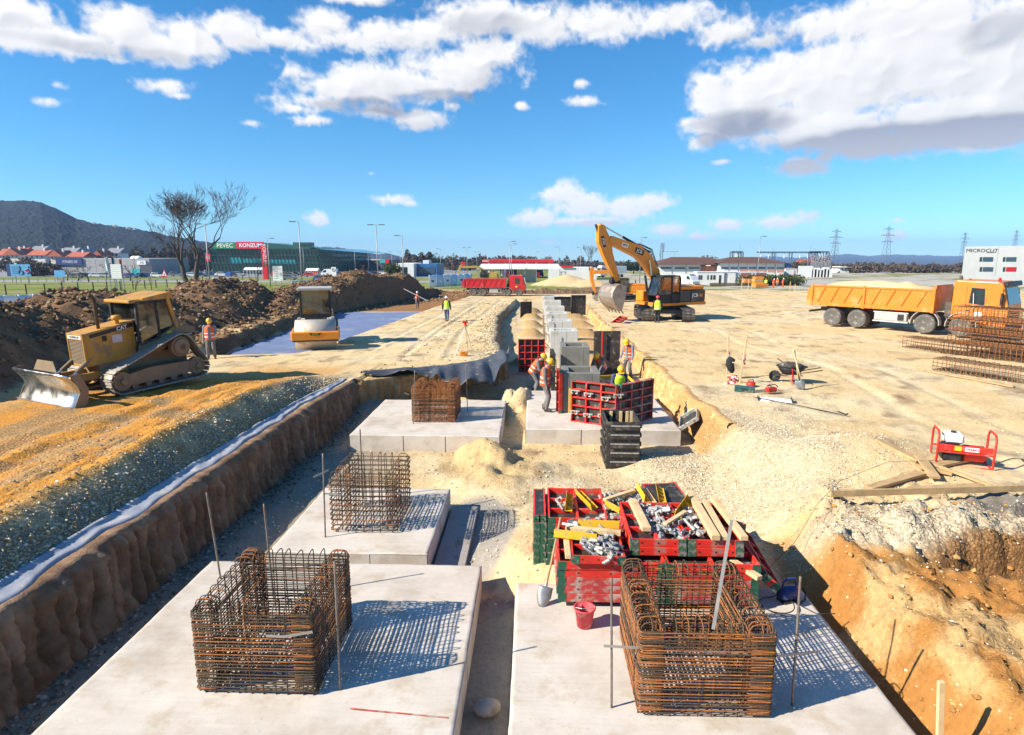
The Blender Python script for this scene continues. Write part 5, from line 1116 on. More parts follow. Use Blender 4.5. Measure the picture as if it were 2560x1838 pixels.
def roller(loc, rz, label):
    t = thing('road_roller', label, 'road roller', loc, (0, 0, rz), scale=.95); O = MT['digger_orange']; BK = MT['black_metal']; DG = MT['dark_grey_paint']
    m = M(); m.smooth = True; m.lathe([(.70, -.95), (.74, -.94), (.74, .94), (.70, .95), (.3, .93), (0, .93)], (.95, 0, .74), (0, 1, 0), 40); m.obj('drum', MT['drum_steel'], t)
    m = M(); m.span((1.62, -1.12, .58), (1.86, 1.12, .98), .05); m.obj('front_crossbar', O, t)
    m = M(); m.span((1.70, -1.06, .50), (1.80, 1.06, .575), .01); m.obj('scraper', DG, t)
    for s in (-1, 1):
        m = M(); m.span((-.1, s*1.06-.07, .55), (1.62, s*1.06+.07, 1.0), .03); m.obj('drum_frame', O, t)
        m = M(); m.lathe([(.26, 0), (.26, .05), (.12, .08), (0, .08)], (.95, s*.96, .74), (0, s, 0), 16); m.obj('drum_hub', DG, t)
        wm = wheel_meshes(.68, .50); wheel(t, wm, (-1.75, s*.78, .68), s)
    m = M(); m.span((-.35, -.95, .6), (.1, .95, 1.25), .05); m.obj('articulated_frame', O, t)
    m = M(); m.prism([(-.9, 0), (.9, 0), (.55, -.20), (-.55, -.20)], (0, 0, 0), (0, 1, 0), (0, 0, 1), (.01, 0, 0)); o = m.obj('emblem', MT['sticker_black'], t, (1.862, 0, .93)); o.scale = (1, .34, .6)
    text('JaMd', .11, MT['sticker_yellow'], t, (1.876, 0, .875), (0, 1, 0), (0, 0, 1), squash=1.3)
    m = M(); m.span((-1.2, -.74, 1.22), (-.12, .74, 1.52), .03); m.obj('cab_base', DG, t)
    f = M()
    for x, y in ((-.15, -.70), (-.15, .70), (-1.25, -.70), (-1.25, .70)): f.span((x-.045, y-.05, 1.5), (x+.045, y+.05, 2.84), .01)
    f.span((-.19, -.66, 1.50), (-.11, .66, 1.66)); f.obj('cab_frame', BK, t)
    m = M(); m.span((-1.5, -.84, 2.84), (.05, .84, 2.98), .04); m.obj('roof', MT['grey_paint'], t)
    m = M(); m.span((-.15, -.65, 1.66), (-.143, .65, 2.84)); m.obj('windscreen', MT['cab_glass'], t)
    for s in (-1, 1): m = M(); m.span((-1.2, s*.70-.004, 1.55), (-.2, s*.70+.004, 2.82)); m.obj('side_glass', MT['cab_glass'], t)
    m = M(); m.span((-1.26, -.65, 1.6), (-1.252, .65, 2.82)); m.obj('rear_glass', MT['cab_glass'], t)
    m = M(); m.span((-1.05, -.28, 1.52), (-.6, .28, 1.75), .05); m.box((-1.08, 0, 2.1), (.14, .5, .75), b=.05); m.obj('seat', BK, t)
    m = M(); m.tube([(-.45+.02*math.sin(a), .19*math.cos(a), 1.92+.19*math.sin(a)) for a in np.linspace(0, 6.28, 20)], .018, 6); m.tube([(-.2, 0, 1.6), (-.44, 0, 1.92)], .03, 6); m.obj('steering_wheel', BK, t)
    m = M(); m.span((-2.7, -.80, .95), (-1.3, .80, 1.75), .10); m.obj('engine_hood', O, t)
    for s in (-1, 1):
        m = M(); m.tube([(-.15, s*.72, 2.7), (.05, s*.98, 2.65), (.05, s*1.02, 2.4)], .015, 6); m.box((.05, s*1.02, 2.28), (.05, .16, .34), b=.02); m.obj('mirror', BK, t)
        m = M(); m.box((-.05, s*.62, 1.40), (.08, .18, .12), b=.02); m.obj('head_lamp', MT['lens_clear'], t)
    m = M(); m.box((-.05, .80, 1.36), (.22, .2, .3), b=.03); m.obj('toolbox', MT['grey_paint'], t)
roller((-10.42, 29.5, hz(-10.25, 29.0)+.0), R(-73), 'yellow road roller with smooth drum facing the camera')

def bucket_part(root, o, w, s, ang, m_, teeth=5, name='bucket'):
    """digging bucket hung at o, mouth towards the machine, turned by ang about y"""
    c, sn = math.cos(ang), math.sin(ang); P = lambda u, z: (o[0]+s*(u*c+z*sn), o[2]+s*(-u*sn+z*c))
    out = [(-.30, .02), (.30, .10), (.66, -.18), (.84, -.62), (.76, -1.10), (.45, -1.50), (.02, -1.78), (-.34, -1.95)]
    pts = [P(*p) for p in out]; m = M(); m.smooth = True
    def sh(u, v):
        k = v*(len(pts)-1); i = min(int(k), len(pts)-2); f = k-i; return (pts[i][0]*(1-f)+pts[i+1][0]*f, o[1]+(u-.5)*w, pts[i][1]*(1-f)+pts[i+1][1]*f)
    m.grid(6, 28, sh); ob = m.obj(name, m_, root); md = ob.modifiers.new('t', 'SOLIDIFY'); md.thickness = .04*s; md.offset = 0
    for q in (-1, 1): m = M(); m.prism([P(*p) for p in out]+[P(-.42, -.9)], (0, o[1]+q*w/2, 0), (1, 0, 0), (0, 0, 1), (0, .03*s, 0), True); m.obj('bucket_side', m_, root)
    for k in range(teeth):
        y = o[1]+(k/(teeth-1)-.5)*w*.93; a, b = P(-.30, -1.92), P(-.58, -2.14); m = M(); m.beam((a[0], y, a[1]), (b[0], y, b[1]), .10*s, .07*s, (0, 1, 0), .01); m.obj('tooth', MT['steel'], root)
def boom_shape(root, top, bot, y, w, m_, name):
    """box-section arm from an upper and a lower outline"""
    poly = top+bot[::-1]; m = M(); n = len(top)
    vs = [(x, y-w/2, z) for x, z in poly]+[(x, y+w/2, z) for x, z in poly]; k = 2*n
    fs = [(i, (i+1) % k, k+(i+1) % k, k+i) for i in range(k)]+[(i, k-1-i, k-2-i, i+1) for i in range(n-1)]+[(k+i+1, 2*k-2-i, 2*k-1-i, k+i) for i in range(n-1)]
    m.add(vs, fs); o = m.obj(name, m_, root); b = o.modifiers.new('b', 'BEVEL'); b.width = .02; b.segments = 1; b.limit_method = 'ANGLE'; return o
def cyl2(root, a, b, f, r, y, body='black_metal'):
    a = Vector((a[0], y, a[1])); b = Vector((b[0], y, b[1])); c = a.lerp(b, f)
    m = M(); m.cyl(a, c, r, n=10); m.obj('cylinder', MT[body], root); m = M(); m.cyl(c, b, r*.55, n=10); m.obj('cylinder_rod', MT['steel_bright'], root)
def excavator(label, loc, rot, under, scale, col, boom, arm, bucket_ang, bw, brand=True, cab_dark='black_metal', bs=1.0, name='excavator', blade=False):
    t = thing(name, label, 'excavator', loc, (0, 0, rot), scale=scale); O = MT[col]; BK = MT['black_metal']; DG = MT['dark_grey_paint']
    up = Matrix.Rotation(under, 3, 'Z')
    u = put('undercarriage', None, t, (0, 0, 0), (0, 0, under))
    for s in (-1, 1):
        track(u, s*1.34, .82, [(1.75, .42, .40), (-1.75, .42, .40)], .19, MT['track_steel'], [(-1.7, .20), (1.7, .20), (1.7, .62), (-1.7, .62)], BK, BK)
    m = M(); m.span((-1.2, -1.1, .45), (1.2, 1.1, .75), .05); m.lathe([(.65, .0), (.65, .25), (0, .25)], (0, 0, .75)); m.obj('carbody', DG, u)
    if blade: m = M(); m.span((2.0, -1.4, .1), (2.12, 1.4, .8), .02); m.span((1.2, -.5, .35), (2.0, .5, .5)); m.obj('dozer_blade', O, u)
    # upper body
    m = M(); m.prism([(-2.55, -1.30), (1.35, -1.30), (1.55, -1.1), (1.55, 1.35), (-2.55, 1.35), (-2.80, .7), (-2.86, 0), (-2.80, -.7)], (0, 0, 1.02), (1, 0, 0), (0, 1, 0), (0, 0, .20)); m.obj('deck', O, t)
    m = M(); m.prism([(-2.50, -1.28), (-1.3, -1.28), (-1.3, 1.33), (-2.50, 1.33), (-2.78, .7), (-2.84, 0), (-2.78, -.7)], (0, 0, 1.23), (1, 0, 0), (0, 1, 0), (0, 0, .80)); o = m.obj('counterweight', DG if brand else O, t); b = o.modifiers.new('b', 'BEVEL'); b.width = .08; b.segments = 3; b.limit_method = 'ANGLE'
    m = M(); m.span((-2.44, -1.22, 2.031), (-.35, 1.26, 2.32), .08); m.obj('engine_hood', O, t)
    m = M(); m.span((-1.295, -1.26, 1.23), (-.35, 1.30, 2.03), .04); m.obj('side_box', DG if brand else O, t)
    m = M(); m.span((-.34, -1.26, 1.23), (1.45, -.42, 1.95), .05); m.obj('tool_locker', O, t)
    m = M(); m.smooth = True; m.tube([(-1.6, -.5, 2.3), (-1.6, -.5, 2.62), (-1.66, -.5, 2.7)], .07, 10); m.obj('exhaust_stack', BK, t)
    if brand:
        for s in (-1, 1): text('JCB', .34, MT['sticker_white'], t, (-1.62, 1.336*s if s > 0 else -1.286, 1.66), (-s, 0, 0), (0, 0, 1), bold=.008); m = M(); m.box((-2.12, 1.334 if s > 0 else -1.284, 1.66), (.24, .006, .2)); m.obj('panel', O, t)
    # cab on the left
    fr = M(); y0, y1 = .38, 1.34
    pr = [(-.28, 1.23), (1.48, 1.23), (1.62, 1.75), (1.28, 2.88), (1.05, 2.98), (-.20, 2.98), (-.30, 2.85)]
    for y in (y0, y1):
        for a, b in zip(pr, pr[1:]+pr[:1]): fr.beam((a[0], y, a[1]), (b[0], y, b[1]), .09, .10, (0, 1, 0))
        fr.beam((.38, y, 1.3), (.38, y, 2.95), .08, .10, (0, 1, 0))
    for a in pr: fr.beam((a[0], y0, a[1]), (a[0], y1, a[1]), .08, .08)
    fr.obj('cab_frame', MT[cab_dark], t)
    m = M(); m.span((-.3, y0, 2.97), (1.08, y1, 3.04), .02); m.obj('cab_roof', MT[cab_dark], t)
    for y in (y0, y1):
        m = M(); m.prism([(.42, 1.75), (1.56, 1.78), (1.25, 2.86), (.42, 2.92)], (0, y, 0), (1, 0, 0), (0, 0, 1), (0, .008, 0), True); m.obj('door_glass', MT['cab_glass'], t)
        m = M(); m.prism([(-.24, 1.9), (.34, 1.9), (.34, 2.92), (-.22, 2.92)], (0, y, 0), (1, 0, 0), (0, 0, 1), (0, .008, 0), True); m.obj('side_glass', MT['cab_glass'], t)
        m = M(); m.prism([(-.26, 1.25), (1.46, 1.25), (1.56, 1.74), (-.26, 1.85)], (0, y, 0), (1, 0, 0), (0, 0, 1), (0, .03, 0), True); m.obj('door_panel', MT[cab_dark], t)
    m = M(); m.prism([(y0, 0), (y1, 0), (y1, 1.15), (y0, 1.15)], (1.62, 0, 1.76), (0, 1, 0), (-.29, 0, 1), (.008, 0, 0)); m.obj('windscreen', MT['cab_glass'], t)
    m = M(); m.span((.15, y0+.2, 1.35), (.65, y1-.2, 1.75), .06); m.box((.10, (y0+y1)/2, 2.15), (.16, .5, .85), (0, -.12, 0), b=.06); m.obj('seat', BK, t)
    m = M(); m.tube([(1.4, y1+.05, 2.6), (1.55, y1+.25, 2.6), (1.55, y1+.27, 2.45)], .015, 6); m.box((1.55, y1+.27, 2.3), (.06, .18, .32), b=.02); m.obj('mirror', BK, t)
    # boom, arm, bucket
    top, bot = boom; boom_shape(t, top, bot, -.05, .50, O, 'boom')
    ta, ba = arm; boom_shape(t, ta, ba, -.05, .38, O, 'stick')
    mid = (top[2][0]*.5+bot[2][0]*.5, top[2][1]*.5+bot[2][1]*.5)
    for s in (-1, 1): cyl2(t, (.95, 1.25), mid, .62, .085, -.05+s*.36)
    cyl2(t, (top[2][0]+.05, top[2][1]+.22), (ta[0][0]-.02, ta[0][1]+.02), .55, .085, -.05)
    cyl2(t, (ta[1][0]+.12, ta[1][1]+.12), (ta[-1][0]+.30, ta[-1][1]+.30), .6, .07, -.05)
    e = ((ta[-1][0]+ba[-1][0])/2, -.05, (ta[-1][1]+ba[-1][1])/2)
    m = M(); m.prism([(-.18, .12), (.42, .30), (.50, -.05), (.30, -.34), (-.32, -.30)], (e[0], -.05, e[2]), (1, 0, 0), (0, 0, 1), (0, .34, 0), True); m.obj('quick_hitch', BK, t)
    bucket_part(t, (e[0]+.02, -.05, e[2]-.30*bs), bw, .82*bs, bucket_ang, MT['bucket_steel'])
    m = M(); m.smooth = True
    for s in (-.12, .02, .14): m.tube([(top[1][0], s, top[1][1]+.06), ((top[2][0]), s, top[2][1]+.42), (top[3][0], s, top[3][1]+.12)], .025, 6)
    m.obj('hydraulic_hose', MT['rubber'], t)
    return t
B_ = ([(.05, 1.95), (.55, 3.2), (1.25, 4.35), (2.25, 5.02), (4.45, 5.62), (4.62, 5.50)], [(.45, 1.75), (1.10, 2.9), (1.85, 3.75), (2.50, 4.25), (4.45, 5.05), (4.62, 5.2)])
A_ = ([(5.30, 6.35), (5.48, 6.22), (5.45, 5.20), (5.05, 4.35), (4.05, 2.62)], [(5.02, 6.30), (4.85, 5.95), (4.45, 5.30), (4.35, 4.55), (3.72, 2.75)])
ex = excavator('big orange tracked excavator with raised boom standing beside the trench', (8.75, 42.55, hz(8.7, 42)+.0), R(206), R(62), .97, 'digger_orange', B_, A_, R(-12), 1.75)
def side_plate(root, txt, size, o, ang, w, h, plate='sticker_black', ink='sticker_white', y=.205):
    for s in (1,):
        U = Vector((-math.cos(ang), 0, -math.sin(ang))); V = Vector((math.sin(ang), 0, -math.cos(ang)))*-1
        m = M(); m.box((0, 0, 0), (w, h, .006)); q = m.obj('badge', MT[plate], root, (o[0], y, o[1]), axes(U, V)); text(txt, size, MT[ink], root, (o[0], y+.008, o[1]), U, V, bold=.004)
side_plate(ex, 'JCB', .30, (2.30, 4.62), R(20), .72, .36)
side_plate(ex, 'BPG', .20, (3.45, 5.02), R(14), .48, .28, 'sticker_white', 'sticker_black')
side_plate(ex, 'JS220', .20, (5.08, 5.25), R(72), .72, .22, y=.148)
p = GG(*(1280+985/3.539, 440+1110/3.539))
Bm = ([(.05, 1.95), (.65, 3.0), (1.3, 3.75), (2.2, 4.1), (4.1, 4.0), (4.25, 3.85)], [(.45, 1.75), (1.1, 2.6), (1.6, 3.2), (2.3, 3.55), (4.1, 3.55), (4.25, 3.65)])
Am = ([(4.4, 4.45), (4.65, 4.35), (4.72, 3.6), (4.55, 2.6), (3.95, .95)], [(4.15, 4.4), (4.1, 4.1), (4.15, 3.5), (4.15, 2.8), (3.72, 1.05)])
excavator('small orange excavator behind the big one, its arm reaching down', (p.x+.2, p.y+1.0, p.z), R(184), R(20), .80, 'digger_orange', Bm, Am, R(15), .8, brand=False, bs=.6, blade=True)
p = GG(1060+835/5.4, 560+800/5.4)
Bf = ([(.05, 1.95), (.8, 3.1), (1.6, 3.75), (2.5, 3.95), (5.6, 3.75), (5.75, 3.6)], [(.45, 1.75), (1.2, 2.7), (1.8, 3.2), (2.6, 3.4), (5.6, 3.35), (5.75, 3.4)])
Af = ([(6.1, 4.15), (6.4, 4.05), (6.6, 3.4), (7.0, 2.0), (7.75, .45)], [(5.9, 4.05), (5.75, 3.7), (6.1, 3.2), (6.6, 1.9), (7.5, .42)])
excavator('old yellow excavator digging behind the red dump truck', (p.x, p.y+3, p.z), R(184), R(10), 1.0, 'digger_yellow', Bf, Af, R(25), 1.1, brand=False, bs=.8)
# small red loader by the sheds
p = GG(1060+1880/5.4, 560+790/5.4)
t = thing('compact_loader', 'small red loader beside the brown shed', 'loader', p, (0, 0, R(-80))); wm = wheel_meshes(.42, .32)
for x in (-.7, .75):
    for s in (-1, 1): wheel(t, wm, (x, s*.72, .42), s)
m = M(); m.span((-1.2, -.55, .5), (.2, .55, 1.35), .08); m.obj('body', MT['red_paint'], t); m = M(); m.span((.2, -.45, .5), (1.2, .45, .9), .05); m.obj('nose', MT['digger_orange'], t)
f = M()
for x in (-.5, .5):
    for s in (-1, 1): f.span((x-.04, s*.5-.04, .9), (x+.04, s*.5+.04, 2.45))
f.span((-.6, -.6, 2.45), (.6, .6, 2.53), .02); f.obj('canopy', MT['black_metal'], t)
m = M(); m.span((-.4, -.25, 1.0), (.0, .25, 1.3)); m.obj('seat', MT['black_plastic'], t)
for s in (-1, 1): m = M(); m.beam((-.4, s*.6, 1.2), (1.5, s*.5, .5), .08, .14); m.obj('lift_arm', MT['red_paint'], t)
m = M(); m.prism([(1.4, .1), (2.0, .05), (2.05, .12), (1.6, .5), (1.45, .65)], (0, 0, 0), (1, 0, 0), (0, 0, 1), (0, 1.7, 0), True); m.obj('bucket', MT['chassis'], t)
# ================================================================== PEOPLE
mat('skin', (.46, .27, .19), .6, var=.08, scale=20); mat('hair', (.06, .045, .035), .8, var=.3)
mat('vest_orange', (.86, .135, .02), .75, var=.08, scale=9, bump=.2, bscale=30); mat('vest_green', (.55, .80, .03), .75, var=.08, scale=9, bump=.2, bscale=30)
mat('reflective', (.72, .74, .72), .35, var=.08); mat('helmet_yellow', (.85, .46, .01), .35, var=.05, coat=.3); mat('helmet_white', (.80, .79, .76), .35, var=.04, coat=.3); mat('helmet_pink', (.75, .03, .10), .35, var=.05, coat=.3); mat('helmet_orange', (.85, .25, .02), .35, var=.05)
mat('cloth_grey', (.17, .155, .15), .9, var=.2, scale=7, bump=.4, bscale=18, dirt=(.30, .25, .20), damt=.2); mat('cloth_blue', (.055, .075, .14), .9, var=.2, scale=7, bump=.4, bscale=18); mat('cloth_black', (.022, .022, .024), .9, var=.3, scale=7, bump=.4, bscale=18); mat('jeans', (.075, .115, .22), .9, var=.2, scale=9, bump=.4, bscale=22); mat('cloth_slate', (.22, .23, .28), .9, var=.15, scale=7, bump=.4, bscale=18); mat('boots', (.05, .038, .028), .7, var=.3, dirt=(.30, .24, .16), damt=.3); mat('eye_dark', (.02, .015, .012), .3)
def capsule(m, a, b, r0, r1, n=10):
    a = Vector(a); b = Vector(b); d = (b-a)
    if d.length < 1e-4: m.ball(a, r0, n, 6); return
    m.ball(a, r0, n, 6); m.ball(b, r1, n, 6); m.cyl(a, b, r0, r1, n)
def loft(m, secs, n=14):
    vs = []
    for c, x, y, rx, ry in secs:
        for k in range(n): t = 2*math.pi*k/n; vs.append(Vector(c)+Vector(x)*rx*math.cos(t)+Vector(y)*ry*math.sin(t))
    fs = [(i*n+k, i*n+(k+1) % n, (i+1)*n+(k+1) % n, (i+1)*n+k) for i in range(len(secs)-1) for k in range(n)]
    m.add(vs, fs+[tuple(range(n-1, -1, -1)), tuple(range((len(secs)-1)*n, len(secs)*n))])
def ik(a, b, l1, l2, pole):
    a = Vector(a); b = Vector(b); d = b-a; L = min(d.length, (l1+l2)*.995); dn = d.normalized(); b = a+dn*L
    x = (l1*l1-l2*l2+L*L)/(2*L); h = math.sqrt(max(0, l1*l1-x*x)); p = Vector(pole); p = (p-dn*p.dot(dn)).normalized(); return a+dn*x+p*h, b
def remesh(o, v, it=3):
    r = o.modifiers.new('r', 'REMESH'); r.mode = 'VOXEL'; r.voxel_size = v; r.use_smooth_shade = True
    s = o.modifiers.new('s', 'SMOOTH'); s.factor = .5; s.iterations = it; return o
def person(label, loc, rz, hel='helmet_yellow', vest='vest_orange', top='cloth_grey', legs='cloth_grey', hip=.93, lean=0.0, twist=0.0, headp=0.0, headt=0.0, hands=((.24, -.10, .82), (-.24, -.10, .82)), feet=((.11, 0), (-.11, 0)), scale=1.0, group=None, detail=True, knee=(0, -1, .1)):
    """faces -Y; hands and feet as (left, right) targets"""
    t = thing('person', label, 'person', loc, (0, 0, rz), group, scale); v = .020 if detail else .035
    RL = Matrix.Rotation(R(lean), 3, 'X') @ Matrix.Rotation(R(twist), 3, 'Z'); P0 = Vector((0, .06*math.sin(R(lean)), hip)); S = lambda x, y, z: P0+RL@Vector((x, y, z))
    ex, ey, ez = RL@Vector((1, 0, 0)), RL@Vector((0, 1, 0)), RL@Vector((0, 0, 1))
    RH = RL@Matrix.Rotation(R(headt), 3, 'Z')@Matrix.Rotation(R(headp), 3, 'X'); HC = S(0, -.015, .545); Hd = lambda x, y, z: HC+RH@Vector((x, y, z))
    sh = [S(.185, 0, .445), S(-.185, 0, .445)]; el, wr = [], []
    for k in (0, 1): e, w = ik(sh[k], hands[k], .29, .26, Vector((.35 if k == 0 else -.35, .9, -.3))); el.append(e); wr.append(w)
    hp = [P0+Vector((.095, 0, -.02)), P0+Vector((-.095, 0, -.02))]; kn, an = [], []
    for k in (0, 1): q, a = ik(hp[k], (feet[k][0], feet[k][1], .09+(feet[k][2] if len(feet[k]) > 2 else 0)), .44, .42, knee); kn.append(q); an.append(a)
    def torso(m, g):
        X, Y = ex, ey; loft(m, [(S(0, 0, -.08), X, Y, .155+g, .11+g), (S(0, .005, .02), X, Y, .165+g, .115+g), (S(0, 0, .15), X, Y, .15+g, .105+g), (S(0, 0, .30), X, Y, .175+g, .12+g), (S(0, 0, .42), X, Y, .185+g, .11+g), (S(0, 0, .475), X, Y, .12+g, .085+g), (S(0, 0, .50), X, Y, .06+g, .06+g)])
    # one continuous body
    b = M(); torso(b, 0)
    capsule(b, S(0, 0, .46), S(0, -.01, .56), .055, .052)
    loft(b, [(Hd(0, -.005, -.015), RH@Vector((1, 0, 0)), RH@Vector((0, 1, 0)), .045, .06), (Hd(0, -.018, .02), RH@Vector((1, 0, 0)), RH@Vector((0, 1, 0)), .062, .082), (Hd(0, -.008, .10), RH@Vector((1, 0, 0)), RH@Vector((0, 1, 0)), .074, .092), (Hd(0, 0, .16), RH@Vector((1, 0, 0)), RH@Vector((0, 1, 0)), .074, .094), (Hd(0, .005, .205), RH@Vector((1, 0, 0)), RH@Vector((0, 1, 0)), .050, .068), (Hd(0, .005, .225), RH@Vector((1, 0, 0)), RH@Vector((0, 1, 0)), .018, .025)])
    capsule(b, Hd(0, -.098, .105), Hd(0, -.118, .070), .010, .017, 8); capsule(b, Hd(.05, -.085, .128), Hd(-.05, -.085, .128), .010, .010, 8); capsule(b, Hd(.018, -.095, .032), Hd(-.018, -.095, .032), .010, .010, 6)
    for s in (1, -1): b.ball(Hd(s*.078, .012, .095), .022, 8, 5, (.5, .8, 1.3))
    for k in (0, 1):
        capsule(b, sh[k], el[k], .055, .042); capsule(b, el[k], wr[k], .042, .028); d = (wr[k]-el[k]).normalized(); s = 1 if k == 0 else -1
        sd = d.cross(Vector((0, 0, 1)) if abs(d.z) < .9 else ey).normalized(); nr = d.cross(sd).normalized(); pc = wr[k]+d*.05
        b.box(pc, (.03, .075, .10), Matrix((nr, sd, d)).transposed(), .008)
        for f, (o_, l) in enumerate(((-.030, .062), (-.010, .075), (.010, .070), (.030, .055))):
            a0 = pc+d*.045+sd*o_; a1 = a0+d*l*.55+nr*.006; a2 = a1+d*l*.35-nr*.022*s; capsule(b, a0, a1, .0095, .009, 6); capsule(b, a1, a2, .009, .008, 6)
        th0 = pc-sd*.035-d*.02; th1 = th0-sd*.028+d*.035; capsule(b, th0, th1, .012, .010, 6); capsule(b, th1, th1+d*.03, .010, .009, 6)
        capsule(b, hp[k], kn[k], .085, .055); capsule(b, kn[k], an[k], .055, .04); capsule(b, an[k]+Vector((0, .03, -.05)), an[k]+Vector((0, -.13, -.06)), .04, .035)
    remesh(b.obj('body', MT['skin'], t), .011 if detail else .03, 2)
    j = M(); torso(j, .018)
    for k in (0, 1): capsule(j, sh[k], el[k], .076, .060); capsule(j, el[k], el[k].lerp(wr[k], .93), .060, .045)
    remesh(j.obj('jacket', MT[top], t), v)
    l = M(); loft(l, [(P0+Vector((0, 0, -.12)), Vector((1, 0, 0)), Vector((0, 1, 0)), .165, .125), (P0+Vector((0, 0, 0)), Vector((1, 0, 0)), Vector((0, 1, 0)), .175, .128), (S(0, 0, .06), ex, ey, .165, .120)])
    for k in (0, 1): capsule(l, hp[k], kn[k], .103, .078); capsule(l, kn[k], an[k]+Vector((0, 0, .02)), .078, .066)
    remesh(l.obj('trousers', MT[legs], t), v)
    for k in (0, 1):
        o = M(); capsule(o, an[k]+Vector((0, .025, .06)), an[k]+Vector((0, .02, -.03)), .058, .055); capsule(o, an[k]+Vector((0, .03, -.045)), an[k]+Vector((0, -.15, -.05)), .046, .040); remesh(o.obj('boot', MT['boots'], t), v)
    if vest:
        w = M(); X, Y = ex, ey; g = .040
        loft(w, [(S(0, 0, -.10), X, Y, .168+g, .122+g), (S(0, 0, .02), X, Y, .172+g, .122+g), (S(0, 0, .30), X, Y, .172+g, .125+g), (S(0, 0, .43), X, Y, .150+g, .108+g), (S(0, 0, .485), X, Y, .085+g, .07+g), (S(0, 0, .495), X, Y, .06+g, .055+g)]); remesh(w.obj('vest', MT[vest], t), v)
        for z in (.02, .17):
            m = M(); m.smooth = True; n = 20; rx, ry = .172+.043, .125+.043
            m.add([S(rx*math.cos(6.2832*k/n), ry*math.sin(6.2832*k/n), zz) for zz in (z-.022, z+.022) for k in range(n)], [(k, (k+1) % n, n+(k+1) % n, n+k) for k in range(n)]); m.obj('reflective_band', MT['reflective'], t).modifiers.new('t', 'SOLIDIFY').thickness = .006
        if vest == 'vest_orange':
            m = M(); m.prism([(-.055, -.09), (.055, -.09), (.05, .46), (-.05, .46)], S(0, -.170, 0), ex, ez, -ey*.008); m.obj('shirt_front', MT[top], t)
    c = Hd(0, .0, .125); m = M(); m.smooth = True; HX = RH@Vector((1, 0, 0)); HY = RH@Vector((0, 1, 0)); HZ_ = RH@Vector((0, 0, 1))
    secs = [(c+HZ_*(.145*math.sin(a)), HX, HY, .112*math.cos(a)**.8+.001, .135*math.cos(a)**.8+.001) for a in np.linspace(0, 1.52, 8)]; loft(m, secs, 18); m.obj('helmet', MT[hel], t)
    m = M(); m.prism([(-.09, 0), (-.085, -.05), (-.045, -.085), (.045, -.085), (.085, -.05), (.09, 0)], c+HY*-.105, HX, HY, HZ_*.010); m.obj('helmet_peak', MT[hel], t)
    m = M(); m.smooth = True; m.tube([c+HY*y+HZ_*z for y, z in ((-.12, .05), (-.08, .115), (0, .150), (.08, .115), (.12, .05))], .012, 6); m.obj('helmet_ridge', MT[hel], t)
    m = M(); loft(m, [(Hd(0, .030, .03), RH@Vector((1, 0, 0)), HY, .066, .070), (Hd(0, .022, .10), HX, HY, .078, .080), (Hd(0, .01, .14), HX, HY, .080, .094)]); m.obj('hair', MT['hair'], t)
    if detail:
        for s in (1, -1): m = M(); m.ball(Hd(s*.030, -.088, .108), .010, 6, 4); m.obj('eye', MT['eye_dark'], t)
    return t
Z = lambda x, y: hz(x, y)
person('worker in orange vest and yellow helmet standing behind the bulldozer', (-13.6, 25.6, Z(-13.6, 25.6)), R(22), top='cloth_slate', legs='cloth_grey', headp=12, headt=15, hands=((.14, -.28, 1.10), (-.26, -.02, .84)), feet=((.13, -.02), (-.13, .05)), group='site workers')
person('worker in green vest, white helmet and jeans walking away on the pale track', (-5.67, 40.5, Z(-5.67, 40.5)), R(178), 'helmet_white', 'vest_green', 'cloth_black', 'jeans', hands=((.26, .12, .86), (-.26, -.14, .88)), feet=((.10, -.22), (-.10, .26, .04)), scale=.96, group='site workers')
p = G(640+1430/3.539, 440+1190/3.539, -1.0)
pw = person('worker in orange vest and white helmet carrying a long pole', (p.x, p.y, Z(p.x, p.y)), R(8), 'helmet_white', 'vest_orange', 'cloth_black', 'cloth_grey', hands=((.12, -.22, 1.28), (-.30, -.16, 1.05)), feet=((.09, .20, .02), (-.09, -.16)), scale=.92, group='site workers')
m = M(); m.cyl((-1.15, 0, .62), (1.0, 0, -.50), .035, n=8); tag(m.obj('survey_pole', MT['white_paint'], None, (p.x-.05, p.y-.2, Z(p.x, p.y)+1.22), (0, 0, R(8))), 'long white pole held slanting by the far worker', 'pole')
person('worker in green vest and pink helmet standing by the excavator tracks', (7.87, 40.0, Z(7.87, 40.0)), R(160), 'helmet_pink', 'vest_green', 'cloth_black', 'cloth_black', hands=((.28, -.05, .86), (-.22, -.30, 1.0)), feet=((.09, .03), (-.09, -.06)), group='site workers')
person('worker in orange vest stooping beside the dark form boards', (.02, 22.95, Z(.02, 22.95)), R(75), hip=.90, lean=32, headp=10, top='cloth_grey', legs='cloth_grey', hands=((.20, -.50, .80), (-.18, -.48, .85)), feet=((.16, .05), (-.16, -.10)), group='site workers')
person('worker in orange vest standing alone on the pad left of the red shutter', (.38, 19.3, -.55), R(72), top='cloth_grey', legs='cloth_grey', lean=6, headp=28, hands=((.20, -.24, .92), (-.24, -.12, .82)), feet=((.13, .06), (-.13, -.08)), group='site workers')
person('crouching worker with yellow helmet behind the fresh concrete pier', (2.72, 24.6, Z(2.72, 24.6)), R(-35), hip=.70, lean=38, headp=8, top='cloth_grey', legs='cloth_grey', hands=((.22, -.60, .55), (-.26, -.50, .60)), feet=((.18, -.10), (-.18, .12)), group='site workers', knee=(0, -1, .3))
person('worker in green vest and blue jacket leaning behind the red shutter', (2.66, 19.15, -.55), R(8), vest='vest_green', top='cloth_blue', legs='cloth_blue', hip=.78, lean=16, headp=14, hands=((.10, -.34, .98), (-.16, -.34, .92)), feet=((.17, -.16), (-.17, .08)), group='site workers', knee=(0, -1, .3))
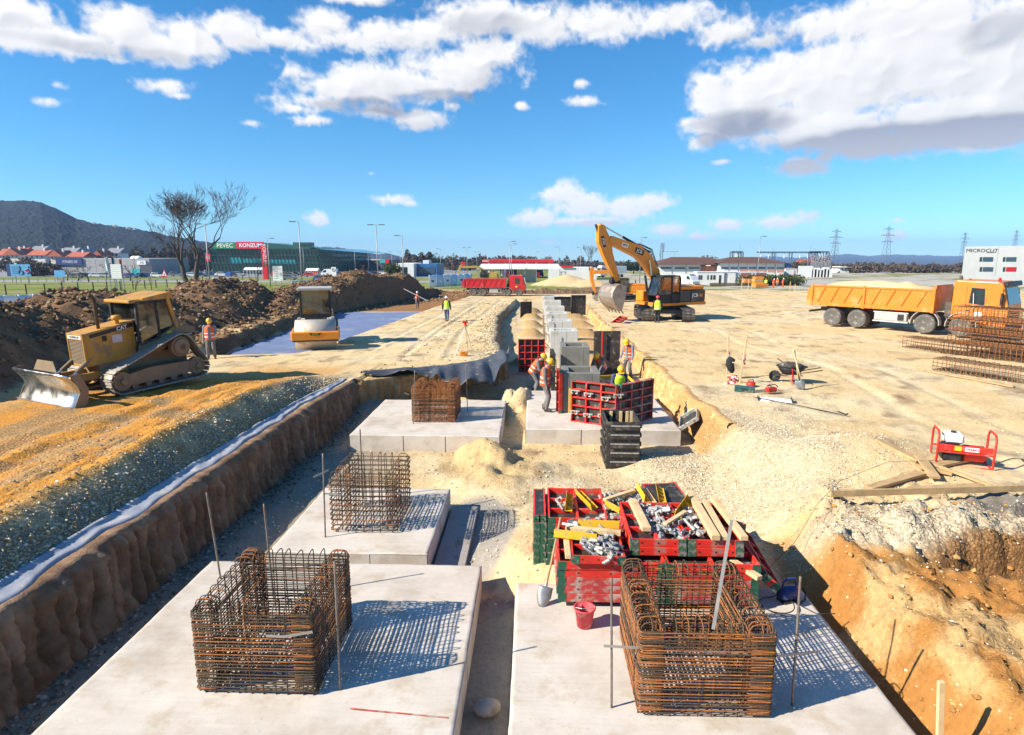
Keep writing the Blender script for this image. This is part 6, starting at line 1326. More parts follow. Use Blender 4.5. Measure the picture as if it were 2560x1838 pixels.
person('worker in orange vest standing before the dark upright panel', (3.95, 25.7, Z(3.95, 25.7)), R(-38), top='cloth_slate', legs='cloth_grey', lean=8, headp=32, hands=((.24, -.14, .84), (-.28, -.18, .86)), feet=((.13, .05), (-.13, -.05)), group='site workers')
for k, (a, b, rz, lab) in enumerate(((1560+22, 868, 20, 'far worker in orange, leftmost of the three with white helmets'), (1634, 850, -30, 'far worker in orange, middle of the three with white helmets'), (1708, 855, 40, 'far worker in orange, rightmost of the three with white helmets'))):
    p = GG(1640+a/5.4, 560+b/5.4); person(lab, p, R(rz), 'helmet_white', 'vest_orange', 'vest_orange', 'vest_orange' if k != 1 else 'cloth_grey', detail=False, lean=8, group='far workers')
p = GG(1640+1480/5.4, 560+862/5.4); person('far worker in yellow green vest beside the orange timbers', p, R(150), 'helmet_orange', 'vest_green', 'vest_green', 'cloth_blue', detail=False, group='far workers')
m = M(); m.smooth = True; m.prism([(-.03, 0), (.03, 0), (.05, -.16), (-.05, -.16)], (0, 0, 0), (1, 0, 0), (0, 0, 1), (0, .006, 0)); m.cyl((0, 0, 0), (0, 0, .14), .014, n=8); tag(m.obj('trowel', MT['steel'], None, (3.72, 25.3, Z(3.7, 25.3)+.80)), 'trowel in the hand of the worker before the dark panel', 'trowel')
# ================================================================== SMALL SITE THINGS
# survey tripod and case
p = GT(640+1855/3.539, 440+1588/3.539); t = thing('survey_tripod', 'survey level on a white and orange tripod on the pale track', 'tripod', p)
for k, (a, mm) in enumerate(((200, 'white_paint'), (325, 'wood_old'), (80, 'aluminium'))):
    d = Vector((math.cos(R(a))*.48, math.sin(R(a))*.48, 0)); m = M(); m.beam((0, 0, 1.28), d*.5+Vector((0, 0, .64)), .085 if k == 0 else .05, .03, (1, 0, 0)); m.beam(d*.45+Vector((0, 0, .70)), d, .05 if k == 0 else .03, .025, (1, 0, 0)); m.obj('leg', MT[mm], t)
m = M(); m.cyl((0, 0, 1.27), (0, 0, 1.33), .09, n=14); m.obj('head', MT['digger_orange'], t)
m = M(); m.cyl((0, 0, 1.33), (0, 0, 1.40), .05, n=12); m.cyl((-.11, 0, 1.45), (.11, 0, 1.45), .04, .045, 12); m.box((0, 0, 1.44), (.10, .09, .10), b=.02); m.obj('level', MT['lens_red'], t)
p = GT(640+1838/3.539, 440+1592/3.539); t = thing('instrument_case', 'small orange instrument case on the ground beside the tripod', 'case', p, (0, 0, .1))
m = M(); m.span((-.17, -.10, 0), (.17, .10, .20), .025); m.obj('case_shell', MT['digger_orange'], t); m = M(); m.tube([(-.06, -.10, .15), (-.06, -.14, .15), (.06, -.14, .15), (.06, -.10, .15)], .01, 6); m.obj('handle', MT['black_plastic'], t)
# generator
t = thing('generator', 'red tube framed generator with white tank on the gravel', 'generator', (8.98, 12.85, hz(8.9, 12.8)-.01), (0, 0, R(-21))); Wg, Dg, Hg = .98, .52, .72
for s in (-1, 1):
    x = s*Wg/2; pts = [(x, -Dg/2, .04), (x, -Dg/2-.01, Hg-.10), (x, -Dg/2+.07, Hg), (x, Dg/2-.07, Hg), (x, Dg/2+.01, Hg-.10), (x, Dg/2, .04), (x, Dg/2-.06, 0), (x, -Dg/2+.06, 0)]; m = M(); m.smooth = True; m.tube(pts, .022, 8, True); m.obj('frame_hoop', MT['red_paint'], t)
for y, z in ((-Dg/2, .30), (Dg/2, .30), (-Dg/2+.05, .0), (Dg/2-.05, .0)): m = M(); m.tube([(-Wg/2, y, z), (Wg/2, y, z)], .02, 8); m.obj('frame_rail', MT['red_paint'], t)
m = M(); m.span((-Wg/2+.03, -Dg/2-.02, .33), (Wg/2-.03, -Dg/2+.01, .46), .008); m.obj('front_plate', MT['red_paint'], t)
m = M(); m.span((-.02, -Dg/2-.026, .35), (.22, -Dg/2-.021, .44)); m.obj('name_plate', MT['sticker_white'], t); text('STRABAG', .052, MT['lens_red'], t, (.10, -Dg/2-.03, .395), (1, 0, 0), (0, 0, 1))
m = M(); m.span((-.20, -Dg/2-.026, .35), (-.08, -Dg/2-.021, .44)); m.obj('warning_plate', MT['sticker_yellow'], t)
m = M(); m.span((-.36, -.18, .46), (-.02, .18, .66), .04); m.obj('fuel_tank', MT['white_paint'], t); m = M(); m.cyl((-.19, 0, .66), (-.19, 0, .69), .05); m.obj('tank_cap', MT['black_plastic'], t)
m = M(); m.span((-.38, -.20, .08), (-.02, .20, .42), .04); m.obj('engine', MT['black_metal'], t); m = M(); m.smooth = True; m.lathe([(.0, 0), (.16, 0), (.17, .04), (.17, .36), (.12, .42), (0, .42)], (.0, 0, .25), (1, 0, 0), 16); m.obj('alternator', MT['red_paint'], t)
# timbers on the shoulder by the generator
def plank(a, b, w, h, label, lift=0.0, mt='wood_old'):
    A = GT(1740+a[0]/2.766, 800+a[1]/2.766); B = GT(1740+b[0]/2.766, 800+b[1]/2.766); A.z += h/2+lift+.01; B.z += h/2+lift+.01; timber(A, B, w, h, label, mt, group='planks lying before the generator')
plank((925, 1246), (2500, 1192), .05, .12, 'longest plank lying in front of the others by the generator', .05)
plank((1190, 1190), (1560, 1085), .18, .055, 'plank slanting to the right behind the longest plank', .04)
plank((1255, 850), (1540, 995), .18, .055, 'plank pointing away to the gravel edge left of the generator', .03)
plank((1535, 985), (1650, 1125), .18, .055, 'short thick plank in the middle of the plank heap', .12)
plank((1470, 1195), (1970, 1165), .18, .055, 'grey weathered plank just behind the longest plank', .0)
plank((1600, 1042), (1865, 985), .18, .055, 'plank running towards the foot of the generator', .03)
plank((1600, 1010), (2060, 1160), .05, .05, 'thin lath lying across the right of the plank heap', .06)
plank((1545, 1030), (1765, 1080), .18, .055, 'short plank under the generator side of the heap', .02)
# stakes with barrier tape and a jacket
def tape_mat():
    m = bpy.data.materials.new('barrier_tape'); m.use_nodes = True; t = NT(m.node_tree); b = t.n['Principled BSDF']; tc = t.new('ShaderNodeTexCoord').outputs['Object']
    sx = t.new('ShaderNodeSeparateXYZ', {0: tc}); f = t.math('FRACT', t.math('MULTIPLY', t.math('ADD', t.math('ADD', sx.outputs[0], sx.outputs[1]), sx.outputs[2]), 5.0)); t.put(b, 'Base Color', t.mix(t.math('GREATER_THAN', f, .5), (.78, .76, .72), (.60, .02, .02))); b.inputs['Roughness'].default_value = .4; MT['barrier_tape'] = m
tape_mat()
def tall_stake(px, top, label, x_off=0):
    A = GT(*px); h = D(top[0], top[1], A.y).z-A.z; d = D(top[0], top[1], A.y); m = M(); m.beam((0, 0, -.1), (d.x-A.x, 0, h), .06, .035, (0, 1, 0), .004); o = m.obj('wooden_stake', MT['wood_new'], None, A); tag(o, label, 'stake', 'wooden stakes'); return A, h
zr = lambda x, y: (1740+x/2.766, 800+y/2.766)
A1, h1 = tall_stake(zr(300, 440), zr(355, 102), 'tall leaning wooden stake wrapped in striped tape left of the wheelbarrow')
A2, h2 = tall_stake(zr(215, 405), zr(226, 112), 'upright wooden stake wrapped in striped tape behind the leaning one')
m = M(); m.beam(A1+Vector((-.25, .1, .72)), A1+Vector((.32, -.05, .60)), .08, .03, (0, 0, 1)); tag(m.obj('cross_board', MT['wood_new']), 'short board nailed across the leaning taped stake', 'board')
def tape(pts, label):
    m = M(); m.smooth = True; P = []
    for a, b in zip(pts[:-1], pts[1:]):
        for k in range(6): P.append(Vector(a).lerp(Vector(b), k/6)+Vector((random.uniform(-.02, .02), random.uniform(-.02, .02), random.uniform(-.02, .02))))
    P.append(Vector(pts[-1])); vs = []
    for i, q in enumerate(P): d = Vector((0, .02*math.sin(i), .04)); vs += [q-d, q+d]
    m.add(vs, [(2*i, 2*i+2, 2*i+3, 2*i+1) for i in range(len(P)-1)]); o = m.obj('barrier_tape', MT['barrier_tape']); tag(o, label, 'barrier tape')
sp = lambda A, z0, z1, n: [A+Vector((.045*math.cos(k*1.9)+.02, .045*math.sin(k*1.9), z0+(z1-z0)*k/n)) for k in range(n+1)]
tape(sp(A1+Vector((.09, 0, 0)), .7, 1.05, 8), 'red and white tape wound round the leaning stake'); tape(sp(A2, .75, 1.0, 6), 'red and white tape wound round the upright stake')
tape([A2+Vector((0, -.05, .55)), A2+Vector((-.1, -.3, .12)), A2+Vector((.2, -.7, .08)), A1+Vector((-.3, .2, .10)), A1+Vector((-.05, .05, .30)), A1+Vector((-.35, -.05, .08)), A1+Vector((-.55, -.2, .06)), A1+Vector((-.2, -.25, .09))], 'loose red and white tape lying in a tangle between the stakes')
m = M(); m.smooth = True; loft(m, [(A2+Vector((.04, -.06, .78)), (1, 0, 0), (0, 1, 0), .05, .05), (A2+Vector((.06, -.08, .70)), (1, 0, 0), (0, 1, 0), .16, .09), (A2+Vector((.03, -.10, .50)), (1, 0, 0), (0, 1, 0), .15, .10), (A2+Vector((.10, -.10, .32)), (1, 0, 0), (0, 1, 0), .12, .07), (A2+Vector((.12, -.1, .22)), (1, 0, 0), (0, 1, 0), .05, .04)]); tag(m.obj('jacket', MT['cloth_black']), 'black jacket hung on the taped stake', 'jacket')
# wheelbarrow with tools
A = GT(*zr(650, 430)); t = thing('wheelbarrow', 'black wheelbarrow full of bags standing on the yard', 'wheelbarrow', A, (0, 0, R(-18)))
m = M(); m.smooth = True; loft(m, [((-.02, 0, .28), (1, 0, 0), (0, 1, 0), .24, .18), ((0, 0, .42), (1, 0, 0), (0, 1, 0), .38, .28), ((.02, 0, .56), (1, 0, 0), (0, 1, 0), .48, .34)], 18); m.obj('tub', MT['black_plastic'], t)
m = M(); m.smooth = True; m.tube([(.02+.49*math.cos(a), .35*math.sin(a), .56) for a in np.linspace(0, 6.283, 24, endpoint=False)], .016, 6, True); m.obj('tub_rim', MT['black_metal'], t)
m = M(); m.smooth = True; m.ball((-.05, .02, .56), .28, 12, 7, (1.2, .9, .55)); m.ball((.2, -.05, .57), .2, 10, 6, (1, .9, .55)); m.obj('bags', MT['form_ply'], t)
wmb = wheel_meshes(.19, .09, False); wheel(t, wmb, (-.50, 0, .19), 1)
for s in (-1, 1): m = M(); m.smooth = True; m.tube([(-.50, s*.06, .19), (-.1, s*.20, .28), (.45, s*.24, .40), (.95, s*.27, .52)], .016, 6); m.tube([(.25, s*.22, .34), (.32, s*.25, 0), (.10, s*.24, .0), (.08, s*.21, .29)], .014, 6); m.obj('handle_frame', MT['black_metal'], t)
b = GT(*zr(715, 482)); shovel('shovel', 'shovel with pale handle leaning on the wheelbarrow', b+Vector((0, 0, .02)), b+Vector((-.13, .35, 1.34)), 'shovels', 'wood_new'); shovel('shovel', 'second shovel crossing the first on the wheelbarrow', b+Vector((.12, -.02, .02)), b+Vector((-.20, .30, 1.30)), 'shovels', 'wood_new')
m = M(); m.cyl(A+Vector((-.55, -.15, .85)), A+Vector((.25, -.40, .28)), .022, n=8); tag(m.obj('steel_pipe', MT['steel_rod']), 'dark pipe lying across the wheelbarrow', 'pipe')
m = M(); m.cyl(A+Vector((-.10, -.42, .02)), A+Vector((-.08, -.32, .52)), .014, n=8); tag(m.obj('red_bar', MT['lens_red']), 'short red bar leaning on the wheelbarrow', 'bar')
# toolbox, saw and board
A = GT(*zr(335, 495)); t = thing('toolbox', 'dark green toolbox lying at the trench edge', 'toolbox', A, (0, 0, R(-24)))
mat('tool_green', (.02, .085, .085), .45, var=.15, dirt=(.2, .2, .17), damt=.2)
m = M(); m.span((-.30, -.14, 0), (.30, .14, .11), .02); m.obj('lower_shell', MT['tool_green'], t); m = M(); m.span((-.30, -.14, .113), (.30, .14, .17), .03); m.obj('lid', MT['tool_green'], t); m = M(); m.tube([(-.08, -.14, .11), (-.08, -.18, .11), (.08, -.18, .11), (.08, -.14, .11)], .012, 6); m.obj('handle', MT['black_plastic'], t)
A = GT(*zr(378, 462)); t = thing('power_tool', 'small red tool standing beside the green toolbox', 'tool', A, (0, 0, .4)); m = M(); m.smooth = True; m.lathe([(0, 0), (.13, 0), (.15, .06), (.14, .14), (.10, .17), (0, .17)], (0, 0, 0), n=14); m.obj('body_shell', MT['red_paint'], t); m = M(); m.tube([(-.13, 0, .12), (-.08, 0, .24), (.08, 0, .24), (.13, 0, .12)], .014, 6); m.obj('handle', MT['black_plastic'], t)
A = GT(*zr(520, 512)); t = thing('chainsaw', 'red chainsaw lying on the white board', 'chainsaw', A+Vector((0, 0, .06)), (0, 0, R(15))); m = M(); m.span((-.2, -.09, 0), (.16, .09, .16), .04); m.obj('motor', MT['red_paint'], t); m = M(); m.box((-.38, 0, .06), (.42, .015, .08), b=.01); m.obj('guide_bar', MT['steel'], t); m = M(); m.smooth = True; m.tube([(-.1, -.1, .05), (-.1, -.12, .2), (-.08, 0, .25), (-.1, .1, .18), (.1, 0, .25), (.22, 0, .16)], .016, 6); m.obj('handle', MT['black_plastic'], t)
A = GT(*zr(545, 560)); t = thing('white_board', 'white board with black ends lying at the trench edge', 'board', A, (0, 0, R(-14))); m = M(); m.box((0, 0, .03), (.92, .30, .03), (.1, .02, 0), b=.005); m.obj('board', MT['white_paint'], t)
for s in (-1, 1): m = M(); m.box((s*.47, 0, .05), (.03, .34, .10), b=.005); m.obj('end_bar', MT['black_plastic'], t)
m = M(); m.smooth = True; a, b = GT(*zr(400, 545)), GT(*zr(1010, 665)); m.tube([a+Vector((0, 0, .05)), a.lerp(b, .5)+Vector((0, 0, .06)), b+Vector((0, 0, .04))], .012, 6); m.tube([b+Vector((-.1, .05, .12)), b+Vector((.1, -.02, .04)), b+Vector((.18, .06, .06))], .02, 6); tag(m.obj('steel_rod', MT['black_metal']), 'thin black rod lying from the white board towards the gravel', 'rod')
# other small stakes
for k, (b, tp, lab) in enumerate((((1640+1152/5.4, 560+915/5.4), 735, 'thin stake left of the far pegged hole'), ((1640+1240/5.4, 560+950/5.4), 745, 'thin stake in the middle of the far pegged hole'), ((1640+1287/5.4, 560+955/5.4), 860, 'short stake right of the far pegged hole'), ((1640+1805/5.4, 560+905/5.4), 780, 'thin stake left of the profile board behind the orange truck'), ((1640+1872/5.4, 560+915/5.4), 815, 'thin stake right of the profile board behind the orange truck'))):
    p = GG(*b); h = D(b[0], 560+tp/5.4, p.y).z-p.z; m = M(); m.span((-.04, -.03, -.2), (.04, .03, h)); tag(m.obj('wooden_stake', MT['wood_new'], None, p), lab, 'stake', 'wooden stakes')
p = GG(1640+1800/5.4, 560+905/5.4); m = M(); m.span((-.9, -.02, .68), (1.3, .02, .84)); tag(m.obj('profile_board', MT['wood_new'], None, p), 'pale profile board nailed to two thin stakes', 'board')
# lying rebar cages by the truck
def lying_cage(a, d, L, w, h, label, z=0.0, mt='rust', n=26, group='rebar cages piled beside the orange truck'):
    d = Vector((d[0], d[1], 0)).normalized(); ang = math.atan2(d.y, d.x); zz = min(hz(a[0], a[1]), hz(a[0]+d.x*L, a[1]+d.y*L))+z
    t = thing('rebar_cage', label, 'rebar cage', (a[0], a[1], zz+.02), (0, 0, ang), group); r = .011
    s = M(); s.smooth = True; s.tube([(0, y, q) for y, q, _ in [(x, y+h/2, 0) for x, y, _ in rr(w, h, .05)]], r, 5, True); me = s.mesh('stirrup', MT[mt])
    for k in range(n): put('stirrup', me, t, (L*k/(n-1)+random.uniform(-.02, .02), random.uniform(-.01, .01), random.uniform(0, .02)), (random.uniform(-.03, .03), random.uniform(-.05, .05), random.uniform(-.03, .03)))
    m = M(); m.tube([(-.03, 0, 0), (L+.05, 0, 0)], r*1.1, 5); lb = m.mesh('long_bar', MT['rust_dark' if mt == 'rust' else 'rust'])
    for y in np.linspace(-w/2+.03, w/2-.03, 5):
        for q in (.03, h-.03): put('long_bar', lb, t, (0, y, q))
    for q in np.linspace(.03, h-.03, 4)[1:-1]:
        for y in (-w/2+.02, w/2-.02): put('long_bar', lb, t, (0, y, q))
dr = (.47, -.88)
lying_cage((17.75, 29.9), dr, 7.5, .85, .50, 'rusty rebar cage lying farthest left beside the orange truck', n=40)
lying_cage((15.55, 24.1), dr, 5.5, .85, .46, 'rusty rebar cage lying nearest, before the tall pile', n=34)
for k in range(4): lying_cage((18.75+.05*k, 28.55-.3*(k % 2)), dr, 7, 1.2, .52, f'{["lowest", "second", "third", "topmost"][k]} cage in the tall pile of rebar cages at the picture edge', z=.02+.53*k, mt='rust_dark', n=44)
for k in range(3): lying_cage((20.1+.05*k, 28.9), dr, 7, 1.1, .52, f'{["lowest", "middle", "topmost"][k]} cage of the rear row in the tall rebar pile', z=.02+.53*k, mt='rust_dark', n=36)
m = M(); a, b = GT(*zr(1525, 345)), GT(*zr(2200, 470)); m.beam(a+Vector((0, 0, .04)), b+Vector((0, 0, .04)), .10, .05); tag(m.obj('squared_timber', MT['wood_old']), 'long thin timber on the ground before the nearest lying cage', 'timber')
# ================================================================== SURROUNDINGS
mat('bark', (.075, .055, .042), .9, var=.3, scale=6, bump=.5, bscale=20); mat('twig', (.085, .060, .050), .9, var=.3, scale=5); mat('roof_red', (.42, .105, .05), .8, var=.2, scale=.8, bump=.3, bscale=6); mat('roof_grey', (.22, .22, .24), .8, var=.2, scale=.8); mat('roof_brown', (.115, .055, .035), .8, var=.15, scale=.6, bump=.2, bscale=5)
mat('render_white', (.74, .73, .70), .8, var=.06, scale=.5, dirt=(.6, .57, .52), damt=.1); mat('render_cream', (.62, .56, .46), .8, var=.08, scale=.5); mat('panel_grey', (.36, .35, .34), .7, var=.08, scale=.4, dirt=(.28, .26, .24), damt=.2); mat('panel_dark', (.07, .075, .085), .6, var=.15, scale=.5); mat('blue_sign', (.02, .045, .16), .5, var=.08); mat('sky_blue_sign', (.10, .33, .58), .5, var=.12, scale=2); mat('blue_cladding', (.03, .13, .34), .5, var=.12, scale=.7); mat('sign_green', (.01, .22, .07), .45, var=.06); mat('sign_red', (.66, .012, .025), .45, var=.06); mat('orange_render', (.62, .25, .13), .8, var=.1, scale=.5); mat('galvanised', (.30, .31, .32), .5, .5, var=.1); mat('pylon_steel', (.13, .16, .22), .6, .3, var=.1); mat('banner', (.42, .58, .78), .7, var=.10, scale=1.2); mat('banner_white', (.70, .76, .82), .7, var=.06, scale=1.2); mat('flag_red', (.62, .03, .04), .8, var=.1); mat('mall_frame', (.05, .14, .12), .4, .3, var=.1); mat('teal', (.05, .42, .42), .4, var=.15, scale=.3)
def foliage_mat(name, a, b):
    m = bpy.data.materials.new(name); m.use_nodes = True; t = NT(m.node_tree); bs = t.n['Principled BSDF']; pos = t.new('ShaderNodeNewGeometry').outputs['Position']
    n = t.noise(pos, .10, 7, .75); t.put(bs, 'Base Color', t.ramp(n.outputs[0], [(.32, a), (.68, b)])); bs.inputs['Roughness'].default_value = 1; bs.inputs['Specular IOR Level'].default_value = .1; MT[name] = m
foliage_mat('winter_wood', (.060, .048, .038), (.15, .115, .085)); foliage_mat('forest', (.006, .014, .022), (.040, .046, .044)); foliage_mat('far_hill', (.022, .040, .060), (.07, .085, .095)); foliage_mat('evergreen', (.015, .030, .014), (.04, .06, .025)); foliage_mat('hedge_green', (.05, .075, .02), (.12, .13, .05))  # forest and far_hill carry a haze blue in their own colour
def at(px, py, y): p = D(px, py, y); return p
def gz(y): return float(FALL(y))
def wall_box(name, m_, parent, px0, px1, pyt, y, depth, z0=None, bev=0):
    a = at(px0, pyt, y); b = at(px1, pyt, y); z0 = gz(y)-.3 if z0 is None else z0; m = M(); m.span((a.x, y, z0), (b.x, y+depth, a.z), bev); return m.obj(name, m_, parent)
def rect(name, m_, parent, px0, px1, py0, py1, y, d=.08):
    a = at(px0, py0, y); b = at(px1, py1, y); pm = (py0+py1)/2; m = M(); m.span((at(px0, pm, y).x, y-d, b.z), (at(px1, pm, y).x, y-.003, a.z)); return m.obj(name, m_, parent)
def bld(label, cat='building', name='building'): return thing(name, label, cat)
# --- hills
def hill(name, prof, y0, y1, mname, seed, rough=1.0, nz=90):
    n = 420; px = np.linspace(prof[0][0], prof[-1][0], n); py = np.interp(px, [p[0] for p in prof], [p[1] for p in prof]); rows = []
    crest = np.array([tuple(at(a, b, y1)) for a, b in zip(px, py)])
    for j in range(nz+1):
        v = j/nz; y = y0+(y1-y0)*v; x = crest[:, 0]*(y/y1); zc = np.maximum(crest[:, 2]-gz(y1), .0)
        f = v**1.15; z = gz(y)-.3+zc*f*(1+.25*fbm(x*.012, x*0+y*.012, 4, seed)*(1-v))+rough*(9*np.abs(fbm(x*.07, x*0+y*.07, 4, seed+3, .7)))*min(1, v*4)-rough*1.2*v
        rows.append(np.stack([x, np.full(n, y), z], -1))
    last = rows[-1].copy(); last[:, 1] += (y1-y0)*.5; last[:, 2] = gz(y1)-5; rows.append(last)
    co = np.array(rows).reshape(-1, 3); o = put(name, soil_mesh(name, co, quads(n, len(rows)), np.ones((len(co), 4)), mname)); tag(o, kind='structure')
hill('hill', [(-420, 505), (-200, 490), (-60, 498), (0, 501), (60, 500), (100, 504), (140, 520), (185, 545), (215, 552), (250, 560), (300, 566), (345, 572), (420, 588), (470, 596), (530, 606), (600, 612), (680, 618), (760, 640)], 420, 950, 'forest', 11)
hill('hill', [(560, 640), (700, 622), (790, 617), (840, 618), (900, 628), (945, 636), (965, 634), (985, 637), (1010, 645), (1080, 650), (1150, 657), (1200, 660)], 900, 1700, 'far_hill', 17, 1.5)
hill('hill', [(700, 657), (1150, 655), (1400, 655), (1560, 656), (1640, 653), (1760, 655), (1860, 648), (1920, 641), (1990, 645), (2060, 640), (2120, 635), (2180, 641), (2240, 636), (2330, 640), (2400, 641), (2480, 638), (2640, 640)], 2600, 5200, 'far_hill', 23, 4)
# --- bare trees
def bare_tree(label, base, height, spread, seed, trunks=((0, 0),), levels=6, name='bare_tree', r0=.3, group=None, cat='tree', split=.33, twig_r=.012):
    rng = random.Random(seed); t = thing(name, label, cat, base, (0, 0, 0), group); tk = M(); tk.smooth = True; cr = M(); cr.smooth = True
    def grow(p, d, L, r, lv):
        n = 3; pts = [p]; rs = [r]; q = p.copy(); dd = d.copy()
        for k in range(n):
            dd = (dd+Vector((rng.uniform(-.22, .22), rng.uniform(-.22, .22), rng.uniform(-.05, .16)))).normalized(); q = q+dd*L/n; pts.append(q.copy()); rs.append(r*(1-.38*(k+1)/n))
        (tk if lv >= levels-1 else cr).tube(pts, [max(twig_r, a) for a in rs], 7 if lv >= levels-1 else (5 if lv > 2 else 3), caps=False)
        if lv == 0: return
        for k in range(rng.choice((2, 3, 3)) if lv > 1 else 3):
            a = rng.uniform(0, 6.283); sp = rng.uniform(.35, .85)*spread; x, y, _ = frame(dd); nd = (dd+(x*math.cos(a)+y*math.sin(a))*sp+Vector((0, 0, .10))).normalized(); i = rng.choice((1, 2, 2, 3)) if k else 3
            grow(pts[i].copy(), nd, L*rng.uniform(.62, .86), rs[i]*rng.uniform(.58, .74), lv-1)
    for dx, tilt in trunks: grow(Vector((dx, 0, -.2)), Vector((tilt, 0, 1)).normalized(), height*split, r0, levels)
    tk.obj('trunk', MT['bark'], t); cr.obj('crown', MT['twig'], t); return t
p = GG(480, 716); bare_tree('large bare double-trunked tree behind the spoil heap', p, 20.5, .95, 5, ((-.7, -.55), (.9, .12)), 7, r0=.55, split=.31, twig_r=.022)
p = GG(645, 704); bare_tree('smaller bare tree before the green mall', p, 9.5, 1.0, 9, ((0, .05),), 5, r0=.16, group='bare trees by the mall', twig_r=.02)
for k, (px, py) in enumerate(((195, 704), (222, 705), (265, 703), (325, 704), (168, 702))): bare_tree(['pollarded tree left of the white list sign, second from it', 'pollarded tree just left of the white list sign', 'pollarded tree behind the white list sign', 'pollarded tree right of the white list sign', 'pollarded tree nearest the blue tarpaulin board'][k], GG(px, py), 5.2, 1.25, 20+k, levels=4, r0=.17, group='pollarded street trees', split=.32, twig_r=.03)
for k, (px, py) in enumerate(((156, 731), (340, 727), (380, 725))): bare_tree(['small crooked tree at the left fence', 'small shrubby tree left of the warning sign', 'small shrubby tree just left of the warning sign'][k], GG(px, py), 3.0, 1.2, 40+k, levels=3, r0=.07, group='young trees on the grass', split=.35, twig_r=.018)
p = GG(1489, 690); bare_tree('bare tree left of the white lorry beside the petrol station', (p.x, p.y+25, gz(p.y)), 12, .8, 51, levels=5, r0=.22, twig_r=.03)
p = G(640+990/3.539, 440+1050/3.539, 0); q = GG(640+990/3.539, 440+1050/3.539); bare_tree('thin pale sapling standing on the spoil heap', (q.x, q.y, hz(q.x, q.y)-.1), 3.4, .8, 61, levels=4, r0=.07, twig_r=.014)
def clump_wood(name, label, pts, mname, n, seed, leaf=.5, kind='stuff', cat=None):
    """crown of many small faces spread through the volume of lumpy ellipsoids"""
    rng = np.random.default_rng(seed); V = []
    for (x, y, z, rx, ry, rz), k in zip(pts, [n]*len(pts)):
        d = rng.normal(size=(k, 3)); d /= np.linalg.norm(d, axis=1)[:, None]; r = rng.random(k)**.45; c = np.array((x, y, z))+d*r[:, None]*np.array((rx, ry, rz)); a = rng.normal(size=(k, 3)); b = rng.normal(size=(k, 3)); s = leaf*(.5+rng.random((k, 1)))
        V.append(np.stack([c+a*s*.5, c+b*s*.5, c-(a+b)*s*.35], 1))
    V = np.concatenate(V).reshape(-1, 3); F = np.arange(len(V)).reshape(-1, 3); o = put(name, soil_mesh(name, V, F, np.ones((len(V), 4)), mname, smooth=False)); return tag(o, label, cat, kind=kind)
def belt(px0, px1, y, top0, top1, n, seed, mname, per=220, leaf=.9):
    r = random.Random(seed); P = []
    for k in range(n):
        px = px0+(px1-px0)*(k+r.random())/n; yy = y+r.uniform(-15, 25); zt = at(px, r.uniform(top0, top1), yy).z; h = (zt-gz(yy)); P.append((at(px, 640, yy).x, yy, gz(yy)+h*.5, (px1-px0)/n/1560*yy*r.uniform(.6, 1.0)+.6, 3, h*.52))
    clump_wood('treeline', None, P, mname, per, seed, leaf)
belt(985, 1460, 420, 636, 652, 60, 1, 'winter_wood'); belt(1010, 1080, 330, 622, 645, 8, 2, 'winter_wood', 400); belt(1120, 1330, 380, 634, 648, 26, 3, 'winter_wood'); belt(1930, 2430, 300, 655, 664, 60, 4, 'winter_wood', 260, .7); belt(1400, 1660, 380, 655, 662, 34, 5, 'winter_wood'); belt(330, 520, 300, 600, 650, 30, 6, 'winter_wood', 500, .7); belt(0, 330, 290, 640, 655, 40, 7, 'winter_wood', 200, .7); belt(70, 145, 205, 655, 685, 12, 8, 'winter_wood', 300, .6); belt(1470, 1720, 500, 650, 660, 30, 9, 'forest', 160)
def round_tree(label, px, pyt, y, w, mname, n=1500, seed=1, group='trees far behind the site'):
    a = at(px, pyt, y); zb = gz(y); h = a.z-zb; t = thing('leafy_tree', label, 'tree', (a.x, y, zb), group=group); m = M(); m.cyl((0, 0, 0), (0, 0, h*.5), .25, .12, 8); m.obj('trunk', MT['bark'], t)
    o = clump_wood('crown', None, [(0, 0, h*.60, w*.5, w*.5, h*.40), (w*.2, 0, h*.5, w*.35, w*.35, h*.3), (-w*.2, 0, h*.52, w*.33, w*.35, h*.32)], mname, n//3, seed, .38, kind=None); o.parent = t
round_tree('dark dome shaped tree behind the brown roof, larger one', 1770, 637, 240, 9, 'winter_wood', seed=3); round_tree('dark dome shaped tree behind the brown roof, smaller one', 1788, 642, 250, 7, 'winter_wood', seed=4); round_tree('dark evergreen under the excavator boom', 1585, 654, 260, 11, 'evergreen', 2200, 5); round_tree('dark round tree before the orange roofs of the substation', 2003, 648, 240, 8, 'winter_wood', seed=6); round_tree('dark tree at the end of the mall roofline', 1088, 633, 300, 9, 'evergreen', seed=7); round_tree('pale willow beside the blue shop', 981, 655, 190, 5.5, 'hedge_green', seed=8)
o = clump_wood('hedge', 'green bank hedge behind the far workers', [(GG(1895+i*9, 718).x, GG(1895, 716).y+4, GG(1895, 716).z+.8, 1.6, 2.0, 1.5) for i in range(17)], 'hedge_green', 420, 77, .25, kind=None, cat='hedge')
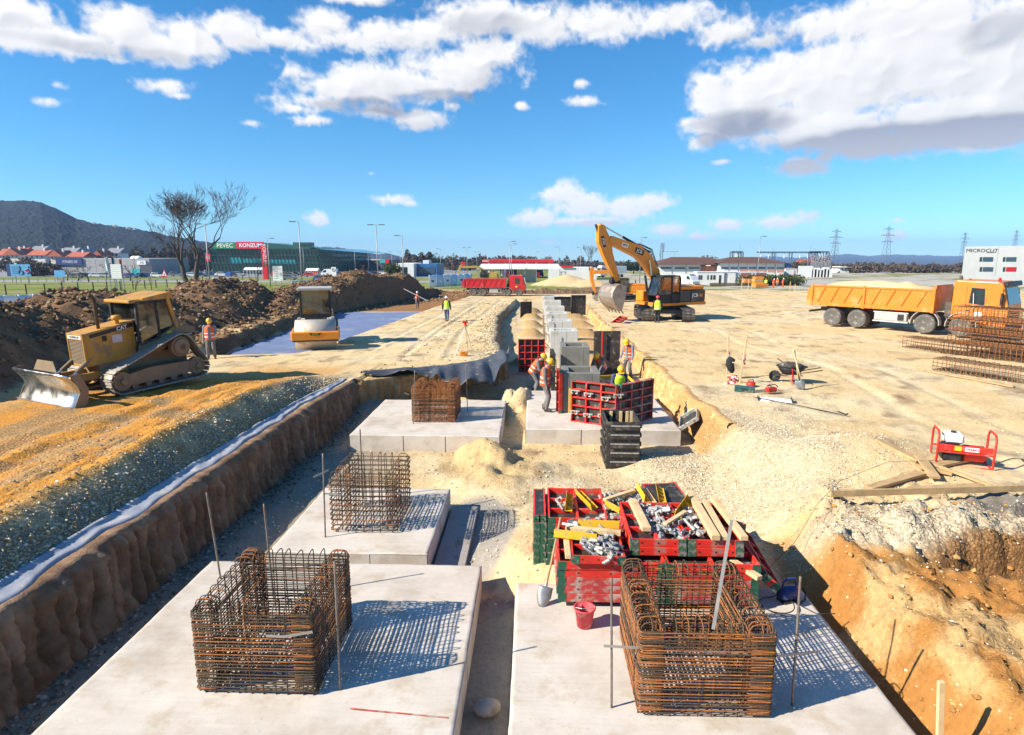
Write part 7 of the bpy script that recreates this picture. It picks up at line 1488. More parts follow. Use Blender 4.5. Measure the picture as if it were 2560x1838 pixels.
# --- houses on the left
def house(label, px0, px1, eave, ridge, y, wall='render_cream', roof='roof_red', gable=True, depth=9):
    t = bld(label, 'house', 'house'); t['group'] = 'houses at the foot of the hill'; a = at(px0, eave, y); b = at(px1, eave, y); r = at(px0, ridge, y).z; zb = gz(y)-1; m = M(); m.span((a.x+.4, y+.4, zb), (b.x-.4, y+depth-.4, a.z)); m.obj('wall', MT[wall], t)
    m = M(); yc = y+depth/2; o_ = .6
    if gable: vs = [(a.x-o_, y-o_, a.z-.25), (b.x+o_, y-o_, a.z-.25), (b.x+o_, y+depth+o_, a.z-.25), (a.x-o_, y+depth+o_, a.z-.25), (a.x-o_, yc, r), (b.x+o_, yc, r)]; fs = [(0, 1, 5, 4), (2, 3, 4, 5), (0, 4, 3), (1, 2, 5), (0, 3, 2, 1)]
    else: xc = (a.x+b.x)/2; vs = [(a.x-o_, y-o_, a.z-.25), (b.x+o_, y-o_, a.z-.25), (b.x+o_, y+depth+o_, a.z-.25), (a.x-o_, y+depth+o_, a.z-.25), (xc, y-o_, r), (xc, y+depth+o_, r)]; fs = [(0, 4, 5, 3), (1, 2, 5, 4), (0, 1, 4), (2, 3, 5), (0, 3, 2, 1)]
    m.add(vs, fs); ro = m.obj('roof', MT[roof], t); m = M(); m.span((a.x+(b.x-a.x)*.6, yc-.9, a.z), (a.x+(b.x-a.x)*.6+.7, yc-.3, r+.9)); m.obj('chimney', MT['render_white'], ro)
    for f in (.2, .5, .78): w = rect('window', MT['glass_dark'], t, px0+(px1-px0)*f, px0+(px1-px0)*f+3.5, eave+3, eave+8, y+.4); 
for a in (('red roofed house at the left edge of the picture', -6, 20, 637, 622, 330), ('large red roofed house, second from the left edge', 10, 48, 636, 621, 300, 'render_cream', 'roof_red', False), ('red roofed house behind the second one', 30, 58, 628, 619, 345, 'render_white'), ('grey roofed house above the white terraced house', 75, 106, 626, 615, 350, 'render_white', 'roof_grey'), ('white house with brown red roof and balcony', 70, 112, 637, 625, 295, 'render_white', 'roof_red'), ('house with bright orange red roof beside the fitness sign', 122, 155, 640, 626, 285, 'render_cream', 'roof_red', False), ('dark roofed house behind the orange roofs', 150, 186, 632, 619, 330, 'render_white', 'roof_grey'), ('long orange red roof right above the fitness sign', 168, 207, 641, 630, 280), ('grey roofed house right of the orange roofs', 192, 218, 632, 619, 335, 'render_white', 'roof_grey', False), ('pale house with grey roof near the flag poles', 265, 296, 632, 620, 330, 'render_white', 'roof_grey'), ('small house with orange gable among the trees', 236, 252, 637, 626, 320, 'orange_render', 'roof_red', False)): house(*a)
for k, (px, py) in enumerate(((232, 560), (285, 566), (318, 571), (335, 574))):
    y = 925; a = at(px, py, y); m = M(); m.span((-2.6, 0, -6), (2.6, 5, 0)); m.prism([(-3.2, 0), (3.2, 0), (0, 2.2)], (0, -.5, 0), (1, 0, 0), (0, 0, 1), (0, 6, 0)); tag(m.obj('hillside_house', MT['render_cream'], None, a), ['tiny pale house on the hill ridge, leftmost one', 'tiny pale house on the hill ridge, second from the left', 'tiny pale house on the hill ridge, third from the left', 'tiny pale house on the hill ridge, rightmost one'][k], 'house', 'houses on the hillside')
# --- fitness hall
t = bld('long low grey hall with a dark blue fitness sign', name='hall'); Y0 = 215
wall_box('wall', MT['panel_grey'], t, 142, 372, 647, Y0, 25)
for k in range(14): rect('wall_panel', MT['panel_grey'], t, 145+k*16, 145+k*16+15.4, 648, 688, Y0, .06+.02*(k % 2))
rect('sign_board', MT['blue_sign'], t, 142, 207, 645, 663, Y0, .5); a = at(175, 655, Y0-.52); text('FITNESS OF', 1.25, MT['sticker_white'], t, a, (1, 0, 0), (0, 0, 1), squash=.85)
rect('shop_sign', MT['sticker_white'], t, 344, 366, 652, 662, Y0, .4); text('AG', 1.0, MT['sticker_black'], t, at(355, 657, Y0-.42), (1, 0, 0), (0, 0, 1)); rect('shop_front', MT['teal'], t, 330, 352, 672, 695, Y0, .3); rect('entrance', MT['panel_dark'], t, 352, 382, 664, 695, Y0, .2)
for px in (336, 346): m = M(); m.smooth = True; m.ball(at(px, 646, Y0+5), 1.1, 10, 6, (1.3, 1, .8)); m.obj('roof_tank', MT['white_paint'], t)
# --- mall
t = bld('green glass shopping mall with large shop signs on the roof edge', 'mall', 'shopping_mall'); Y0 = 232
a, b = at(520, 622, Y0), at(792, 621, Y0); zb = gz(Y0); zt = a.z; m = M(); m.prism([(0, zb-.2), (0, zt), (34, zt), (34, zb-.2), (2.6, zb-.2)], (a.x, Y0, 0), (0, 1, 0), (0, 0, 1), (b.x-a.x, 0, 0)); 
m = M(); m.add([(a.x, Y0, zt), (b.x, Y0, zt), (b.x, Y0+2.4, zb-.2), (a.x, Y0+2.4, zb-.2), (a.x, Y0+40, zt), (b.x, Y0+40, zt), (b.x, Y0+40, zb), (a.x, Y0+40, zb)], [(3, 2, 1, 0), (0, 1, 5, 4), (1, 2, 6, 5), (0, 4, 7, 3), (4, 5, 6, 7)]); m.obj('glass_wall', MT['glass_mall'], t)
n = 30
for k in range(n+1): x = a.x+(b.x-a.x)*k/n; m = M(); m.beam((x-1.1, Y0-.12, zt), (x, Y0+2.28, zb), .10, .16, (0, 1, 0)); m.obj('mullion', MT['mall_frame'], t)
for f in (.12, .45, .75): z = zb+(zt-zb)*f; y = Y0+2.4*(1-f)-.08; m = M(); m.span((a.x, y-.08, z-.10), (b.x, y+.05, z+.10)); m.obj('transom', MT['mall_frame'], t)
for px0, px1, f0, f1 in ((572, 600, .42, .66), (604, 650, .44, .62), (662, 735, .40, .58)):
    x0, x1 = at(px0, 640, Y0).x, at(px1, 640, Y0).x; m = M(); m.add([(x, Y0+2.4*(1-f)-.05, zb+(zt-zb)*f) for x, f in ((x0, f0), (x1, f0), (x1, f1), (x0, f1))], [(0, 1, 2, 3)]); m.obj('teal_pane', MT['teal'], t)  # panes in plain teal over the green glass
c, d = at(792, 621, Y0), at(922, 633, Y0+46); zc_ = d.z-.0
m = M(); m.add([(c.x, Y0, zt), (d.x, Y0+46, zc_), (d.x+.5, Y0+48, zb), (c.x, Y0+2.4, zb), (c.x, Y0+60, zt), (d.x, Y0+80, zc_)], [(0, 3, 2, 1), (0, 1, 5, 4)]); m.obj('glass_wall', MT['glass_mall'], t)
for k in range(36):
    f = k/35; P0 = Vector((c.x, Y0-.2, zt)).lerp(Vector((d.x, Y0+45.8, zc_)), f); P1 = Vector((c.x, Y0+2.2, zb)).lerp(Vector((d.x+.5, Y0+47.8, zb)), f); m = M(); m.beam(P0, P1+Vector((1.8, 0, 0)), .16, .30, (0, 1, 0)); m.obj('fin', MT['mall_frame'], t)
m = M(); a2, b2 = at(660, 607, Y0+14), at(795, 621, Y0+14); m.prism([(0, 0), (b2.x-a2.x, 0), (b2.x-a2.x, .3), (0, a2.z-zt)], (a2.x, Y0+14, zt), (1, 0, 0), (0, 0, 1), (0, 20, 0)); m.obj('upper_roof', MT['mall_frame'], t)
a2, b2 = at(732, 606, Y0+10), at(772, 606, Y0+10); m = M(); m.span((a2.x, Y0+10, zt), (b2.x, Y0+16, a2.z)); m.obj('plant_room', MT['mall_frame'], t); text('Xinord', 2.2, MT['sticker_black'], t, at(762, 611.5, Y0+9.8), (1, 0, 0), (0, 0, 1), squash=.85)
rect('roof_sign', MT['sign_green'], t, 535, 591.5, 606, 622, Y0-.3, .6); text('PEVEC', 2.1, MT['sticker_white'], t, at(562, 614.5, Y0-.95), (1, 0, 0), (0, 0, 1), squash=1.05, bold=.03)
rect('roof_sign', MT['sign_red'], t, 592, 660, 605, 622, Y0-.3, .6); text('KONZUM', 1.95, MT['sticker_white'], t, at(626, 613.8, Y0-.95), (1, 0, 0), (0, 0, 1), bold=.05)
# --- red advertising pylon and other signs
t = thing('advertising_pylon', 'tall red advertising pylon in front of the mall', 'sign'); y = 172; a, b = at(652, 613, y), at(670, 695, y); m = M(); m.span((a.x, y, gz(y)-.3), (b.x, y+.8, a.z), .08); m.obj('pylon_body', MT['sign_red'], t); text('KONZUM', 1.35, MT['sticker_white'], t, at(661, 636, y-.02), (0, 0, -1), (1, 0, 0), squash=.95)
def post_sign(name, label, cat, px0, px1, py0, py1, pybase, face, legs=2, y=None, text_=None, ink='sticker_black'):
    p = GG((px0+px1)/2, pybase); y = y or p.y; t = thing(name, label, cat, (0, 0, 0)); a = at(px0, py0, y); b = at(px1, py1, y); m = M(); m.span((a.x, y-.08, b.z), (b.x, y+.02, a.z), .01); m.obj('sign_face', MT[face], t)
    for f in ((.2, .8) if legs == 2 else (.5,)): x = a.x+(b.x-a.x)*f; m = M(); m.cyl((x, y+.09, gz(y)-.2), (x, y+.09, a.z-.1), .07, n=8); m.obj('post', MT['galvanised'], t)
    if text_:
        for tx, fx, fy, sz in text_: text(tx, sz*(a.z-b.z), MT[ink], t, (a.x+(b.x-a.x)*fx, y-.085, b.z+(a.z-b.z)*fy), (1, 0, 0), (0, 0, 1), thick=.003)
    return t, a, b, y
t, a, b, y = post_sign('billboard', 'large blue billboard with a wheelchair symbol at the left edge', 'billboard', 24, 79, 661, 691, 713, 'sky_blue_sign')
m = M(); m.span((at(15, 661, y).x, y-.1, b.z), (a.x, y+.02, a.z)); m.obj('sign_edge', MT['blue_sign'], t)
cx = a.x+(b.x-a.x)*.52; cz = b.z+(a.z-b.z)*.42; m = M(); m.tube([(cx+.45*math.cos(q), y-.10, cz-.2+.45*math.sin(q)) for q in np.linspace(2.2, 6.6, 16)], .09, 6); m.tube([(cx-.15, y-.1, cz+.7), (cx-.05, y-.1, cz+.05), (cx+.4, y-.1, cz+.05), (cx+.65, y-.1, cz-.45)], .10, 6); m.ball((cx-.15, y-.1, cz+.95), .16); m.obj('wheelchair_symbol', MT['blue_sign'], t)
cx += 1.6; m = M(); m.tube([(cx-.7, y-.1, cz+.2), (cx, y-.1, cz+.5), (cx+.2, y-.1, cz-.1), (cx-.3, y-.1, cz-.5)], .10, 6); m.tube([(cx+.2, y-.1, cz-.1), (cx+.5, y-.1, cz-.6)], .1, 6); m.ball((cx+.2, y-.1, cz+.85), .17); m.obj('runner_symbol', MT['blue_sign'], t); m = M(); m.cyl((b.x-.55, y-.11, cz), (b.x-.55, y-.085, cz), .40, n=20); m.obj('round_mark', MT['sign_red'], t)
for k in range(4): m = M(); m.box((a.x+1.2, y-.086, a.z-.55-.42*k), (1.7-.2*(k % 2), .006, .14)); m.obj('text_line', MT['blue_sign'], t)
t, a, b, y = post_sign('sign_board', 'white direction list sign between three flag poles', 'sign', 276, 306, 661, 697, 729, 'sticker_white')
for k in range(7): m = M(); m.box(((a.x+b.x)/2, y-.086, a.z-.15-(a.z-b.z-.3)*k/6), ((b.x-a.x)*.9, .006, .03)); m.obj('rule_line', MT['galvanised'], t)
for s, x in ((0, a.x), (1, b.x)):
    for k in range(6): m = M(); m.prism([(0, 0), (.35 if s else -.35, .12), (0, .24)], (x, y-.05, a.z-.45-k*.33), (1, 0, 0), (0, 0, 1), (0, .04, 0)); m.obj('arrow_tab', MT['blue_sign'], t)
t, a, b, y = post_sign('sign_board', 'white direction sign with arrow right of the red pylon', 'sign', 681, 708, 665, 702, 716, 'sticker_white'); 
for k in range(6): m = M(); m.box((a.x+(b.x-a.x)*.32, y-.086, a.z-.75-k*.34), ((b.x-a.x)*(.42 if k % 2 else .5), .006, .07)); m.obj('text_line', MT['sign_red' if k < 3 else 'sticker_black'], t)
m = M(); m.prism([(0, .05), (.25, .05), (.25, .14), (.42, 0), (.25, -.14), (.25, -.05), (0, -.05)], (b.x-.65, y-.085, (a.z+b.z)/2-.1), (1, 0, 0), (0, 0, 1), (0, -.004, 0)); m.obj('arrow', MT['sticker_black'], t)
t, a, b, y = post_sign('sign_board', 'small white sign with a black crossed ring in the mall car park', 'sign', 828, 841, 668, 694, 700, 'sticker_white'); cx, cz = (a.x+b.x)/2, a.z-.75; m = M(); m.tube([(cx+.42*math.cos(q), y-.09, cz+.42*math.sin(q)) for q in np.linspace(0, 6.283, 20, endpoint=False)], .06, 6, True); m.tube([(cx-.3, y-.09, cz+.3), (cx+.3, y-.09, cz-.3)], .06, 6); m.obj('ring', MT['sticker_black'], t)
p = GG(413, 722); y = p.y; t = thing('warning_sign', 'triangular red bordered warning sign on a thin post', 'road sign'); a, b, c = at(410.5, 673, y), at(402, 692, y), at(419, 692, y); m = M(); m.add([a, b, c, a+Vector((0, .03, 0)), b+Vector((0, .03, 0)), c+Vector((0, .03, 0))], [(0, 1, 2), (5, 4, 3), (0, 3, 4, 1), (1, 4, 5, 2), (2, 5, 3, 0)]); m.obj('border', MT['sign_red'], t); g = (a+b+c)/3; m = M(); m.add([g+(q-g)*.68+Vector((0, -.012, 0)) for q in (a, b, c)], [(0, 1, 2)]); m.obj('sign_face', MT['sticker_white'], t); m = M(); m.box(g+Vector((0, -.02, -.05)), (.14, .006, .36)); m.obj('symbol', MT['sticker_black'], t); m = M(); m.cyl((g.x, y+.06, p.z-.2), (g.x, y+.06, a.z), .04, n=8); m.obj('post', MT['galvanised'], t)
p = GG(300, 727)
for k, (px, top, fm) in enumerate(((268, 640, 'banner_white'), (284, 642, 'blue_sign'), (301, 627, 'flag_red'))):
    y = p.y+2; t = thing('flagpole', ['flagpole with white and blue flag left of the list sign', 'flagpole with dark blue flag behind the list sign', 'tall flagpole with red flag right of the list sign'][k], 'flagpole'); a = at(px, top, y); m = M(); m.cyl((a.x, y, gz(y)-.2), (a.x, y, a.z), .06, .04, 8); m.obj('pole', MT['galvanised'], t); m = M(); m.smooth = True; m.grid(6, 10, lambda u, v: (a.x-.08-.55*u*(.6+.4*v), y+.12*math.sin(u*6+v*4), a.z-1.2*(k == 2)-.2-2.3*v)); o = m.obj('flag', MT[fm], t)
t, a, b, y = post_sign('tarpaulin_board', 'blue tarpaulin board beside the pollarded trees', 'board', 135, 164, 676, 693, 704, 'sky_blue_sign')
t, a, b, y = post_sign('sign_board', 'white board with red lettering before the bare tree', 'sign', 492, 541, 717, 736, 739, 'sticker_white', text_=[('LADARIC', .32, .45, .42)], ink='sign_red')
t, a, b, y = post_sign('fuel_price_sign', 'red and blue petrol price sign left of the station canopy', 'sign', 1151.5, 1163, 655, 675, 700, 'sign_red', y=165); m = M(); m.span((a.x, y-.1, b.z), (b.x, y-.085, b.z+.7)); m.obj('blue_band', MT['blue_sign'], t)
# --- petrol station and shops in the middle distance
t = bld('petrol station with long red edged canopy', 'petrol station', 'petrol_station'); Y0 = 185; a, b = at(1205, 649, Y0), at(1384, 656.5, Y0); m = M(); m.span((a.x, Y0, b.z), (b.x, Y0+12, a.z)); m.obj('canopy', MT['sign_red'], t); rect('canopy_band', MT['sticker_white'], t, 1206, 1222, 652, 654, Y0, .05); text('PETROL', .5, MT['sticker_white'], t, at(1214, 653, Y0-.08), (1, 0, 0), (0, 0, 1))
for px in (1222, 1262, 1318, 1340, 1374): q = at(px, 656, Y0+4); m = M(); m.span((q.x-.3, Y0+4, gz(Y0)), (q.x+.3, Y0+4.6, q.z)); m.obj('column', MT['white_paint'], t)
wall_box('kiosk', MT['panel_dark'], t, 1250, 1330, 660, Y0+10, 8)
for k in range(4): q = at(1232+k*38, 680, Y0+4); m = M(); m.span((q.x-.4, Y0+2.5, gz(Y0)), (q.x+.4, Y0+3.2, gz(Y0)+1.8), .05); m.obj('fuel_pump', MT['sign_red'], t)
t = bld('long white lean-to canopy in front of the petrol station', 'canopy', 'market_canopy'); Y0 = 150; a, b = at(1193, 661, Y0), at(1403, 671, Y0); m = M(); m.add([(a.x, Y0, b.z), (b.x, Y0, b.z), (b.x-.5, Y0+7, a.z), (a.x+.5, Y0+7, a.z), (a.x, Y0, b.z-.25), (b.x, Y0, b.z-.25), (b.x-.5, Y0+7, a.z-.25), (a.x+.5, Y0+7, a.z-.25)], [(0, 1, 2, 3), (7, 6, 5, 4), (0, 4, 5, 1), (1, 5, 6, 2), (2, 6, 7, 3), (3, 7, 4, 0)]); m.obj('canopy_roof', MT['render_white'], t)
for k in range(8): x = a.x+.3+(b.x-a.x-.6)*k/7; m = M(); m.cyl((x, Y0+.3, gz(Y0)), (x, Y0+.3, b.z-.2), .08, n=8); m.obj('column', MT['galvanised'], t)
wall_box('rear_wall', MT['render_white'], t, 1200, 1230, 671, Y0+6.5, .3); wall_box('rear_wall', MT['render_white'], t, 1292, 1340, 672, Y0+6.6, .3)
t = bld('low white wall building right of the canopy', name='low_building'); wall_box('wall', MT['render_white'], t, 1372, 1492, 669, 175, 10); rect('roof_edge', MT['sign_red'], t, 1403, 1432, 664.5, 669, 175, .4)
t = bld('blue clad shop with white entrance block', name='shop_building'); wall_box('wall', MT['blue_cladding'], t, 1030, 1092, 660, 205, 16); wall_box('entrance_block', MT['render_white'], t, 990, 1034, 659, 200, 14); wall_box('roof_unit', MT['render_white'], t, 1057, 1072, 651, 209, 5, z0=at(1057, 660, 209).z); rect('shop_window', MT['glass_blue'], t, 1036, 1088, 668, 684, 205, .1); rect('door', MT['glass_dark'], t, 1004, 1018, 668, 690, 200, .1)
t = bld('dark grey warehouse with red and teal corner right of the mall', name='warehouse'); wall_box('wall', MT['panel_dark'], t, 915, 976, 650, 270, 20); rect('corner_panel', MT['teal'], t, 950, 963, 648, 658, 270, .3); rect('corner_panel', MT['sign_red'], t, 963, 973, 648, 660, 270, .3); rect('roof_band', MT['render_cream'], t, 915, 950, 648, 651, 270, .3)
p = GG(1440, 693); t = thing('garden_shed', 'small brown wooden shed beside the white wall', 'shed', p); w = 33/1560*p.y/2; h = at(1440, 679, p.y).z-p.z; m = M(); m.span((-w, 0, 0), (w, 3, h)); m.obj('wall', MT['wood_old'], t); m = M(); m.prism([(-w-.3, h), (w+.3, h), (0, h+.75)], (0, -.3, 0), (1, 0, 0), (0, 0, 1), (0, 3.6, 0)); m.obj('roof', MT['roof_brown'], t); m = M(); m.span((-.9, -.03, 0), (0, -.004, h*.8)); m.obj('door', MT['bark'], t)
# --- white building with brown roof
t = bld('long white building with dark brown hipped roof', name='office_building'); Y0 = 200
for px0, px1, e, r in ((1648, 1752, 662, 648), (1800, 1962, 658, 648)):
    a, b = at(px0, e, Y0), at(px1, e, Y0); zr_ = at(px0, r, Y0).z; m = M(); m.span((a.x, Y0, gz(Y0)-.3), (b.x, Y0+16, a.z)); m.obj('wall', MT['render_white'], t); m = M(); o_ = 1.2; m.add([(a.x-o_, Y0-o_, a.z), (b.x+o_, Y0-o_, a.z), (b.x+o_, Y0+17, a.z), (a.x-o_, Y0+17, a.z), (a.x+5.5, Y0+8, zr_+.6), (b.x-5.5 if px1 > 1900 else b.x+1, Y0+8, zr_+.6)], [(0, 1, 5, 4), (1, 2, 5), (2, 3, 4, 5), (3, 0, 4), (3, 2, 1, 0)]); m.obj('roof', MT['roof_brown'], t)
    n = 7 if px1 > 1900 else 3
    for k in range(n):
        q0 = px0+(px1-px0)*(k+.12)/n; q1 = px0+(px1-px0)*(k+.88)/n; wn = rect('window', MT['glass_blue'], t, q0, q1, 668, 672.5, Y0, .06)
        if px1 > 1900 and k > 1: rect('panel', MT['orange_render'], t, q0, q1, 675, 681, Y0, .05)
        rect('downpipe', MT['galvanised'], t, q1+1.2, q1+1.8, e, 685, Y0, .12)
wall_box('link_wall', MT['orange_render'], t, 1752, 1801, 666, Y0+4, 8); a, b = at(1745, 662, Y0), at(1801, 662, Y0); m = M(); m.add([(a.x, Y0+2, a.z), (b.x, Y0+2, a.z), (b.x, Y0+9, a.z+2.2), (a.x, Y0+9, a.z+2.2)], [(0, 1, 2, 3)]); o = m.obj('roof', MT['roof_brown'], t); o.modifiers.new('t', 'SOLIDIFY').thickness = .2; rect('blue_corner', MT['blue_cladding'], t, 1962, 1979, 658, 668, Y0, .3)
# --- site huts, containers and vans
def hut(label, px0, px1, pyt, pyb, mname, wins, name='site_hut', stripes=None, cat='container'):
    p = GG((px0+px1)/2, pyb); y = p.y; t = thing(name, label, cat); a, b = at(px0, pyt, y), at(px1, pyt, y); m = M(); m.span((a.x, y, p.z), (b.x, y+2.5, a.z), .03); m.obj('container_shell', MT[mname], t)
    for q0, q1, r0, r1, mm in wins: rect('window' if r1 < pyb-3 else 'door', MT[mm], t, q0, q1, r0, r1, y, .06)
    if stripes:
        n = stripes
        for k in range(n): x0 = a.x+(b.x-a.x)*k/n; m = M(); m.span((x0+.03, y-.05, p.z+.1), (x0+(b.x-a.x)/n*.55, y-.004, a.z-.1)); m.obj('corrugation', MT['sign_red' if 3 < k < 11 or k > 14 else 'render_white'], t)
    m = M(); m.span((a.x-.1, y-.1, a.z), (b.x+.1, y+2.6, a.z+.12)); m.obj('roof', MT['render_white'], t)
hut('white site hut with several narrow windows behind the vans', 1743, 1811, 681, 713, 'render_white', [(1746, 1749, 688, 699, 'glass_dark'), (1751, 1755, 688, 699, 'glass_dark'), (1768, 1771, 688, 699, 'glass_dark'), (1776, 1780, 688, 699, 'glass_dark'), (1783, 1788, 688, 699, 'glass_dark'), (1797, 1802, 688, 712, 'glass_dark')])
hut('white container next to the site hut with grey door', 1810, 1840, 681, 713, 'render_white', [(1812, 1817, 684, 708, 'galvanised')]); hut('red and white corrugated container behind the orange timbers', 1839, 1916, 682, 713, 'render_white', [], stripes=22)
hut('white transformer kiosk left of the white board', 1930, 1955, 673, 690, 'render_white', [(1934, 1938, 675, 689, 'panel_grey')], 'transformer_kiosk'); hut('white transformer kiosk next to the large white board', 1964, 1993, 673, 691, 'render_white', [(1984, 1988, 676, 690, 'panel_grey')], 'transformer_kiosk')
post_sign('site_board', 'large blank white board behind the green bank', 'board', 1996, 2029, 665, 693, 698, 'sticker_white')
def vehicle(label, px, pyb, y, L, kind, paint, rz, group='parked cars', sc=1.0):
    p = GG(px, pyb); y = y or p.y; x = at(px, pyb, y).x; t = thing('parked_car' if kind == 'car' else kind, label, 'car' if kind == 'car' else 'van', (x, y, gz(y)), (0, 0, R(rz)), group, sc); w = .88
    if kind == 'car': pr = [(-2.1, .30), (2.1, .30), (2.15, .62), (1.95, .80), (1.0, .92), (.35, 1.38), (-1.1, 1.42), (-1.85, .98), (-2.12, .90)]; win = [(.92, .95), (.30, 1.32), (-1.05, 1.36), (-1.65, .99)]
    else: pr = [(-2.7, .35), (2.6, .35), (2.7, .9), (2.35, 1.15), (1.7, 2.05), (1.2, 2.30), (-2.7, 2.35)]; win = [(2.05, 1.22), (1.55, 1.95), (.75, 2.0), (.75, 1.25)]; w = .98
    m = M(); m.prism(pr, (0, 0, 0), (1, 0, 0), (0, 0, 1), (0, 2*w, 0), True); o = m.obj('body', MT[paint], t); bv = o.modifiers.new('b', 'BEVEL'); bv.width = .07; bv.segments = 2; bv.limit_method = 'ANGLE'
    for s in (-1, 1): m = M(); m.prism(win, (0, s*(w+.004), 0), (1, 0, 0), (0, 0, 1), (0, s*.006, 0)); m.obj('side_window', MT['glass_dark'], t)
    f = pr[4], pr[5]; g = [(Vector((q[0], 0, q[1]))) for q in f]; n = Vector((g[0].z-g[1].z, 0, g[1].x-g[0].x)).normalized()*-1; n = n if n.x > 0 else -n; m = M(); m.add([g[0]+n*.012+Vector((-.04, -w*.85, .03)), g[0]+n*.012+Vector((-.04, w*.85, .03)), g[1]+n*.012+Vector((.03, w*.8, -.03)), g[1]+n*.012+Vector((.03, -w*.8, -.03))], [(0, 1, 2, 3)]); m.obj('windscreen', MT['glass_dark'], t)
    for xx in ((-1.3, 1.35) if kind == 'car' else (-1.7, 1.75)):
        for s in (-1, 1): m = M(); m.cyl((xx, s*(w-.18), .33), (xx, s*(w+.02), .33), .33, n=14); o = m.obj('wheel', MT['rubber'], t); m = M(); m.cyl((xx, s*(w+.018), .33), (xx, s*(w+.03), .33), .2, n=12); m.obj('rim', MT['zinc'], o)
    for s in (-1, 1): m = M(); m.box((2.10 if kind == 'car' else 2.66, s*w*.72, .68 if kind == 'car' else .85), (.10, .32, .14), b=.02); m.obj('headlight', MT['lens_clear'], t)
for nm, c in (('car_white', (.75, .75, .74)), ('car_silver', (.42, .43, .45)), ('car_blue', (.03, .09, .28)), ('car_black', (.02, .02, .022)), ('car_red', (.42, .02, .02)), ('car_grey', (.13, .135, .14)), ('car_sky', (.20, .38, .55))): mat(nm, c, .25, .2 if nm == 'car_silver' else 0, var=.04, scale=1, coat=.6)
CN = {'car_white': 'white', 'car_silver': 'silver', 'car_blue': 'dark blue', 'car_black': 'black', 'car_red': 'red', 'car_grey': 'grey', 'car_sky': 'light blue'}
spots = [(176, 694, 'car_white', 5), (190, 695, 'car_grey', 0), (212, 694, 'car_black', 8), (228, 693, 'car_sky', -6), (243, 694, 'car_white', 4), (262, 694, 'car_silver', 0), (318, 694, 'car_red', 85), (327, 695, 'car_blue', 0), (374, 694, 'car_blue', 10), (394, 694, 'car_white', 0), (356, 694, 'car_black', 85), (440, 691, 'car_grey', 0), (482, 692, 'car_white', 6), (500, 692, 'car_black', 0), (528, 691, 'car_blue', 8), (556, 691, 'car_white', 4), (578, 691, 'car_blue', 88), (597, 690, 'car_silver', 0), (690, 690, 'car_red', 90), (712, 690, 'car_red', 0), (726, 692, 'car_grey', 5), (742, 691, 'car_black', 0), (776, 692, 'car_red', 0), (809, 689, 'car_grey', 86), (852, 690, 'car_silver', 0), (868, 690, 'car_white', 3), (895, 689, 'car_silver', 0), (920, 689, 'car_blue', 85), (938, 688, 'car_black', 0), (958, 688, 'car_white', 0), (1052, 688, 'car_white', 0), (1070, 688, 'car_blue', 90)]
near = lambda px: 'left of the list sign' if px < 270 else 'between the list sign and the warning sign' if px < 410 else 'behind the big bare tree' if px < 520 else 'between the bare trees' if px < 640 else 'between the red pylon and the ring sign' if px < 830 else 'right of the ring sign' if px < 980 else 'before the blue shop'
seen = {}
for px, py, c, rz in spots:
    k = (CN[c], near(px)); seen[k] = seen.get(k, 0)+1; vehicle(f'{"" if seen[k] == 1 else ["", "second ", "third ", "fourth "][seen[k]-1]}{CN[c]} car parked {near(px)}', px, py, None, 4.2, 'car', c, rz)
vehicle('pale blue car driving on the road left of the red pylon', 556, 703, None, 4.2, 'car', 'car_silver', 175, 'cars on the road'); vehicle('dark blue car right behind the white board with red lettering', 533, 717, None, 4.2, 'car', 'car_blue', 178, 'cars on the road'); vehicle('dark grey car beside the white direction sign', 722, 700, None, 4.2, 'car', 'car_grey', 0, 'cars on the road'); vehicle('dark car behind the blue banner fence', 805, 702, None, 4.2, 'car', 'car_blue', 0, 'cars on the road')
vehicle('white van with dark windscreen parked before the site hut', 1718, 714, None, 5.4, 'delivery_van', 'car_white', -62, 'vans'); vehicle('white van parked in the mall car park', 824, 690, None, 5.4, 'delivery_van', 'car_white', 180, 'vans'); vehicle('white van under the petrol station canopy', 1262, 694, None, 5.4, 'delivery_van', 'car_white', -80, 'vans'); vehicle('dark van parked right of the canopy', 1345, 692, None, 5.4, 'delivery_van', 'car_black', -70, 'vans')
p = GG(1505, 694); t = thing('lorry', 'white lorry with blue stripe behind the small excavator', 'lorry', p, (0, 0, R(205))); wm = wheel_meshes(.5, .3, False)
m = M(); m.prism([(-1.0, .7), (1.2, .6), (1.3, 1.6), (.95, 3.3), (.4, 3.7), (-1.0, 3.6)], (0, 0, 0), (1, 0, 0), (0, 0, 1), (0, 2.4, 0), True); m.obj('cab_body', MT['car_white'], t); m = M(); m.span((-8, -1.25, 1.2), (-1.2, 1.25, 3.4), .04); m.obj('cargo_box', MT['car_white'], t); m = M(); m.prism([(-1.05, 1.75), (1.05, 1.75), (1.0, 2.9), (-1.0, 2.9)], (1.29+1.75*.2, 0, 0), (0, 1, 0), (-.206, 0, 1), (.02, 0, 0)); m.obj('windscreen', MT['glass_dark'], t)
for s in (-1, 1):
    m = M(); m.box((.2, s*1.205, 2.2), (.9, .01, .8)); m.obj('door_window', MT['glass_dark'], t); m = M(); m.box((.1, s*1.203, 1.3), (1.9, .008, .3)); m.obj('stripe', MT['sky_blue_sign'], t)
    for x in (.3, -5.2, -6.5): wheel(t, wm, (x, s*1.0, .5), s)
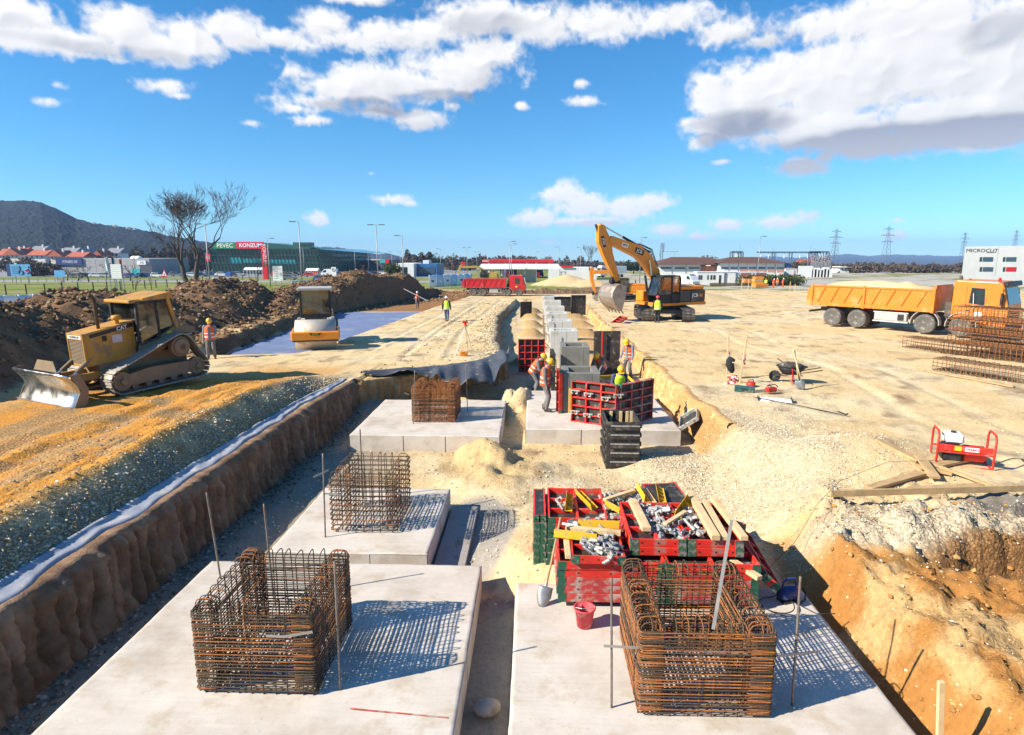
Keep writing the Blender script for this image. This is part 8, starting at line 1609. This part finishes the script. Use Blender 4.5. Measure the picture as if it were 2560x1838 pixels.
# orange timber stacks and machines by the container
for k, (px, py, w, h, lab) in enumerate(((1873, 716, 2.2, 1.4, 'orange steel frame stack left of the far green vested worker'), (1897, 717, 1.9, 1.9, 'orange machine with rounded hood beside the far green vested worker'), (1925, 712, 4.5, 1.3, 'long orange timber stack behind the far workers'), (1905, 720, 2.6, .7, 'low orange block pile before the orange machine'))):
    p = GG(px, py); t = thing('orange_stack', lab, 'stack', p, (0, 0, .05*k)); n = 4
    for q in range(n): m = M(); m.span((-w/2+.1*(q % 2), 0, h*q/n+.01), (w/2-.12*((q+1) % 2), 1.4, h*(q+1)/n), .04); m.obj('pallet_layer', MT['digger_orange' if q % 2 else 'wood_old'], t)
t = thing('rebar_bundle', 'dark bundle of steel stored behind the pegged hole', 'steel bundle', GG(1826, 716))
for k in range(9): m = M(); m.cyl((-4, .25*(k % 3), .1+.22*(k//3)), (4, .25*(k % 3)+.1, .1+.22*(k//3)), .09, n=6); m.obj('bar', MT['rust_dark'], t)
# --- lamp posts
def lamp(label, px, top, hgt, style=0, side=-1):
    y = 1560*hgt/max(8, 0)*.0+0; 
    # distance at which a post of this height spans from the ground to the seen top
    lo, hi = 30.0, 600.0
    for _ in range(40):
        y = (lo+hi)/2; z = at(px, top, y).z-gz(y)
        if z > hgt: lo, hi = (lo, y) if top < 632 else (y, hi)
        else: lo, hi = (y, hi) if top < 632 else (lo, y)
    a = at(px, top, y); t = thing('street_lamp', label, 'street lamp', (a.x, y, gz(y)), (0, 0, 0), 'street lamps'); m = M(); m.smooth = True; m.cyl((0, 0, -.2), (0, 0, hgt), .10, .055, 8); m.obj('pole', MT['galvanised'], t)
    for s in ((side,) if style == 0 else (-1, 1)): m = M(); m.tube([(0, 0, hgt-.05), (s*.45, 0, hgt+.02)], .035, 6); m.obj('arm', MT['galvanised'], t); m = M(); m.box((s*.85, 0, hgt), (.85, .26, .11), b=.03); m.obj('lamp_head', MT['dark_grey_paint'], t)
    return t
for px, top, h, st, sd, lab in ((746, 554, 10, 0, -1, 'tall dark street lamp before the green mall, arm to the left'), (940, 562, 10, 1, 1, 'tall double armed street lamp right of the mall'), (1005, 589, 9, 0, -1, 'street lamp behind the highest spoil heap'), (512, 560, 9, 0, -1, 'street lamp beside the trunk of the big bare tree'), (668, 596, 9, 0, 1, 'street lamp rising behind the red roof sign'), (1101, 622, 9, 0, -1, 'street lamp left of the red petrol sign'), (1167, 619, 9, 1, 1, 'double headed lamp above the red petrol sign'), (1192, 635, 9, 1, 1, 'small double lamp left of the station canopy'), (1274, 604, 9, 0, 1, 'tall lamp pole in the middle of the station canopy'), (1279, 610, 9, 0, 1, 'second tall lamp pole beside the one at the station canopy'), (1340, 630, 9, 0, 1, 'distant lamp above the station canopy'), (1398, 618, 9, 0, -1, 'street lamp at the right end of the white canopy'), (1452, 619, 9, 0, -1, 'street lamp above the brown shed'), (1603, 594, 10, 0, 1, 'street lamp behind the excavator boom'), (1901, 591, 10, 0, 1, 'tall street lamp before the brown roofed building'), (1686, 645, 8, 1, 1, 'small lamp left on the brown roofed building'), (1675, 646, 8, 1, 1, 'small lamp at the left end of the brown roof'), (728, 627, 9, 0, -1, 'mall car park lamp left of the cart shelter'), (733, 628, 9, 0, -1, 'mall car park lamp just beside another left of the shelter'), (757, 621, 9, 0, -1, 'mall car park lamp behind the tall dark lamp'), (764, 629, 9, 0, -1, 'mall car park lamp above the cart shelter'), (886, 624, 9, 0, -1, 'mall car park lamp at the finned glass wall'), (920, 628, 9, 0, -1, 'lamp at the right end of the finned glass wall'), (952, 632.8, 9, 0, -1, 'small lamp before the dark warehouse'), (979, 633, 9, 0, -1, 'small lamp right of the dark warehouse'), (1000, 634, 9, 1, 1, 'small double lamp before the blue shop')): lamp(lab, px, min(top, 629.5), h, st, sd)
p = GG(516, 713); t = thing('lamp_banner', 'red lamp post banner with white ring', 'banner'); y = p.y; a, b = at(514, 634, y), at(527, 654, y); m = M(); m.span((a.x, y-.05, b.z), (b.x, y, a.z)); m.obj('banner_face', MT['sign_red'], t); m = M(); m.tube([((a.x+b.x)/2+.30*math.cos(q), y-.07, (a.z+b.z)/2+.40*math.sin(q)) for q in np.linspace(0, 6.28, 16, endpoint=False)], .06, 6, True); m.obj('ring', MT['sticker_white'], t); m = M(); m.cyl((a.x-.1, y+.05, gz(y)), (a.x-.1, y+.05, a.z+.3), .05, n=8); m.obj('pole', MT['galvanised'], t)
for k, (px0, px1, py0, py1) in enumerate(((608, 656, 670, 690), (763, 794, 672, 690))):
    p = GG((px0+px1)/2, py1); y = p.y; a, b = at(px0, py0+5, y), at(px1, py1, y); t = thing('cart_shelter', ['white framed cart shelter behind the smaller bare tree', 'white and red cart shelter in the mall car park'][k], 'shelter'); zt_ = a.z; n = 6
    for q in range(n+1):
        x = a.x+(b.x-a.x)*q/n; m = M()
        for yy_ in (y, y+3): m.cyl((x, yy_, p.z), (x, yy_, zt_), .05, n=6)
        m.tube([(x, y, zt_), (x, y+1.5, zt_+.8), (x, y+3, zt_)], .05, 6); m.obj('frame_hoop', MT['white_paint'], t)
    m = M(); m.add([(a.x, y, zt_), (b.x, y, zt_), (b.x, y+1.5, zt_+.8), (a.x, y+1.5, zt_+.8), (b.x, y+3, zt_), (a.x, y+3, zt_)], [(0, 1, 2, 3), (3, 2, 4, 5)]); m.obj('roof_sheet', MT['white_paint'], t)
    if k: m = M(); m.span(((a.x+b.x)/2, y+.1, p.z), (b.x, y+.15, zt_)); m.obj('side_sheet', MT['sign_red'], t)
# --- fences
def fence(label, pts, h, mname='black_metal', rails=(.5, .95), mesh_n=0):
    t = thing('fence', label, 'fence'); P = [GG(*q) for q in pts]
    pm = M(); pm.span((-.06, -.06, -.2), (.06, .06, h)); me = pm.mesh('post', MT[mname])
    for q in P: put('post', me, t, q)
    for a, b in zip(P[:-1], P[1:]):
        for f in rails: m = M(); m.beam(a+Vector((0, 0, h*f)), b+Vector((0, 0, h*f)), .025, .03); m.obj('rail', MT[mname], t)
z3_ = lambda x, y: (x/5.4, 560+y/5.4)
fence('dark post fence along the grass behind the left spoil heap', [z3_(x, y) for x, y in ((-190, 975), (85, 955), (360, 950), (612, 942), (845, 925), (1060, 912), (1265, 908), (1450, 903), (1630, 893), (1800, 880), (1960, 872), (2110, 866), (2260, 860), (2400, 855))], 1.45)
fence('low fence along the road beyond the grass', [z3_(x, y) for x, y in [(k*115-60, 800-k*1.6) for k in range(24)]], 1.1, 'galvanised', (.95,))
fence('wire fence along the road right of the big bare tree', [(420+x/5.4, 560+y/5.4) for x, y in [(470+k*90, 772-k*2) for k in range(9)]], 1.3)
def banner_fence(label, px0, px1, top0, top1, y0, y1, h, n):
    t = thing('banner_fence', label, 'fence', group='blue and white banner fences')
    for k in range(n):
        fa, fb = k/n, (k+1)/n; q = []
        for f in (fa, fb): y = y0+(y1-y0)*f; q.append(at(px0+(px1-px0)*f, top0+(top1-top0)*f, y))
        m = M(); m.smooth = True; m.grid(6, 3, lambda u, v: tuple(q[0].lerp(q[1], .01+u*.98)+Vector((0, .10*math.sin(u*7+k)*(.4+v), -h*v-.06*math.sin(math.pi*u)*(1-v))))); o = m.obj('banner_sheet', MT['banner' if k % 2 else 'banner_white'], t); o.modifiers.new('t', 'SOLIDIFY').thickness = .02
        m = M(); a = q[0]; m.cyl((a.x, a.y+.15, hz(a.x, a.y)-.2), (a.x, a.y+.15, a.z+.1), .04, n=6); m.obj('post', MT['galvanised'], t)
        m = M(); m.box((q[0]+q[1])/2+Vector((0, -.12, -h*.5)), ((q[1]-q[0]).length*.4, .01, h*.16)); m.obj('printed_band', MT['blue_cladding' if k % 2 == 0 else 'banner_white'], t)
banner_fence('pale blue banner fence at the left edge behind the spoil heap', -70, 155, 741, 732, 45, 49, 1.4, 6); banner_fence('blue and white banner fence in front of the mall car park', 729, 889, 702, 696, 100, 116, 1.6, 9); banner_fence('blue and white banner fence left of the red dump truck', 1072, 1180, 688, 684, 112, 118, 2.2, 6)
# --- pylons, mast and substation
def pylon(label, px, top, base_y, h, arms=3):
    y = base_y; a = at(px, top, y); t = thing('power_pylon', label, 'pylon', (a.x, y, a.z-h), (0, 0, .3), 'power pylons'); w0, w1 = h*.085, h*.012; m = M(); r = .16
    W = lambda z: w0+(w1-w0)*min(1, z/(h*.95))
    for sx in (-1, 1):
        for sy in (-1, 1): m.cyl((sx*w0, sy*w0, 0), (sx*w1, sy*w1, h*.95), r, r*.6, 5)
    n = 11; lv = [h*.95*(1-(1-k/n)**1.25) for k in range(n+1)]
    for z0, z1 in zip(lv[:-1], lv[1:]):
        a0, a1 = W(z0), W(z1)
        for (x0, y0, x1, y1) in ((-1, -1, 1, -1), (1, -1, 1, 1), (1, 1, -1, 1), (-1, 1, -1, -1)): m.cyl((x0*a0, y0*a0, z0), (x1*a1, y1*a1, z1), r*.5, n=4); m.cyl((x1*a0, y1*a0, z0), (x0*a1, y0*a1, z1), r*.5, n=4)
    m.cyl((0, 0, h*.93), (0, 0, h), .12, n=5); m.obj('tower', MT['pylon_steel'], t)
    for k in range(arms):
        z = h*(.62+.14*k); L = h*(.155, .185, .13)[k]; m = M()
        for s in (-1, 1): m.cyl((0, 0, z+.9), (s*L, 0, z), .12, n=4); m.cyl((0, 0, z-.2), (s*L, 0, z), .12, n=4)
        ar = m.obj('cross_arm', MT['pylon_steel'], t)
        for s in (-1, 1): m = M(); m.cyl((s*L, 0, z), (s*L, 0, z-1.6), .10, n=5); m.obj('insulator', MT['galvanised'], ar)
pylon('power pylon left of the other near one above the truck bed', 2092.5, 568, 560, 36); pylon('tallest power pylon in front of the small cloud', 2223.5, 561, 520, 36); pylon('faint far pylon left of the white office corner', 2414.5, 578, 800, 36); pylon('faint far pylon above the white office roof', 2543, 572, 820, 36)
y = 330; a = at(1655.5, 595, y); t = thing('lattice_mast', 'lattice radio mast behind the white building', 'mast', (a.x, y, gz(y))); h = a.z-gz(y); m = M()
for sx in (-1, 1):
    for sy in (-1, 1): m.cyl((sx*.9, sy*.9, 0), (sx*.35, sy*.35, h*.86), .09, n=5)
for k in range(14): z0, z1 = h*.86*k/14, h*.86*(k+1)/14; w0 = .9-.55*k/14; w1 = .9-.55*(k+1)/14; m.cyl((-w0, -w0, z0), (w1, -w1, z1), .05, n=4); m.cyl((w0, -w0, z0), (-w1, -w1, z1), .05, n=4); m.cyl((w0, -w0, z0), (w1, w1, z1), .05, n=4); m.cyl((-w0, -w0, z0), (-w1, w1, z1), .05, n=4)
m.obj('tower', MT['pylon_steel'], t); m = M(); m.cyl((0, 0, h*.85), (0, 0, h), .07, n=5); m.obj('spike', MT['white_paint'], t)
for k, (z, s) in enumerate(((.80, 1), (.72, 1), (.62, 1), (.50, -1))): m = M(); m.box((s*.9, -.5, h*z), (.6, .3, 1.5), b=.05); m.obj('antenna', MT['galvanised'], t)
t = thing('substation', 'steel substation gantry with insulators behind the brown roofed building', 'substation'); y = 215
def gan(px0, px1, py, legs):
    a, b = at(px0, py, y), at(px1, py, y); m = M(); m.beam(a, b, .5, .5); m.obj('gantry_beam', MT['pylon_steel'], t)
    for px in legs: q = at(px, py, y); m = M(); m.span((q.x-.55, y-.25, gz(y)), (q.x-.35, y+.25, q.z)); m.span((q.x+.35, y-.25, gz(y)), (q.x+.55, y+.25, q.z)); m.obj('gantry_leg', MT['pylon_steel'], t)
    for k in range(8): q = at(px0+(px1-px0)*(k+.5)/8, py, y); m = M(); m.cyl((q.x, y, q.z-.3), (q.x, y, q.z-2.0), .10, n=6); m.obj('insulator', MT['white_paint'], t)
gan(1828, 1856, 630, (1829, 1849, 1855)); gan(1892, 2050, 631, (1934, 1977, 2026)); gan(2024, 2072, 630, (2040, 2055, 2070))
for k, (px, py) in enumerate(((1851, 609), (1934, 622), (2027, 613), (2038, 621))): q = at(px, py, y); m = M(); m.cyl((q.x, y, gz(y)), (q.x, y, q.z), .10, .03, 6); m.obj('lightning_rod', MT['pylon_steel'], t)
for k in range(16): q = at(2030+k*3.2, 640+(k*7 % 12), y-8); m = M(); m.cyl((q.x, y-8, gz(y)), (q.x, y-8, q.z), .14, n=6); m.ball((q.x, y-8, q.z), .35, 8, 5); m.obj('bushing', MT['galvanised'], t)
for k in range(7): q = at(2028+k*8, 668+(k*5 % 8), y-14); m = M(); m.span((q.x-.8, y-14, gz(y)), (q.x+.8, y-12.6, q.z), .05); m.obj('switch_box', MT['render_white'], t)
house('long orange tiled roof behind the substation', 2010, 2075, 655, 648, 330, 'render_cream', 'roof_red'); house('small white flat building behind the truck bed', 2098, 2127, 667, 666.5, 290, 'render_white', 'render_white')
# --- office at the right edge
t = bld('white office block with grey windows at the right edge', name='office_block'); Y0 = 128; a = at(2413, 617, Y0); b = at(2760, 608, Y0); m = M(); m.add([(a.x, Y0, gz(Y0)-.3), (b.x, Y0, gz(Y0)-.3), (b.x, Y0, a.z+.5), (a.x, Y0, a.z), (a.x+16, Y0+20, gz(Y0)-.3), (b.x+16, Y0+20, gz(Y0)-.3), (b.x+16, Y0+20, a.z+.5), (a.x+16, Y0+20, a.z)], [(0, 1, 2, 3), (5, 4, 7, 6), (4, 0, 3, 7), (1, 5, 6, 2), (3, 2, 6, 7)]); m.obj('wall', MT['render_white'], t)
for k in range(5): rect('panel_joint', MT['galvanised'], t, 2492+k*80, 2492.6+k*80, 617, 690, Y0, .01)
for r_, (p0, p1) in enumerate(((643, 654), (668, 679))):
    for k in range(4):
        q = 2449+k*58; w = rect('window', MT['glass_blue'] if not (r_ and k in (1,)) else MT['sign_red'], t, q+8, q+33, p0, p1, Y0, .05); rect('window', MT['glass_dark'], t, q, q+5.5, p0, p1, Y0, .05)
text('MICROCUT', .95, MT['sticker_black'], t, at(2455, 627, Y0-.03), (1, 0, 0), (0, 0, 1), squash=1.25); text('ELEMENTS', .30, MT['sticker_black'], t, at(2478, 631.5, Y0-.03), (1, 0, 0), (0, 0, 1), squash=1.3)

# --- air between here and the hills
m = M(); m.span((-4800, -75, -165), (4800, 6750, 125)); hz_m = bpy.data.materials.new('haze'); hz_m.use_nodes = True; nt = NT(hz_m.node_tree); nt.n.clear()
pv = nt.new('ShaderNodeVolumePrincipled', {'Color': (.40, .62, 1.0, 1), 'Density': .00016, 'Anisotropy': 0.0}); ov = nt.new('ShaderNodeOutputMaterial'); nt.l.new(pv.outputs[0], ov.inputs['Volume'])
tag(m.obj('haze', hz_m), kind='stuff')
